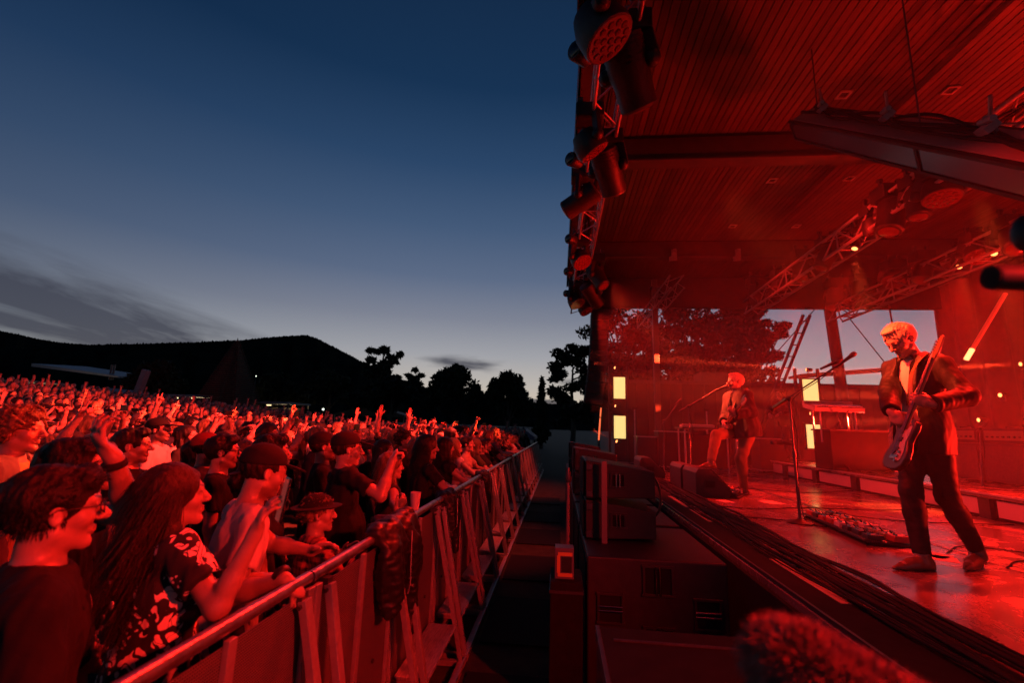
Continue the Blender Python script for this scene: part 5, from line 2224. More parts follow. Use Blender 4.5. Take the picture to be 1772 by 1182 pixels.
def front_people():
    NV, NF = .0065, .0042
    # man with glasses, bottom left
    o, pr = hero(dict(h=1.70, vox=NV, fine=.0036, hair='mop', haircol='brown', strands=900, glasses='clear', top=('jacket', 'black'), under='charcoal', open_front=.03, look=(4, 2, 0), seed=31, nose=1.15, wid=1.03), -1.42, 1.24, (.60, .80),
                 'man with glasses and a mop of brown hair, dark jacket, nearest at the barrier')
    b = MB()
    for i, (x, z) in enumerate(((.075, 1.31),)):
        b.ball((x, .158, z), (.012, .005, .012), 8, 6)
    b.build('pin_badge', ALU, o, 60)
    b = MB()
    for z in (1.36, 1.27, 1.17, 1.06):
        b.ball((.035, .150, z), (.007, .004, .007), 8, 5)
    b.build('buttons', STEEL, o, 60)
    # man behind him, one forearm up over his head
    w = at(196, 792, 0, -1.56)
    hero(dict(h=1.75, vox=NV, fine=NF, hair='short', haircol='brown', strands=500, top=('tee', 'black'), look=(-8, 4, 0), seed=32, mouth=.35,
              armR=dict(ww=w, wp=(.8, .5, -.6), wd=at(150, 740, 0, -1.62) - w, wn=(.3, .6, .5), pose='relaxed')), -1.98, 1.78, (.70, .71),
         'man with short brown hair and a wristband, forearm raised bent over his head')
    b = MB()
    d = (at(150, 740, 0, -1.62) - w).normalized()
    arm = V(0, -.1, 1).normalized()
    e = at(201, 815, 0, -1.56)
    ax = (w - e).normalized()
    m = MB().lathe([(.034, -.012), (.037, -.008), (.037, .008), (.034, .012)], (0, 0, 0), lathe_axis(ax).to_3x3(), 16)
    o = m.build('wristband', CL['black'], None, 40)
    o.location = w - ax * .025
    tag(o, 'dark wristband on the raised forearm of the man behind', 'wristband')
    # woman in a floral top holding a phone up
    w = at(441, 925, 0, -1.06)
    d = at(462, 865, 0, -1.04) - w
    o, pr = hero(dict(h=1.67, fem=True, vox=NV, fine=.0036, hair='long', haircol='auburn', strands=1500, blow=.06, hairlen=1.15, top=('loose', FLORAL), sleeve=.62, look=(-2, 9, 0), seed=33, nose=.8,
                      armR=dict(ww=w, wp=(-.2, -.2, -1), wd=d, wn=(.55, .45, .2), pose=(.25, .3, .35, .4, .1)), armL=dict(w=(-.12, .36, 1.22), pole=(-1, -.3, -.6), d=(.4, .8, .1), n=(0, 0, -1), pose='relaxed')), -1.43, 1.70, (.62, .78),
                 'woman with long auburn hair in a black and white floral top looking up')
    make_phone(w + d.normalized() * .105 + V(.045, .035, .01), frame((.55, .5, -.1)), 'dark phone held up by the woman in the floral top', None)
    # man in a cap, looking down, hand on the rail
    w = at(492, 1003, 0, -1.075)
    o, pr = hero(dict(h=1.73, vox=NV, fine=NF, hair='crop', haircol='brown', cap=('cap', 'black'), beard=.75, top=('tee', 'white'), look=(2, -12, 0), seed=34, lean=(0, -8, 0), wid=1.05,
                      armR=dict(ww=w, wp=(.3, -.6, -1), wd=(.75, .1, -.55), wn=(-.3, .0, -1), pose='grip'),
                      armL=dict(w=(-.02, .40, 1.20), pole=(-1, -.2, -.3), d=(.6, .6, .4), n=(0, -.5, -1), pose='relaxed')), -1.50, 2.12, (.66, .75),
                 'bearded man in a dark cap and pale tee bending his head, hand on the rail')
    wb = MB().lathe([(.033, -.013), (.036, -.009), (.036, .009), (.033, .013)], (0, 0, 0), lathe_axis((.8, -.3, -.5)).to_3x3(), 16).build('wristwatch', BLACKP, None, 40)
    wb.location = w - V(.02, -.01, -.015)
    tag(wb, 'dark watch on the wrist of the hand gripping the rail', 'watch')
    # printed patch on his shirt
    pt = MB()
    pt.box((0, 0, 0), (.11, .004, .055))
    q = pt.build('shirt_patch', CL['white'], o, None, .012)
    q.location = (.155, .075, 1.02)
    q.rotation_euler = (0, 0, rad(-62))
    cu = bpy.data.curves.new('patch_text', 'FONT')
    cu.body = 'BU'
    cu.size = .05
    cu.extrude = .001
    cu.align_x = 'CENTER'
    cu.align_y = 'CENTER'
    cu.materials.append(CL['black'])
    tmp = bpy.data.objects.new('tmp', cu)
    COL.objects.link(tmp)
    bpy.context.view_layer.update()
    tme = bpy.data.meshes.new_from_object(tmp.evaluated_get(bpy.context.evaluated_depsgraph_get()))
    bpy.data.objects.remove(tmp)
    tx = link('patch_text', tme, q)
    tx.location = (0, -.004, 0)
    tx.rotation_euler = (rad(90), 0, 0)
    # boy with hat
    hero(dict(h=1.43, head=1.02, vox=NV, fine=NF, hair='curly', haircol='fair', strands=250, cap=('hat', 'black'), top=('shirt', PLAID), open_front=.05, under='beige', look=(-14, 3, 0), seed=35, mouth=.45, wid=.86, nose=.7,
              armL=dict(w=(-.10, .24, 1.30), pole=(-1, -.2, -.6), d=(.3, .6, .5), n=(1, 0, 0), pose='relaxed'), armR=dict(w=(.10, .26, 1.28), pole=(1, -.2, -.6), d=(-.3, .6, .5), n=(-1, 0, 0), pose='relaxed')), -1.36, 2.66, (.72, .69),
         'smiling boy in a black brimmed hat and plaid shirt at the barrier')
    # woman in a cap between them, dark haired man behind
    hero(dict(h=1.63, fem=True, vox=.0075, fine=.0048, hair='pony', haircol='black', cap=('backcap', 'charcoal'), top=('tee', 'black'), look=(0, 4, 0), seed=36), -1.76, 2.72, (.8, .6), 'woman in a dark backward cap behind the boy in the hat')
    hero(dict(h=1.75, vox=.007, fine=.0045, hair='short', haircol='black', strands=300, top=('tee', 'charcoal'), look=(0, 2, 0), seed=37), -1.98, 3.12, (.86, .5), 'clean shaven dark haired man behind the woman in the backward cap')
    # big man with raised arm
    w = at(678, 800, 0, -1.22)
    d = at(692, 765, 0, -1.2) - w
    hero(dict(h=1.77, vox=.007, fine=.0045, hair='crop', haircol='brown', cap=('cap', 'black'), captilt=-6, top=('tee', 'black'), look=(0, 0, 0), seed=38, wid=1.2, belly=True,
              armR=dict(ww=w, wp=(.2, -.5, -1), wd=d, wn=(.6, .5, .1), pose='fist')), -1.60, 3.46, (.8, .6), 'big man in black cap and black tee with one arm raised')
    hero(dict(h=1.75, vox=.0075, fine=.005, hair='crop', haircol='brown', cap=('cap', 'black'), beard=.5, top=('tee', 'black'), look=(0, 6, 0), seed=39), -2.06, 4.02, (.85, .53), 'bearded man in a dark peaked cap behind the big man')
    # fair woman with a cup
    w = at(690, 893, 0, -1.08)
    d = at(716, 866, 0, -1.0) - w
    hero(dict(h=1.60, fem=True, vox=.007, fine=.0046, hair='long', haircol='fair', strands=600, hairlen=1.1, top=('tank', 'charcoal'), look=(0, 4, 0), seed=40,
              armR=dict(ww=w, wp=(.1, -.6, -1), wd=d, wn=(.1, .4, .4), pose='hold')), -1.42, 3.98, (.78, .62), 'woman with long fair hair in a dark vest top holding a cup')
    c = w + d.normalized() * .10 + V(.03, .03, .02)
    t = thing('plastic_cup', c, 'clear plastic cup in the hand of the fair haired woman', 'cup')
    cp = mat('clear_cup', (.75, .72, .70), .15, spec=.6)
    MB().lathe([(.028, -.06), (.038, .06), (.036, .06), (.027, -.055)], (0, 0, 0), None, 16).build('cup_wall', cp, t, 60)
    MB().lathe([(.026, -.05), (.033, .02)], (0, 0, 0), None, 14).build('drink', mat('beer', (.5, .3, .08), .1), t, 60)
    # long haired man, V neck
    hero(dict(h=1.74, vox=.0075, fine=.005, hair='long', haircol='black', strands=700, hairlen=.75, top=('tee', 'black'), vneck=.13, look=(0, 0, 0), seed=41, lean=(0, -6, 0), **LEAN), -1.40, 4.78, (.82, .57),
         'man with long dark hair and a V neck tee leaning on the barrier')
    hero(dict(h=1.70, vox=.008, fine=.0052, hair='long', haircol='black', strands=500, hairlen=.9, beard=.6, top=('jacket', 'black'), under='beige', look=(10, 2, 0), seed=42, lean=(0, -8, 0), sleeve=.3, open_front=.075,
              armL=dict(w=(-.06, .46, 1.22), pole=(-1, -.2, -.4), d=(.5, .8, -.2), n=(0, -.2, -1)), armR=dict(w=(.10, .44, 1.20), pole=(1, -.2, -.4), d=(-.3, .9, -.3), n=(0, -.2, -1))), -1.42, 5.62, (.80, .60),
         'long dark haired man in a cut off vest over a pale tee at the barrier')
    hero(dict(h=1.68, fem=True, vox=.008, fine=.0052, hair='bob', haircol='fair', strands=300, top=('tank', 'white'), look=(8, 26, 0), seed=43, mouth=.7, **LEAN), -1.40, 6.55, (.8, .6), 'woman with fair bobbed hair tipping her bright face up at the barrier')
    # brightly lit men further left
    o, pr = hero(dict(h=1.87, vox=.007, fine=.0046, hair='curly', haircol='fair', strands=400, beard=.25, top=('jacket', 'grey'), under='yellow', open_front=.10, look=(0, 2, 0), seed=44), -3.28, 2.57, (.90, .42), 'curly haired man in a pale open jacket brightly lit at the far left')
    hero(dict(h=1.76, vox=.007, fine=.0046, hair='short', haircol='brown', beard=.5, top=('tee', 'black'), look=(0, 4, 0), seed=45), -3.00, 3.08, (.86, .5), 'bearded short haired man with brightly lit face behind the raised forearm')
    hero(dict(h=1.72, vox=.0075, fine=.005, hair='crop', cap=('cap', 'red'), glasses='clear', beard=.7, top=('tee', 'charcoal'), look=(0, 2, 0), seed=46), -2.86, 3.62, (.85, .5), 'bearded man in a flat cap and glasses, third row behind the floral top')
    hero(dict(h=1.73, vox=.0075, fine=.005, hair='short', haircol='black', glasses='clear', beard=.7, top=('tee', 'black'), look=(0, 2, 0), seed=47), -2.42, 3.22, (.86, .5), 'dark bearded man in glasses behind the long auburn hair')
    hero(dict(h=1.70, vox=.0075, fine=.005, hair='mop', haircol='black', strands=300, glasses='clear', top=('tee', 'charcoal'), look=(0, -3, 0), seed=48), -2.28, 3.62, (.86, .5), 'man with a dark fringe over his glasses left of the clean shaven man')
    hero(dict(h=1.66, vox=.0075, fine=.005, hair='short', haircol='black', cap=('beanie', 'black'), top=('jacket', 'black'), seed=49), -2.66, 2.46, (.8, .6), 'man in a black beanie and dark jacket in front of the curly haired man')


front_people()


def draped_jacket():
    y0 = 2.95
    f = Field(graded(-.24, .28, .012, []), graded(-.5, .5, .012, []), graded(.42, 1.36, .012, []))
    f.cap((0, -.26, 1.225), (0, .26, 1.225), .055, .06, .04)
    f.ell((.075, -.10, 1.02), (.045, .20, .24), None, .05)
    f.ell((.085, .16, 1.02), (.05, .17, .26), None, .05)
    f.cap((.10, -.20, 1.15), (.12, -.20, .80), .05, .045, .04)
    f.cap((.11, .12, 1.12), (.13, .14, .60), .055, .045, .04)
    f.ell((-.07, 0, 1.05), (.045, .28, .2), None, .05)
    f.noise(.013, .14, 5, None, None, (1, 1, .5))
    f.noise(.004, .05, 6, None, None, (.6, .6, 1.4))
    P, Q = f.mesh()
    t = thing('draped_jacket', (rail_x(y0), y0, 0), 'black puffy jacket slung over the barrier rail beside the fair woman', 'jacket')
    link('cloth', np_mesh('cloth', P, Q, mat('nylon', (.014, .014, .016), .5, bump=.4, bscale=25)), t)
    b = MB()
    b.path([(.145, -.02, 1.2), (.155, -.02, .9), (.14, -.01, .84)], .004, 5)
    b.build('zip', ALU, t)
    for k, (y, lab) in enumerate(((4.35, 'small dark jacket hung over the barrier under the folded arms'), (6.35, 'dark bag strap and jacket hung on the barrier farther along'))):
        c = copy_tree(t)
        c.location = (rail_x(y), y, .28)
        c.scale = (.8, .55, .76)
        c['label'] = lab
        c['group'] = 'clothes hung over the barrier'
    t['group'] = 'clothes hung over the barrier'


draped_jacket()

# ------------------------------------------------------------------ the crowd behind them
UP = dict(
    down=dict(),
    lean=LEAN,
    phone2=dict(armL=dict(w=(-.095, .30, 1.74), pole=(-1, .2, -.8), d=(.25, .1, 1), n=(.9, .4, 0), pose='hold'), armR=dict(w=(.095, .30, 1.74), pole=(1, .2, -.8), d=(-.25, .1, 1), n=(-.9, .4, 0), pose='hold')),
    phone1=dict(armR=dict(w=(.16, .30, 1.80), pole=(1, .2, -.8), d=(-.05, .15, 1), n=(0, 1, 0), pose='hold')),
    point=dict(armR=dict(w=(.22, .22, 1.90), pole=(1, .1, -.5), d=(.0, .22, 1), n=(0, 1, 0), pose='point')),
    fist=dict(armL=dict(w=(-.24, .26, 1.84), pole=(-1, .1, -.5), d=(.0, .1, 1), n=(0, 1, 0), pose='fist')),
    horns=dict(armR=dict(w=(.26, .16, 1.92), pole=(1, .1, -.5), d=(.05, .12, 1), n=(0, 1, 0), pose='horns')),
    both=dict(armL=dict(w=(-.30, .14, 1.90), pole=(-1, .1, -.5), d=(-.1, .1, 1), n=(0, 1, 0), pose='open'), armR=dict(w=(.30, .12, 1.92), pole=(1, .1, -.5), d=(.1, .12, 1), n=(0, 1, 0), pose='open')),
    clap=dict(armL=dict(w=(-.05, .34, 1.52), pole=(-1, -.2, -.6), d=(.15, .3, 1), n=(1, 0, 0), pose='open'), armR=dict(w=(.05, .34, 1.52), pole=(1, -.2, -.6), d=(-.15, .3, 1), n=(-1, 0, 0), pose='open')),
)
POSE_TXT = dict(down='arms down', lean='leaning in', phone2='phone in hands', phone1='phone held high', point='finger pointing up', fist='fist raised', horns='horns hand up', both='both arms up', clap='clapping')
PROTO = []


def proto(pose, who, **kw):
    sp = dict(vox=.0105, fine=.0066, zcut=.62, trousers=None, look=(0, 6, 0), fr=1.12)
    sp.update(UP[pose])
    sp.update(kw)
    sp['seed'] = 100 + len(PROTO) * 7
    PROTO.append((person(sp, False), pose, who))


proto('down', 'short haired man', hair='short', top=('tee', 'black'))
proto('down', 'man in a cap', hair='crop', cap=('cap', 'black'), beard=.5, top=('tee', 'black'))
proto('down', 'long haired woman', fem=True, hair='long', haircol='brown', top=('tee', 'black'))
proto('down', 'curly haired man', hair='curly', haircol='brown', top=('jacket', 'black'), under='grey')
proto('down', 'bald bearded man with glasses', hair='bald', beard=.85, glasses='clear', top=('tee', 'black'), wid=1.08)
proto('down', 'woman with a ponytail', fem=True, hair='pony', haircol='fair', top=('jacket', 'black'), under='white')
proto('down', 'woman with bobbed hair', fem=True, hair='bob', haircol='auburn', mouth=.5, top=('tee', 'black'))
proto('down', 'man in a beanie', hair='crop', cap=('beanie', 'charcoal'), top=('jacket', 'black'), under='grey')
proto('phone2', 'short haired man', hair='short', haircol='black', top=('tee', 'black'))
proto('phone2', 'long haired woman', fem=True, hair='long', haircol='fair', top=('tank', 'black'))
proto('phone1', 'man in glasses', hair='short', haircol='black', glasses='clear', beard=.4, top=('tee', 'black'))
proto('point', 'short haired man', hair='short', haircol='fair', mouth=.6, top=('tee', 'black'))
proto('fist', 'bearded man', hair='mop', haircol='brown', beard=.8, mouth=.6, top=('tee', 'black'))
proto('horns', 'long haired woman', fem=True, hair='long', haircol='brown', mouth=.7, top=('tank', 'black'))
proto('both', 'man with cropped hair', hair='crop', haircol='brown', mouth=.8, top=('tee', 'black'))
proto('clap', 'woman with bobbed hair', fem=True, hair='bob', haircol='brown', mouth=.5, top=('tee', 'black'))
proto('lean', 'short haired man', hair='short', haircol='brown', top=('tee', 'black'), zcut=None, lean=(0, -6, 0), trousers='denim')
proto('lean', 'long haired woman', fem=True, hair='long', haircol='fair', top=('tee', 'black'), zcut=None, lean=(0, -6, 0), trousers='denim')
NP_DOWN, NP_UP = list(range(0, 8)), list(range(8, 16))


def zone(px, d):
    lat = 'under long roof' if px < 170 else 'below leaning slab' if px < 300 else 'before the spire' if px < 450 else 'below wooded hill' if px < 600 else 'before tall gum' if px < 750 else 'towards barrier end'
    dep = 'near front' if d < 5.0 else 'mid crowd' if d < 7.0 else 'farther back' if d < 8.6 else 'deep in crowd'
    return dep, lat


def project(p):
    d = Vector(p) - V(0, 0, CAMZ)
    z = d.dot(CF)
    return (CX + FPX * d.dot(CR) / z, CY - FPX * d.dot(CU) / z, z)


def make_crowd():
    ups = [8, 9, 10, 8, 9, 10, 11, 12, 13, 14, 15, 15]
    r = random.Random(21)
    tops = ['black', 'black', 'black', 'charcoal', 'charcoal', 'navy', 'grey', 'white', 'beige', 'green', 'red']
    spots = []
    dx, dy = .60, .56
    for j in range(-2, 64):
        for i in range(0, 64):
            x = -1.95 - i * dx - (j % 2) * dx * .5 + r.uniform(-.12, .12)
            y = .4 + j * dy + r.uniform(-.12, .12)
            if x < -30 or y > 27 + .15 * x * 0:
                continue
            q = project((x, y, 1.7 + gz(x, y)))
            if q[2] < .8 or not (-70 < q[0] < 1000):
                continue
            d = math.hypot(x, y)
            if d < 3.1 or d > 31:
                continue
            if any((x - a) ** 2 + (y - b) ** 2 < c * c for a, b, c in SPOTS):
                continue
            # keep sight lines to the lit faces near the front open
            if any(abs(q[0] - px) < w and d < dd for px, w, dd in ((42, 62, 4.1), (205, 34, 4.2))):
                continue
            spots.append((d, x, y, q[0]))
    front = []
    y = 7.25
    raised = []
    for px, py, pi in ((174, 657, 11), (238, 664, 13), (322, 698, 11), (656, 713, 12), (629, 714, 10), (694, 722, 10), (771, 714, 13), (812, 722, 12), (490, 716, 8), (560, 716, 12)):
        best = None
        for k in range(40, 200):
            d_ = k * .1
            p = Vector((0, 0, CAMZ)) + ray(px, py) * d_
            hz_ = (2.10 if pi in (11, 13) else 2.0) + gz(p.x, p.y)
            if p.x < -1.9 and d_ > 4.3 and (best is None or abs(p.z - hz_) < best[0]):
                best = (abs(p.z - hz_), p.x - .15, p.y - .15)
        if best:
            raised.append((best[1], best[2], pi))
            spots = [q for q in spots if (q[1] - best[1]) ** 2 + (q[2] - best[2]) ** 2 > .2]
    while y < 20.5:
        front.append((math.hypot(1.4, y), -1.42 + r.uniform(-.04, .04), y, project((-1.42, y, 1.7))[0]))
        y += r.uniform(.50, .62)
    spots += front
    spots.sort()
    n_ind = 300 - len(SPOTS)
    made = {}
    labelled = []
    phone_proto = {}
    n_ind -= len(raised)
    todo = [(math.hypot(x, y), x, y, project((x, y, 1.7))[0], pi) for x, y, pi in raised] + [(*q, None) for q in spots[:n_ind]]
    for k, (d, x, y, px, pset) in enumerate(todo):
        isf = (d, x, y, px) in front
        if pset is not None:
            pi = pset
        elif isf:
            pi = r.choice((16, 17))
        else:
            pi = r.choice(ups) if r.random() < (.16 if d < 4.6 else .24) else r.choice(NP_DOWN)
        pr, pose, who = PROTO[pi]
        tx, ty = 3.0 + r.uniform(-1, 2), 7.0 + r.uniform(-2.5, 2.5)
        fx, fy = tx - x, ty - y
        if isf:
            fx, fy = 1.0, .35 + r.uniform(-.5, .5) - .06 * max(0, y - 8)
        L = math.hypot(fx, fy)
        s = r.uniform(.90, 1.06) * (.96 if y > 14 else 1)
        dark = r.choice(tops)
        hc_ = r.choice(('brown', 'brown', 'black', 'fair', 'fair', 'auburn'))
        tone = {'brown': 'brown', 'black': 'dark', 'fair': 'fair', 'auburn': 'auburn'}[hc_]
        if 'haired' in who:
            who = who.replace('haired', tone + ' haired')
        elif 'bobbed hair' in who or 'ponytail' in who or 'cropped hair' in who:
            who = who.replace('bobbed', 'bobbed ' + tone).replace('a ponytail', tone + ' ponytail').replace('cropped', 'cropped ' + tone)
        lab = who + ', ' + ('dark top' if dark in ('black', 'charcoal', 'navy', 'green', 'red') else 'pale top') + ', ' + POSE_TXT[pose]
        dep, lat = zone(px, d)
        if isf:
            lab += ' on the barrier, ' + ('nearer' if y < 9 else 'middle' if y < 12 else 'farther' if y < 16 else 'last') + ' part'
        else:
            lab += ', ' + dep + ' ' + lat
        o = put(pr, x, y, gz(x, y) - .01, (fx / L, fy / L), lab, 'people standing in the crowd', s)
        labelled.append((o, px))
        for c in o.children:
            nm = c.name.split('.')[0]
            if nm in ('t_shirt', 'vest_top', 'jacket') and not (nm == 't_shirt' and 'under' in c.data.name):
                c.material_slots[0].link = 'OBJECT'
                c.material_slots[0].material = CL[dark]
            if nm == 'hair':
                c.material_slots[0].link = 'OBJECT'
                c.material_slots[0].material = HAIRS[hc_]
        if pose in ('phone2', 'phone1'):
            Hs = pr['H'] * s
            a = o.rotation_euler.z
            lp = V(0, .345, 1.86) if pose == 'phone2' else V(.145, .375, 1.91)
            wp = Matrix.Rotation(a, 3, 'Z') @ (lp * Hs) + o.location
            R = Matrix.Rotation(a, 3, 'Z') @ (Matrix.Rotation(rad(90), 3, 'Y') if pose == 'phone2' else Matrix.Identity(3))
            pl = 'phone of the ' + who.replace(' with glasses', '') + ' ' + dep + ' ' + lat
            if 'ph' not in phone_proto:
                phone_proto['ph'] = make_phone(wp, R, pl)
                labelled.append((phone_proto['ph'], px))
            else:
                c = copy_tree(phone_proto['ph'])
                c.location = wp
                c.rotation_euler = R.to_euler()
                c['label'] = pl
                labelled.append((c, px))
    # where look and place do not tell two apart, their order does
    same = {}
    for o, px in labelled:
        same.setdefault(o['label'], []).append((px, o))
    nth = ['leftmost', 'second', 'third', 'fourth', 'fifth', 'sixth', 'seventh', 'eighth']
    for lab, lst in same.items():
        if len(lst) > 1:
            lst.sort(key=lambda q: q[0])
            for i, (px, o) in enumerate(lst):
                w_ = nth[i] if i < len(lst) - 1 else 'rightmost'
                o['label'] = w_ + ' ' + lab
    # everyone farther back: one mass
    b = MB()
    mats = [SKIN_CROWD, HAIRS['brown'], CL['black'], CL['grey'], HAIRS['fair'], CL['beige']]
    for d, x, y, px in spots[n_ind:]:
        tx, ty = 3.0 - x, 7.0 - y
        a = math.atan2(-tx, ty) + r.uniform(-.3, .3)
        R = Matrix.Rotation(a, 3, 'Z')
        s = r.uniform(.92, 1.06)
        O = V(x, y, gz(x, y))

        def W(v):
            return R @ (V(*v) * s) + O
        h = W((0, .02, 1.61))
        b.cur = 0
        b.ball(h, (.075 * s, .082 * s, .115 * s), 8, 6)
        b.tube(W((0, .09, 1.62)), W((0, .115, 1.585)), .012, .016, 5)
        b.tube(W((0, -.01, 1.54)), W((0, -.01, 1.42)), .05, .06, 6)
        b.cur = r.choice((1, 1, 1, 4))
        k = r.random()
        b.ball(W((0, -.018, 1.655)), (.086 * s, .090 * s, .090 * s), 8, 6)
        if k < .35:
            b.tube(W((0, -.06, 1.6)), W((0, -.08, 1.38)), .085, .05, 6)
        b.cur = r.choice((2, 2, 3, 5))
        b.path([W((0, 0, 1.45)), W((0, 0, 1.40)), W((0, 0, 1.2)), W((0, 0, .9))], [.07 * s, .16 * s, .17 * s, .15 * s], 8)
        up = r.random()
        for sx in (-1, 1):
            S = W((sx * .17, 0, 1.38))
            if up < .02 or (up < .07 and sx > 0):
                E, H_ = W((sx * .27, .12, 1.55)), W((sx * .22, .22, 1.85 + r.uniform(-.1, .1)))
                b.tube(S, E, .055, .045, 6)
                b.cur, c0 = 0, b.cur
                b.tube(E, H_, .042, .03, 6)
                b.ball(H_ + V(0, 0, .05), (.04, .04, .06), 6, 5)
                for q in (-.03, 0, .03):
                    b.tube(H_ + V(q, 0, .08), H_ + V(q * 1.6, .01, .15), .011, .009, 4)
                b.cur = c0
            else:
                b.tube(S, W((sx * .25, .03, 1.1)), .055, .045, 6)
    o = b.build('distant_crowd', mats, None, 60)
    me = o.data
    at_ = me.color_attributes.new('tint', 'FLOAT_COLOR', 'POINT')
    at_.data.foreach_set('color', np.ones(4 * len(me.vertices), F32))
    tag(o, kind='stuff')
    print('CROWD', len(spots), 'individual', n_ind, 'far', len(spots) - n_ind, 'at', spots[min(n_ind, len(spots) - 1)][0])


make_crowd()
print('T people', time.time() - T0)

# ------------------------------------------------------------------ instruments and the band
GLOSSB = mat('guitar_lacquer', (.06, .02, .015), .4, noise=.15, nscale=4)
MAPLE = mat('maple_neck', (.42, .25, .11), .35, noise=.2, nscale=10, stretch=(6, .4, 6))
ROSEW = mat('rosewood_board', (.07, .035, .02), .45, noise=.25, nscale=12)
CHROME = mat('chrome', (.6, .55, .5), .2, 1.0)
PEARL = mat('pickguard', (.55, .42, .36), .25)


def guitar(name, loc, R, label, strap_pts, body_col, L=1.0, guard=PEARL):
    """neck along local Y, strings towards local Z; origin at the bridge end of the body"""
    t = thing(name, loc, label, 'guitar', None, R)
    out = [(0, -.20), (.09, -.195), (.15, -.16), (.172, -.10), (.155, -.03), (.122, .03), (.128, .08), (.145, .13), (.135, .185), (.105, .205), (.072, .175), (.05, .14), (.03, .13), (-.03, .13), (-.05, .15),
           (-.08, .20), (-.115, .235), (-.14, .21), (-.142, .15), (-.12, .09), (-.112, .03), (-.14, -.03), (-.168, -.09), (-.16, -.15), (-.10, -.19)]
    b = MB()
    b.prism(out, 2, -.022, .022)
    o = b.build('body', body_col, t, 50, .008)
    pg = [(.02, .12), (.06, .13), (.09, .165), (.118, .15), (.112, .08), (.10, .02), (.125, -.05), (.11, -.12), (.05, -.14), (.02, -.06)]
    MB().prism(pg, 2, .0225, .0255).build('pickguard', guard, t, 40)
    nk = .62 * L
    MB().box((0, .10 + nk / 2, .018), (.050, nk, .020)).build('neck', MAPLE, t, None, .006)
    MB().box((0, .10 + nk / 2, .031), (.052, nk - .004, .006)).build('fingerboard', ROSEW, t)
    b = MB()
    for k in range(18):
        y = .10 + nk * (1 - 2 ** (-k / 12)) * 1.35
        if y < .1 + nk:
            b.box((0, .10 + nk - (y - .10), .0347), (.050, .002, .0015))
    b.build('frets', CHROME, t)
    hd = [(-.026, .10 + nk), (.026, .10 + nk), (.045, .15 + nk), (.040, .28 + nk), (.012, .30 + nk), (-.03, .27 + nk), (-.034, .14 + nk)]
    MB().prism(hd, 2, .008, .022).build('headstock', MAPLE, t, 40, .003)
    for k in range(6):
        y = .145 + nk + k * .023
        b = MB()
        b.lathe([(.006, .022), (.006, .034)], (-.012 + .002 * k, y, 0), None, 8)
        b.tube((-.03, y, .014), (-.062, y, .014), .003, seg=5)
        b.box((-.068, y, .014), (.016, .012, .006))
        b.build('tuning_peg', CHROME, t)
    for y in (.045, -.035):
        MB().box((0, y, .027), (.085, .032, .010)).build('pickup', BLACKP, t, None, .003)
    MB().box((0, -.10, .028), (.08, .036, .012)).build('bridge', CHROME, t, None, .003)
    for k in range(3):
        MB().lathe([(.012, .022), (.011, .040)], (.085 - .01 * k, -.06 - k * .035, 0), None, 12).build('knob', CHROME, t, 40)
    b = MB()
    for k in range(6):
        x = (k - 2.5) * .0072
        b.tube((x, -.10, .038), (x * .8, .14 + nk, .036), .0006, seg=4)
    b.build('strings', CHROME, t)
    if strap_pts:
        Ri = R.transposed()
        pts = [Ri @ (Vector(p) - Vector(loc)) for p in strap_pts]
        cp = curve_pts(pts, 6)
        b = MB()
        for i in range(len(cp) - 1):
            b.beam(cp[i], cp[i + 1] + (cp[i + 1] - cp[i]) * .08, .052, .004, (0, 0, 1))
        b.build('strap', LEATHER, t)
    return t


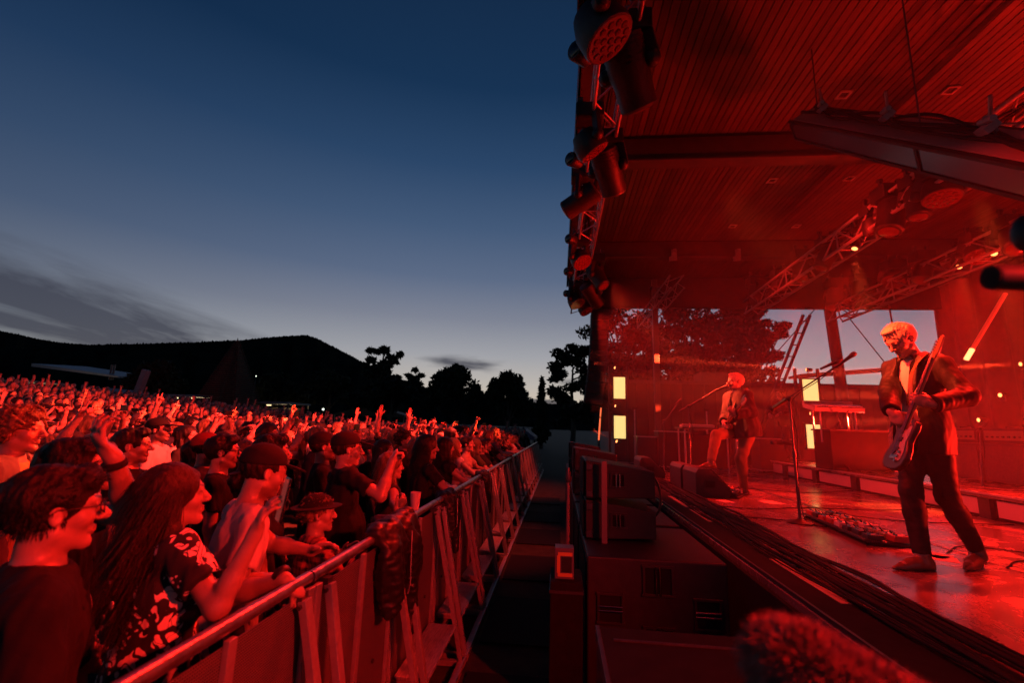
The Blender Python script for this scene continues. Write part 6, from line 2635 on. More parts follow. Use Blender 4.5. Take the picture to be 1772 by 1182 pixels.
def band():
    # guitarist on the right
    x, y, z = 2.80, 3.93, DECKZ
    face = (-.95, -.31)
    a = math.atan2(-face[0], face[1])
    Hs = 1.86 / 1.75

    def dl(v):
        c, s = math.cos(-a), math.sin(-a)
        return (v[0] * c - v[1] * s, v[0] * s + v[1] * c, v[2])
    L = lambda w: to_local(x, y, z, face, w, Hs)
    gb, gh = at(1560, 772, 1, 3.66), at(1626, 603, 1, 3.60)
    gn = (gh - gb).normalized()
    fr = L((2.62, 3.83, z))
    rr_ = L((3.10, 3.98, z))
    wl = at(1612, 700, 1, 3.60)
    wr = at(1541, 742, 1, 3.66)
    sp = dict(h=1.86, vox=.0072, fine=.0042, hair='slick', haircol='blond', strands=260, top=('suit', 'suit'), under='white', lapels=True, open_front=.075, look=(-6, -33, 0), trousers='suit', slim=.013, head=.955, wid=.98, seed=61,
              legR=dict(a=(fr[0], fr[1], .085), pole=(.05, 1, 0), toe=dl((-.97, -.22, 0))),
              legL=dict(a=(rr_[0], rr_[1], .12), pole=(0, 1, -.3), toe=dl((-.80, -.55, 0)), toez=-.03),
              armL=dict(w=L(wl), pole=dl((.9, -.3, -.5)), d=dl((-.75, .15, .35)), n=dl((.2, .75, .1)), pose='grip'),
              armR=dict(w=L(wr), pole=dl((-.3, .9, -.2)), d=dl((.2, -.55, -.75)), n=dl((.5, .6, 0)), pose='relaxed'))
    pr = person(sp)
    o = put(pr, x, y, z, face, 'blond guitarist in a black suit jacket looking down at his guitar')
    b = MB()
    p0, p1 = pr['hp'](0, .03, -.16), pr['hp'](0, .065, -.26)
    b.path([pr['hp'](-.055, -.01, -.13), pr['hp'](-.03, .075, -.19), pr['hp'](0, .105, -.235), pr['hp'](.03, .075, -.19), pr['hp'](.055, -.01, -.13)], .0022, 5)
    b.ball(pr['hp'](0, .11, -.25), (.009, .006, .012), 8, 6)
    b.build('necklace', STEEL, o, 60)
    R = frame(gn, (-.95, .18, .12))
    shoulder = Vector((x, y, z)) + Matrix.Rotation(a, 3, 'Z') @ (V(-.10, -.02, 1.475) * Hs)
    back = Vector((x, y, z)) + Matrix.Rotation(a, 3, 'Z') @ (V(.10, -.17, 1.20) * Hs)
    hipp = Vector((x, y, z)) + Matrix.Rotation(a, 3, 'Z') @ (V(.20, .02, 1.02) * Hs)
    fchest = Vector((x, y, z)) + Matrix.Rotation(a, 3, 'Z') @ (V(-.09, .15, 1.36) * Hs)
    guitar('electric_guitar', gb, R, 'dark electric guitar held steeply by the blond guitarist', [gb + gn * .22, fchest, shoulder + V(0, 0, .035), back, hipp, gb - gn * .18], GLOSSB, 1.02).scale = (.9, .93, .9)
    # singer
    x, y, z = 2.92, 7.72, DECKZ
    face = (-.96, -.28)
    a = math.atan2(-face[0], face[1])
    Hs = 1.88 / 1.75
    stand = L_(x, y, z, face, at(1288, 857, 2, DECKZ), Hs)
    lift = L_(x, y, z, face, at(1230, 800, 1, 7.5), Hs)
    sp = dict(h=1.88, vox=.0095, fine=.0058, hair='slick', haircol='blond', top=('jacket', 'charcoal'), bulk=.014, under='charcoal', open_front=.03, look=(-4, 2, 0), trousers='khaki', mouth=.5, lean=(0, -12, 0), wid=1.24, seed=62,
              armR=dict(w=(.06, .30, 1.02), pole=(.8, -.5, -.4), d=(-.6, .5, -.45), n=(-.2, -.9, -.2), pose='relaxed'),
              armL=dict(w=(-.30, .38, 1.12), pole=(-.6, -.3, -.9), d=(.0, .6, .6), n=(.6, -.5, .4), pose='grip'),
              legL=dict(a=(stand[0], stand[1], .085), pole=(0, 1, 0), toe=(-.1, 1, 0)),
              legR=dict(a=(lift[0], lift[1], lift[2] + .005), pole=(.15, .9, .9), toe=(.1, 1, -.15)))
    pr = person(sp)
    o = put(pr, x, y, z, face, 'singer with swept back hair at the microphone, one foot up on a monitor')
    Rz = Matrix.Rotation(a, 3, 'Z')
    W = lambda *v: Vector((x, y, z)) + Rz @ (V(*v) * Hs)
    gb = W(.10, .22, .98)
    gn = (W(-.42, .36, 1.22) - gb).normalized()
    guitar('electric_guitar', gb, frame(gn, Rz @ V(0, 1, .25)), 'dark electric guitar slung in front of the singer', [gb + gn * .2, W(-.08, .17, 1.36), W(-.10, -.01, 1.50), W(.08, -.18, 1.2), W(.18, 0, 1.0), gb - gn * .17], GLOSSB, .98)
    mouth = o.matrix_basis @ pr['hp'](0, .125, -.065)
    # player in the gloom behind the keyboards
    pr = person(dict(h=1.76, vox=.0105, fine=.0068, hair='short', haircol='black', top=('jacket', 'black'), under='charcoal', open_front=.03, look=(0, -12, 0), trousers='charcoal', seed=63,
                     armR=dict(w=(.12, .33, 1.10), pole=(.8, -.5, -.4), d=(-.5, .7, -.3), n=(0, 0, -1), pose='relaxed'), armL=dict(w=(-.16, .34, 1.12), pole=(-.8, -.5, -.4), d=(.3, .8, -.2), n=(0, 0, -1), pose='relaxed')))
    p = at(1352, 700, 1, 12.2)
    put(pr, p.x, 12.2, DECKZ + .31, (-.8, -.6), 'musician in dark clothes standing in the gloom left of the keyboards')
    return mouth


def L_(x, y, z, face, w, Hs):
    return to_local(x, y, z, face, w, Hs)


def mic_stand(loc, top, boom_a, boom_b, label, base='round', clip2=None):
    """loc floor point, top of the pole, boom ends (world)"""
    loc = Vector(loc)
    t = thing('microphone_stand', loc, label, 'microphone stand', 'microphone stands on the stage')
    T = Vector(top) - loc
    if base == 'round':
        MB().lathe([(.13, 0), (.135, .012), (.05, .03), (.02, .05)], (0, 0, 0), None, 20).build('base', BLACKP, t, 40)
    else:
        for k in range(3):
            q = k * 2.094 + .4
            b = MB()
            b.tube((.01 * math.cos(q), .01 * math.sin(q), .20), (.30 * math.cos(q), .30 * math.sin(q), .015), .011, seg=7)
            b.ball((.30 * math.cos(q), .30 * math.sin(q), .015), .015, 6, 5)
            b.build('leg', BLACKP, t, 60)
    b = MB()
    b.tube((0, 0, .03), T * .55, .0145, seg=10)
    b.tube(T * .53, T, .010, seg=10)
    b.tube(T * .52, T * .57, .020, seg=10)
    b.build('pole', STEEL, t, 60)
    A, B = Vector(boom_a) - loc, Vector(boom_b) - loc
    b = MB()
    b.tube(A, B, .0085, seg=8)
    b.tube(A, A + (B - A).normalized() * .12, .014, seg=8)
    b.build('boom', STEEL, t, 60)
    b = MB()
    b.ball(T, .026, 10, 7)
    b.tube(T + V(-.035, 0, 0), T + V(.035, 0, 0), .012, seg=8)
    b.build('clutch', BLACKP, t, 60)
    cp = [B, B * .7 + A * .3 + V(0, .01, -.03), T + V(.02, 0, -.03), T * .7 + V(.06, .02, 0), T * .35 + V(.03, .03, 0), V(.08, .05, .02), V(.35, .2, .008)]
    MB().path(curve_pts(cp, 5), .0042, 6).build('cable', CABLE, t, 60)
    return t


def microphone(tip, d, label):
    """handheld microphone: grille ball at tip, handle along d"""
    tip, d = Vector(tip), Vector(d).normalized()
    t = thing('microphone', tip, label, 'microphone', 'microphones on stands')
    R = lathe_axis(d).to_3x3()
    MB().lathe([(.012, -.026), (.022, -.018), (.026, 0), (.025, .018), (.021, .03)], (0, 0, 0), R, 14).build('grille', mat('mic_grille', (.12, .12, .12), .5, .8, bump=.6, bscale=400), t, 50)
    MB().lathe([(.021, .03), (.0185, .05), (.012, .17), (.012, .19)], (0, 0, 0), R, 12).build('handle', BLACKP, t, 50)


def pedalboard(c, ang, w, d, n, label, seed):
    r = random.Random(seed)
    t = thing('pedalboard', c, label, 'pedalboard', 'effects pedalboards on the stage floor', (0, 0, ang))
    MB().box((0, 0, .028), (w, d, .02), Euler((rad(5), 0, 0)).to_matrix()).build('board', BLACKP, t, None, .003)
    for sx in (-1, 1):
        MB().box((sx * (w / 2 - .03), 0, .010), (.03, d * .9, .02)).build('foot', BLACKM, t)
    b = MB()
    b.path([(w * .1, -d / 2 - .0, .03), (w * .1, -d / 2 - .03, .035), (w * .1 + .12, -d / 2 - .03, .035), (w * .1 + .12, -d / 2, .03)], .006, 6)
    b.build('handle', ALU, t, 60)
    cols = [mat('pedal_grey', (.35, .35, .36), .35, .5), mat('pedal_gold', (.55, .38, .12), .3, .5), mat('pedal_black', (.03, .03, .03), .4), mat('pedal_white', (.7, .7, .66), .4), mat('pedal_red', (.45, .06, .04), .4)]
    k = 0
    rows = 2
    per = n // rows
    for j in range(rows):
        for i in range(per):
            x = -w / 2 + (i + .5) * w / per
            y = -d / 4 + j * d / 2
            pw, pd, ph = w / per * r.uniform(.62, .86), d * r.uniform(.30, .40), r.uniform(.035, .055)
            zz = .045 + .07 * (y / d) * .9 * .3
            p = MB().box((x, y, zz + ph / 2), (pw, pd, ph), None, .94).build('pedal', r.choice(cols), t, None, .004)
            b = MB()
            b.lathe([(.012, 0), (.012, .012)], (x, y - pd * .3, zz + ph), None, 8)
            for q in range(r.choice((2, 3))):
                b.lathe([(.009, 0), (.007, .014)], (x - pw * .28 + q * pw * .28, y + pd * .28, zz + ph), None, 8)
            b.build('knobs', CHROME, p, 40)
            if r.random() < .5:
                MB().ball((x, y, zz + ph + .002), .0035, 6, 4).build('led', mat('led_red', (1, .1, .1), .4, emit=(1, .1, .05), estr=2), p)
            b = MB()
            b.path(curve_pts([(x + pw / 2, y, zz + .03), (x + pw * .7, y + .03, zz + .07), (x + w / per - pw / 2, y, zz + .03)], 4), .004, 5)
            b.build('patch_cable', CABLE, t, 60)


def wedge(loc, length, label):
    t = thing('stage_monitor', loc, label, 'stage monitor', 'floor monitor wedges along the stage edge')
    pr_ = [(0, 0), (.44, 0), (.50, .10), (.20, .40), (.04, .40), (0, .34)]
    MB().prism(pr_, 1, 0, length).build('cabinet', BLACKCAB, t, None, .008)
    g = MB()
    d = V(.50 - .20, 0, .10 - .40).normalized()
    n_ = V(.7, 0, .7)
    g.box(V(.358, length / 2, .258), (.016, length - .06, .36), Matrix.Rotation(rad(-45), 3, 'Y'))
    g.build('grille', BLACKM, t)
    for y, s in ((0, -1), (length, 1)):
        b = MB()
        for c, dd in (((.20, .24), (.17, .02)), ((.20, .13), (.17, .02)), ((.125, .185), (.02, .09)), ((.275, .185), (.02, .09))):
            b.box((c[0], y + s * .003, c[1]), (dd[0], .008, dd[1]))
        f = b.build('handle_frame', BLACKP, t)
        MB().box((.20, y + s * .001, .185), (.13, .004, .09)).build('handle_shade_plate', mat('near_black', (.004, .004, .004), .9), f)  # near-black plate on the end paints the shade of a hand hole


def window_handle(t, c, w, h, horizontal, axis='y'):
    """framed hand hole with two bars, its shade painted as a flat black plate"""
    b = MB()
    for dx, dz, sx, sz in ((0, h / 2, w + .03, .018), (0, -h / 2, w + .03, .018), (-w / 2, 0, .018, h - .018), (w / 2, 0, .018, h - .018)):
        b.box((c[0] + dx, c[1] - .006, c[2] + dz), (sx, .014, sz))
    f = b.build('handle_frame', BLACKCAB, t, None, .002)
    MB().box((c[0], c[1] - .001, c[2]), (w - .018, .004, h - .018)).build('handle_shade_plate', mat('near_black', (.004, .004, .004), .9), f)  # flat plate, the shade of the hole put into its colour
    for q in (-.014, .014):
        m = MB()
        if horizontal:
            m.tube((c[0] - w / 2, c[1] - .012, c[2] + q), (c[0] + w / 2, c[1] - .012, c[2] + q), .008, seg=8)
        else:
            m.tube((c[0] + q, c[1] - .012, c[2] - h / 2), (c[0] + q, c[1] - .012, c[2] + h / 2), .008, seg=8)
        m.build('handle_bar', CHROME, f, 60)


def pit_gear():
    # subwoofers in a row along the stage front
    for i in range(7):
        y = 3.62 + i * 1.30
        t = thing('subwoofer', (.22, y, 0), ('nearest large subwoofer with four hand holes in its end' if i == 0 else 'large black subwoofer, %s along the pit from the near one' % ('second third fourth fifth sixth seventh'.split()[i - 1])), 'subwoofer', 'subwoofers standing in the pit')
        MB().box((.49, .60, .49), (.98, 1.18, .90)).build('cabinet', BLACKCAB, t, None, .012)
        for sx in (.1, .88):
            for sy in (.1, 1.1):
                MB().lathe([(.035, 0), (.03, .045)], (sx, sy, -.002), None, 10).build('foot', BLACKM, t)
        MB().box((-.004, .6, .49), (.012, 1.06, .78)).build('grille', BLACKM, t)
        if i < 2:
            for c, hz_ in (((.50, .01, .80), False), ((.165, .01, .60), True), ((.835, .01, .60), True), ((.50, .01, .40), False)):
                window_handle(t, c, .20 if not hz_ else .17, .19, hz_)
    # stacked front fills on the subs
    for i, (y, lab) in enumerate(((4.15, 'near'), (6.75, 'middle'), (9.35, 'far'))):
        for k in range(2):
            z0 = .945 + k * .325
            t = thing('front_fill', (.24, y, z0), ('upper' if k else 'lower') + ' box of the %s pair of small loudspeakers stacked on the subwoofers' % lab, 'loudspeaker', 'front fill loudspeakers in the pit')
            tilt = Matrix.Rotation(rad(3 if k else 0), 3, 'Y')
            b = MB()
            b.prism([(0, 0), (.58, .02), (.58, .235), (.0, .315)], 1, 0, .72)
            b.build('cabinet', BLACKCAB, t, None, .008)
            MB().box((-.012, .36, .158), (.016, .66, .29)).build('grille', BLACKM, t)
            window_handle(t, (.27, .002, .155), .115, .11, False)
            for zz in (.04, .26):
                MB().box((.03, -.010, zz), (.05, .018, .05)).build('rigging_plate', STEEL, t, None, .004)
    t = thing('ratchet_post', at(1046, 950, 1, 4.05), 'slim red lit post standing before the near pair of loudspeakers', 'post')
    MB().box((0, 0, .34), (.045, .02, .70)).build('strap_bar', mat('strap_web', (.30, .24, .22), .6), t, None, .003)
    MB().box((0, 0, -.006), (.14, .09, .012)).build('foot', STEEL, t)
    p = at(982, 1000, 1, 4.1)
    t = thing('thin_post', (p.x, p.y, 0), 'thin upright post at the crowd side of the loudspeakers', 'post')
    MB().tube((0, 0, 0), (0, 0, 1.42), .016, seg=10).build('tube', mat('red_post', (.30, .22, .20), .4), t, 60)
    MB().lathe([(.022, 1.40), (.028, 1.43), (.012, 1.52)], (0, 0, 0), None, 10).build('cap', STEEL, t, 40)
    MB().lathe([(.10, 0), (.10, .012)], (0, 0, 0), None, 14).build('foot', STEEL, t, 40)
    for px, py0, lab in ((1022, 800, 'dark tilted bracket on the near loudspeakers'),):
        p = at(px, py0, 1, 4.12)
    # cable loop behind the fills
    c = at(1122, 858, 1, 4.7)
    pts = [c + V(.115 * math.cos(q), .03 * math.sin(q * 2), .20 * math.sin(q)) for q in np.linspace(-2.0, 2.2, 14)]
    o = MB().path([p - c for p in pts], .012, 8).build('speaker_cable', mat('cable_sheen', (.06, .05, .05), .35), None, 60)
    o.location = c
    tag(o, 'thick loop of speaker cable behind the near pair of loudspeakers', 'cable')
    for px, py, lab in ((1108, 880, 'plug of the cable loop at the lower loudspeaker'), (1118, 858, 'round connector shining inside the cable loop')):
        p = at(px, py, 1, 4.75)
        t = thing('cable_connector', p, lab, 'connector')
        R = lathe_axis(V(1, -.2, .1)).to_3x3()
        MB().lathe([(.022, -.04), (.028, -.02), (.028, .03), (.016, .05)], (0, 0, 0), R, 12).build('shell', ALU, t, 40)
        MB().lathe([(.034, -.012), (.034, .0)], (0, 0, 0), R, 12).build('ring', STEEL, t, 40)
    # low flight case nearest the camera
    t = thing('flight_case', (.18, 1.35, 0), 'flat topped black flight case nearest in the pit', 'case')
    MB().box((.36, .47, .48), (.72, .92, .92)).build('case_body', BLACKCAB, t, None, .006)
    MB().box((.36, .47, .965), (.725, .925, .045)).build('lid', BLACKM, t, None, .006)
    MB().box((.36, .80, .990), (.60, .014, .006)).build('lid_groove', STEEL, t)
    for sx in (0.004, .716):
        MB().box((sx, .47, .962), (.018, .93, .058)).build('edge_angle', ALU if False else STEEL, t, None, .002)
    for sx in (.1, .62):
        for sy in (.1, .84):
            MB().ball((sx, sy, .012), (.03, .03, .03), 8, 6).build('castor', BLACKM, t)
    # dark case with the yellow taped box on it
    p = at(970, 1003, 1, 3.45)
    t = thing('pit_case', (p.x + .04, 3.55, 0), 'dark case in the pit under the yellow taped box', 'case')
    MB().box((0, 0, p.z / 2), (.22, .34, p.z)).build('case_body', BLACKM, t, None, .006)
    MB().box((0, 0, p.z - .06), (.23, .35, .02)).build('edge_band', STEEL, t)
    t = thing('taped_box', (p.x + .045, 3.44, p.z + .004), 'small box edged with yellow tape beside the subwoofer', 'box')
    MB().box((-.02, .06, .10), (.13, .12, .20)).build('box_body', mat('grey_box', (.16, .16, .19), .5), t, None, .003)
    b = MB()
    for zz in (.028, .162):
        b.box((-.015, -.002, zz), (.10, .006, .022))
    b.box((-.06, -.002, .095), (.022, .0055, .11))
    b.build('yellow_tape', mat('yellow_tape', (.75, .50, .12), .5), t)
    MB().box((-.005, -.001, .095), (.07, .004, .10)).build('label_plate', BLACKP, t)
    # black sheets on the pit grass, painting in the stripes of shade
    for i, y in enumerate((1.2, 3.3, 4.9, 6.6, 8.4, 10.2, 12.4)):
        t = thing('pit_shade_sheet', (-.30, y, .006), 'black sheet painting shade on the pit floor, %s from the near end' % ('first second third fourth fifth sixth seventh'.split()[i]), 'shade sheet', 'sheets painting shade on the pit floor')
        MB().box((0, 0, .006), (.72, 1.1, .012)).build('shade_sheet', BLACKM, t, None, .003)


def stage_gear(mouth):
    # microphones: singer, front stand, farther stands
    b = at(1195, 846, 2, DECKZ)
    tip = mouth
    d = V(-.80, .25, -.35).normalized()
    end = tip + d * .17
    top = V(b.x + .02, b.y, at(1190, 703, 1, b.y).z)
    back = top + (top - end).normalized() * .22
    mic_stand(b, top, back, end, 'microphone stand with a boom reaching up to the singer', 'round')
    microphone(tip, d, 'microphone at the mouth of the singer')
    b = at(1385, 906, 2, DECKZ)
    top = at(1366, 691, 1, b.y)
    e1, e0 = at(1462, 624, 1, b.y - .5), at(1336, 707, 1, b.y + .16)
    mic_stand(b, top, e0, e1, 'tall microphone stand in front of the blond guitarist')
    dd = (e0 - e1).normalized()
    microphone(at(1477, 613, 1, b.y - .58), (e1 - at(1477, 613, 1, b.y - .58)), 'round headed microphone at the tip of the tall stand boom')
    microphone(at(1452, 624, 1, b.y - .40), V(-.8, .5, -.45), 'second microphone clipped just under the tip of the tall boom')
    p = at(1338, 766, 1, b.y)
    microphone(p, at(1378, 770, 1, b.y) - p, 'small spare microphone clipped sideways to the tall stand')
    t = thing('tube_holder', at(1337, 707, 1, b.y + .16), 'bright bottleneck tube on the low end of the tall boom', 'slide tube')
    MB().lathe([(.020, 0), (.026, .20), (.022, .20), (.016, .005)], (0, 0, 0), lathe_axis(e1 - e0).to_3x3(), 14).build('tube_wall', mat('brass', (.75, .5, .2), .25, .9), t, 60)
    MB().lathe([(.024, -.02), (.024, .01)], (0, 0, 0), lathe_axis(e1 - e0).to_3x3(), 14).build('end_cap', BLACKP, t, 60)
    b = at(1148, 800, 1, 10.6)
    b = V(b.x, b.y, DECKZ)
    mic_stand(b, at(1149, 728, 1, 10.6), at(1146, 735, 1, 10.6), at(1176, 694, 1, 10.5), 'far microphone stand left of the singer', 'tripod')
    microphone(at(1178, 692, 1, 10.5), V(-.7, 0, -.6), 'microphone on the far stand left of the singer')
    b = at(1702, 884, 2, DECKZ)
    mic_stand(b, at(1696, 742, 1, b.y), at(1690, 748, 1, b.y), at(1712, 728, 1, b.y), 'tripod stand in front of the amplifiers', 'tripod')
    b = at(1412, 795, 1, 9.6)
    mic_stand(V(5.35, 9.6, DECKZ + .31), V(5.35, 9.6, 2.1), V(5.30, 9.7, 2.0), V(5.45, 9.4, 2.35), 'thin stand before the lower glowing panel by the keyboards', 'tripod')
    # wedges
    wedge((2.0, 7.20, DECKZ), .74, 'floor monitor with a hand hole in its end at the feet of the singer')
    wedge((1.98, 7.98, DECKZ), .74, 'floor monitor directly behind the one at the singer')
    wedge((1.60, 9.55, DECKZ), .74, 'farthest floor monitor at the stage edge')
    # pedalboards
    pedalboard((2.93, 5.18, DECKZ), rad(84), 1.35, .42, 16, 'long pedalboard by the foot of the tall microphone stand', 5)
    pedalboard((2.62, 7.62, DECKZ), rad(60), .80, .36, 10, 'pedalboard at the standing foot of the singer', 6)
    # set lists and tape on the floor
    for px, py, rz, w, lab in ((1335, 870, 20, .21, 'paper sheet on the floor between the singer and the tall stand'), (1601, 958, 35, .22, 'paper sheet under the front shoe of the guitarist'), (1618, 965, 60, .2, 'paper sheet right of the front shoe of the guitarist'), (1255, 868, 15, .16, 'paper beside the pedalboard of the singer')):
        p = at(px, py, 2, DECKZ)
        o = MB().box((0, 0, .0012), (w, w * 1.35, .0016)).build('paper_sheet', PAPER, None)
        o.location = (p.x, p.y, DECKZ)
        o.rotation_euler = (0, 0, rad(rz))
        tag(o, lab, 'paper')
    # cables: a thick run behind the stage edge
    r = random.Random(9)
    t = thing('cable_run', (1.80, 2, DECKZ), 'thick run of black cables lying along the stage edge', 'cables')
    for k in range(22):
        x0 = -.15 + .34 * k / 21 + r.uniform(-.02, .02)
        pts = [(x0 + r.uniform(-.045, .045) + .04 * math.sin(i * .8 + k), -1.6 + i * .75, .012 + r.random() * .028) for i in range(16)]
        MB().path(curve_pts(pts, 5), r.choice((.006, .008, .011)), 6).build('cable', CABLE, t, 60)
    for k, (pts, lab) in enumerate((
            ([(1.95, 5.7), (2.3, 5.62), (2.55, 5.52), (2.75, 5.3), (2.9, 5.9)], 'cable curling from the stage edge round the tall stand foot'),
            ([(2.0, 6.4), (2.5, 6.3), (3.2, 6.6), (4.2, 6.7), (5.1, 7.2)], 'thin cable crossing the middle of the stage'),
            ([(3.2, 4.4), (3.6, 4.7), (4.2, 4.5), (4.8, 5.1), (5.1, 5.6)], 'loose guitar cable trailing behind the guitarist'),
            ([(3.3, 4.0), (3.7, 4.25), (4.4, 3.9), (5.0, 4.3)], 'second loose cable behind the heel of the guitarist'),
            ([(2.9, 6.0), (3.3, 6.2), (3.9, 5.9), (5.1, 6.0)], 'cable running from the long pedalboard to the riser'),
            ([(2.5, 8.2), (3.2, 8.5), (4.0, 8.3), (5.1, 8.9)], 'cable running from the singer to the riser'))):
        P = [V(x, y, DECKZ + .008) for x, y in pts]
        o = MB().path([p - P[0] for p in curve_pts(P, 8)], .0055, 6).build('floor_cable', CABLE, None, 60)
        o.location = P[0]
        tag(o, lab, 'cable', 'single cables on the stage floor')
    # hanging guitar lead
    P = [at(1561, 795, 1, 3.70), at(1553, 780, 1, 3.66), at(1545, 792, 1, 3.7), at(1572, 822, 1, 3.9), at(1590, 870, 1, 4.2), V(3.1, 4.5, DECKZ + .01), V(3.2, 4.6, DECKZ + .008)]
    o = MB().path([p - P[0] for p in curve_pts(P, 8)], .0045, 6).build('guitar_lead', CABLE, None, 60)
    o.location = P[0]
    tag(o, 'lead hanging from the guitar of the blond guitarist to the floor', 'cable')
    # amplifiers on the riser, right
    zt = DECKZ + .31
    TOLEX = mat('amp_tolex', (.05, .045, .045), .6, bump=.4, bscale=300)
    GRILLC = mat('amp_grille', (.12, .10, .09), .85, noise=.2, nscale=40, bump=.3, bscale=200)
    for i, (y, lab) in enumerate(((6.55, 'amplifier stack nearest the right edge with a cup on top'), (7.55, 'middle amplifier stack behind the guitarist'), (8.345, 'amplifier stack farther back behind the guitarist'))):
        t = thing('amplifier', (6.45, y, zt), lab, 'amplifier', 'amplifier stacks on the riser')
        MB().box((.18, 0, .30), (.36, .76, .56)).build('cabinet', TOLEX, t, None, .012)
        MB().box((-.006, 0, .30), (.014, .68, .48)).build('grille_cloth', GRILLC, t)
        MB().box((.16, 0, .70), (.28, .70, .22)).build('amp_head', TOLEX, t, None, .012)
        MB().box((.014, 0, .70), (.012, .62, .14)).build('control_panel', mat('amp_panel', (.30, .26, .20), .35, .5), t)
        for k in range(7):
            MB().lathe([(.014, 0), (.012, .02)], (.006, -.26 + k * .085, .68), Euler((0, rad(-90), 0)).to_matrix(), 10).build('knob', BLACKP, t, 40)
        MB().path([(.16, -.12, .81), (.16, -.10, .845), (.16, .10, .845), (.16, .12, .81)], .010, 6).build('handle', BLACKP, t, 60)
    t = thing('drink_cup', (6.55, 6.62, zt + .812), 'plastic cup standing on the nearest amplifier', 'cup')
    MB().lathe([(.035, 0), (.048, .13), (.045, .13), (.033, .006)], (0, -.1, 0), None, 16).build('cup_wall', mat('clear_cup', (.75, .72, .70), .15), t, 60)
    MB().lathe([(.032, .008), (.040, .08)], (0, -.1, 0), None, 14).build('drink', mat('beer', (.5, .3, .08), .1), t, 60)
    # keyboards
    p = at(1442, 706, 1, 9.7)
    t = thing('keyboard_rig', (p.x, 9.7, zt), 'pale lit keyboard on a tall frame over a black console', 'keyboard', None, (0, 0, rad(96)))
    h = p.z - zt
    Rk = Euler((0, rad(-14), 0)).to_matrix()
    KP = mat('keyboard_shell', (.62, .58, .55), .4)
    MB().box((0, 0, h), (.36, .98, .085), Rk).build('keyboard_body', KP, t, None, .01)
    MB().box((.16, 0, h + .085), (.05, .98, .10), Rk).build('keyboard_back', KP, t, None, .008)
    for k in range(28):
        MB().box(V(-.10, -.44 + k * .0325, h + .036), (.13, .029, .02), Rk).build('key', mat('ivory', (.75, .72, .66), .3), t)
    for sy in (-.34, .34):
        for sx in (-.1, .12):
            MB().tube((sx, sy, .5), (sx, sy, h - .02), .016, seg=8).build('leg', ALU, t, 60)
        MB().tube((-.14, sy, h - .06), (.16, sy, h - .03), .014, seg=8).build('arm', ALU, t, 60)
    MB().box((-.02, -.28, .36), (.5, 1.15, .72)).build('console', BLACKM, t, None, .01)
    MB().box((-.02, -.28, .735), (.55, 1.2, .03)).build('console_top', BLACKP, t, None, .005)
    b = MB()
    rr_ = random.Random(3)
    for k in range(9):
        yy = -.85 + k * .12
        b.path(curve_pts([(-.2 + rr_.uniform(-.03, .03), yy, .02), (-.26, yy + .1, .05 + rr_.random() * .04), (-.2, yy + .2, .015)], 4), .008, 5)
    b.build('floor_leads', CABLE, t, 60)
    # equipment table left of the singer
    p = at(1222, 742, 1, 11.2)
    t = thing('percussion_table', (p.x, 11.2, DECKZ), 'equipment table with a lit top left of the singer', 'table')
    hh = p.z - DECKZ
    MB().box((0, 0, hh), (1.25, .7, .04)).build('table_top', BLACKP, t, None, .005)
    for sx in (-.55, .55):
        for sy in (-.28, .28):
            MB().tube((sx, sy, 0), (sx, sy, hh), .02, seg=8).build('leg', ALU, t, 60)
    MB().box((0, .3, hh * .5), (1.2, .03, hh * .75)).build('cloth_front', BLACKM, t)
    t2 = thing('small_keyboard', (p.x - .22, 11.15, p.z + .022), 'small pale keyboard lying on the table left of the singer', 'keyboard')
    MB().box((0, 0, .03), (.72, .22, .055)).build('keyboard_body', KP, t2, None, .006)
    for k in range(20):
        MB().box((-.32 + k * .033, -.05, .064), (.029, .10, .012)).build('key', mat('ivory', (.75, .72, .66), .3), t2)
    t2 = thing('sound_module', (p.x + .35, 11.05, p.z + .022), 'small black box with two blue lights on the table', 'sound module')
    MB().box((0, 0, .05), (.26, .2, .10)).build('box_body', BLACKP, t2, None, .005)
    for k in (-.03, .03):
        MB().box((k, -.103, .05), (.035, .006, .03)).build('blue_light', mat('blue_led', (.2, .2, .9), .4, emit=(.25, .2, 1), estr=3), t2)
    # cases and a drum rack at the far end, half lost in the haze
    for i, (px, w, h_, Y, lab) in enumerate(((1160, .7, .9, 12.4, 'tall black case at the far end of the stage'), (1120, .6, .75, 12.6, 'squat black case beside the far light tower'), (1335, .8, .8, 12.4, 'black case behind the singer at the far end'))):
        p = at(px, 760, 1, Y)
        t = thing('equipment_case', (p.x, Y, DECKZ), lab, 'case', 'black cases at the far end of the stage')
        MB().box((0, 0, h_ / 2 + .04), (w, .55, h_)).build('case_body', BLACKP, t, None, .008)
        for zz in (.06, h_ + .02):
            MB().box((0, 0, zz), (w + .012, .562, .03)).build('edge_band', ALU, t)
        for sx in (-w / 2 + .08, w / 2 - .08):
            MB().ball((sx, -.2, .03), .03, 8, 6).build('castor', BLACKM, t)
    for px, lab in ((1098, 'thin pale stand pole by the far light tower'), (1222, 'bare upright pole behind the singer microphone')):
        p = at(px, 700, 1, 11.8)
        t = thing('stand_pole', (p.x, 11.8, DECKZ), lab, 'pole')
        MB().tube((0, 0, 0), (0, 0, 1.45), .018, seg=8).build('tube', ALU, t, 60)
        MB().lathe([(.12, 0), (.12, .015)], (0, 0, 0), None, 14).build('foot', STEEL, t, 40)
        MB().box((0, 0, 1.46), (.14, .04, .05)).build('head', BLACKP, t)


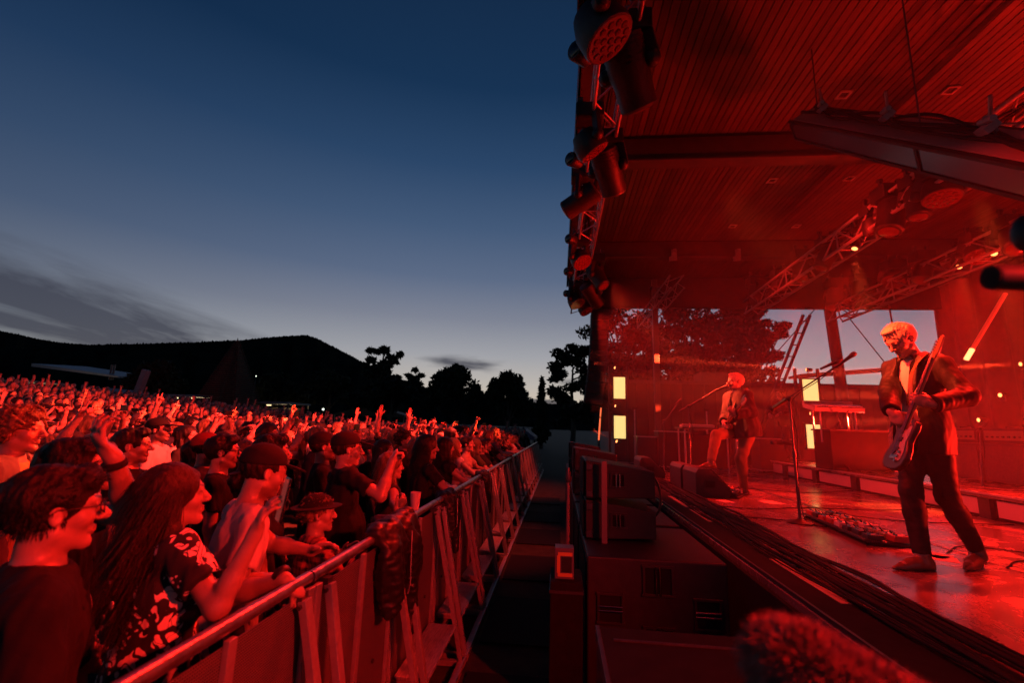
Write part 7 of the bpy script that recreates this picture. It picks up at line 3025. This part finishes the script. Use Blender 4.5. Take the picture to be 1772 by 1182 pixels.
def near_lens():
    """a furry microphone windshield and a tube close to the camera, out of focus"""
    c0, c1 = at(1368, 1150, 1, .66), at(1600, 1300, 1, .56)
    t = thing('furry_windshield', (c0 + c1) / 2, 'furry microphone windshield, blurred, close at the bottom edge', 'microphone windshield')
    o = t.location
    d = (c1 - c0)
    L, d = d.length, d.normalized()
    m = frame(d)
    r = np.random.default_rng(5)
    core = MB()
    n = 7
    core.path([c0 - o + d * (L * q) for q in (0, .3, .6, .9, 1, 1.05)], [.041, .045, .045, .045, .04, .01], 16)
    core.ball(c0 - o, .0435, 16, 12)
    FUR = mat('fur', (.60, .24, .20), .8, noise=.5, nscale=40)
    k = core.build('fur_core', FUR, t, 180)
    b = MB()
    for _ in range(15000):
        a, s = r.random() * 6.283, r.random() * 1.14 - .14
        rr = .043
        nrm = m.col[0] * math.cos(a) + m.col[2] * math.sin(a)
        if s < 0:
            q_ = -s / .14 * 1.5
            nrm = (nrm * math.cos(q_) - d * math.sin(q_)).normalized()
        p = c0 - o + d * (L * max(s, 0)) + nrm * rr
        dirv = (nrm + Vector(r.normal(0, .38, 3))).normalized()
        ln = .014 + .014 * r.random()
        q = p + dirv * ln + V(0, 0, -.006)
        w = dirv.cross(Vector(r.normal(0, 1, 3))).normalized() * .0014
        b.add([p - w, p + w, q], [(0, 1, 2)])
    f = b.build('fur_pile', FUR, t)
    MB().tube(c0 - o + d * L * .5 + V(0, 0, -.05), c0 - o + d * L * .5 + V(0, 0, -.32), .012, seg=8).build('handle', BLACKP, t, 60)
    a, b_ = at(1716, 480, 1, .86), at(1940, 484, 1, .86)
    t = thing('rig_tube', a, 'thick dark tube with a round black end poking in at the right edge', 'camera rig')
    R = lathe_axis(b_ - a).to_3x3()
    Lb = (b_ - a).length
    MB().lathe([(.021, 0), (.0225, .004), (.0225, Lb)], (0, 0, 0), R, 24).build('tube', mat('tube_paint', (.16, .13, .12), .45), t, 40)
    MB().lathe([(.0205, -.003), (.0205, .002)], (0, 0, 0), R, 24).build('end_cap', mat('near_black', (.004, .004, .004), .9), t, 40)
    p = at(1778, 404, 1, .86) - a
    MB().ball(p, (.022, .022, .036), 16, 10).build('knob', BLACKP, t, 180)
    MB().tube(p, at(1800, 470, 1, .86) - a, .012, seg=10).build('bracket', BLACKP, t, 60)


pit_gear()
stage_gear(band())
near_lens()
print('T all', time.time() - T0)
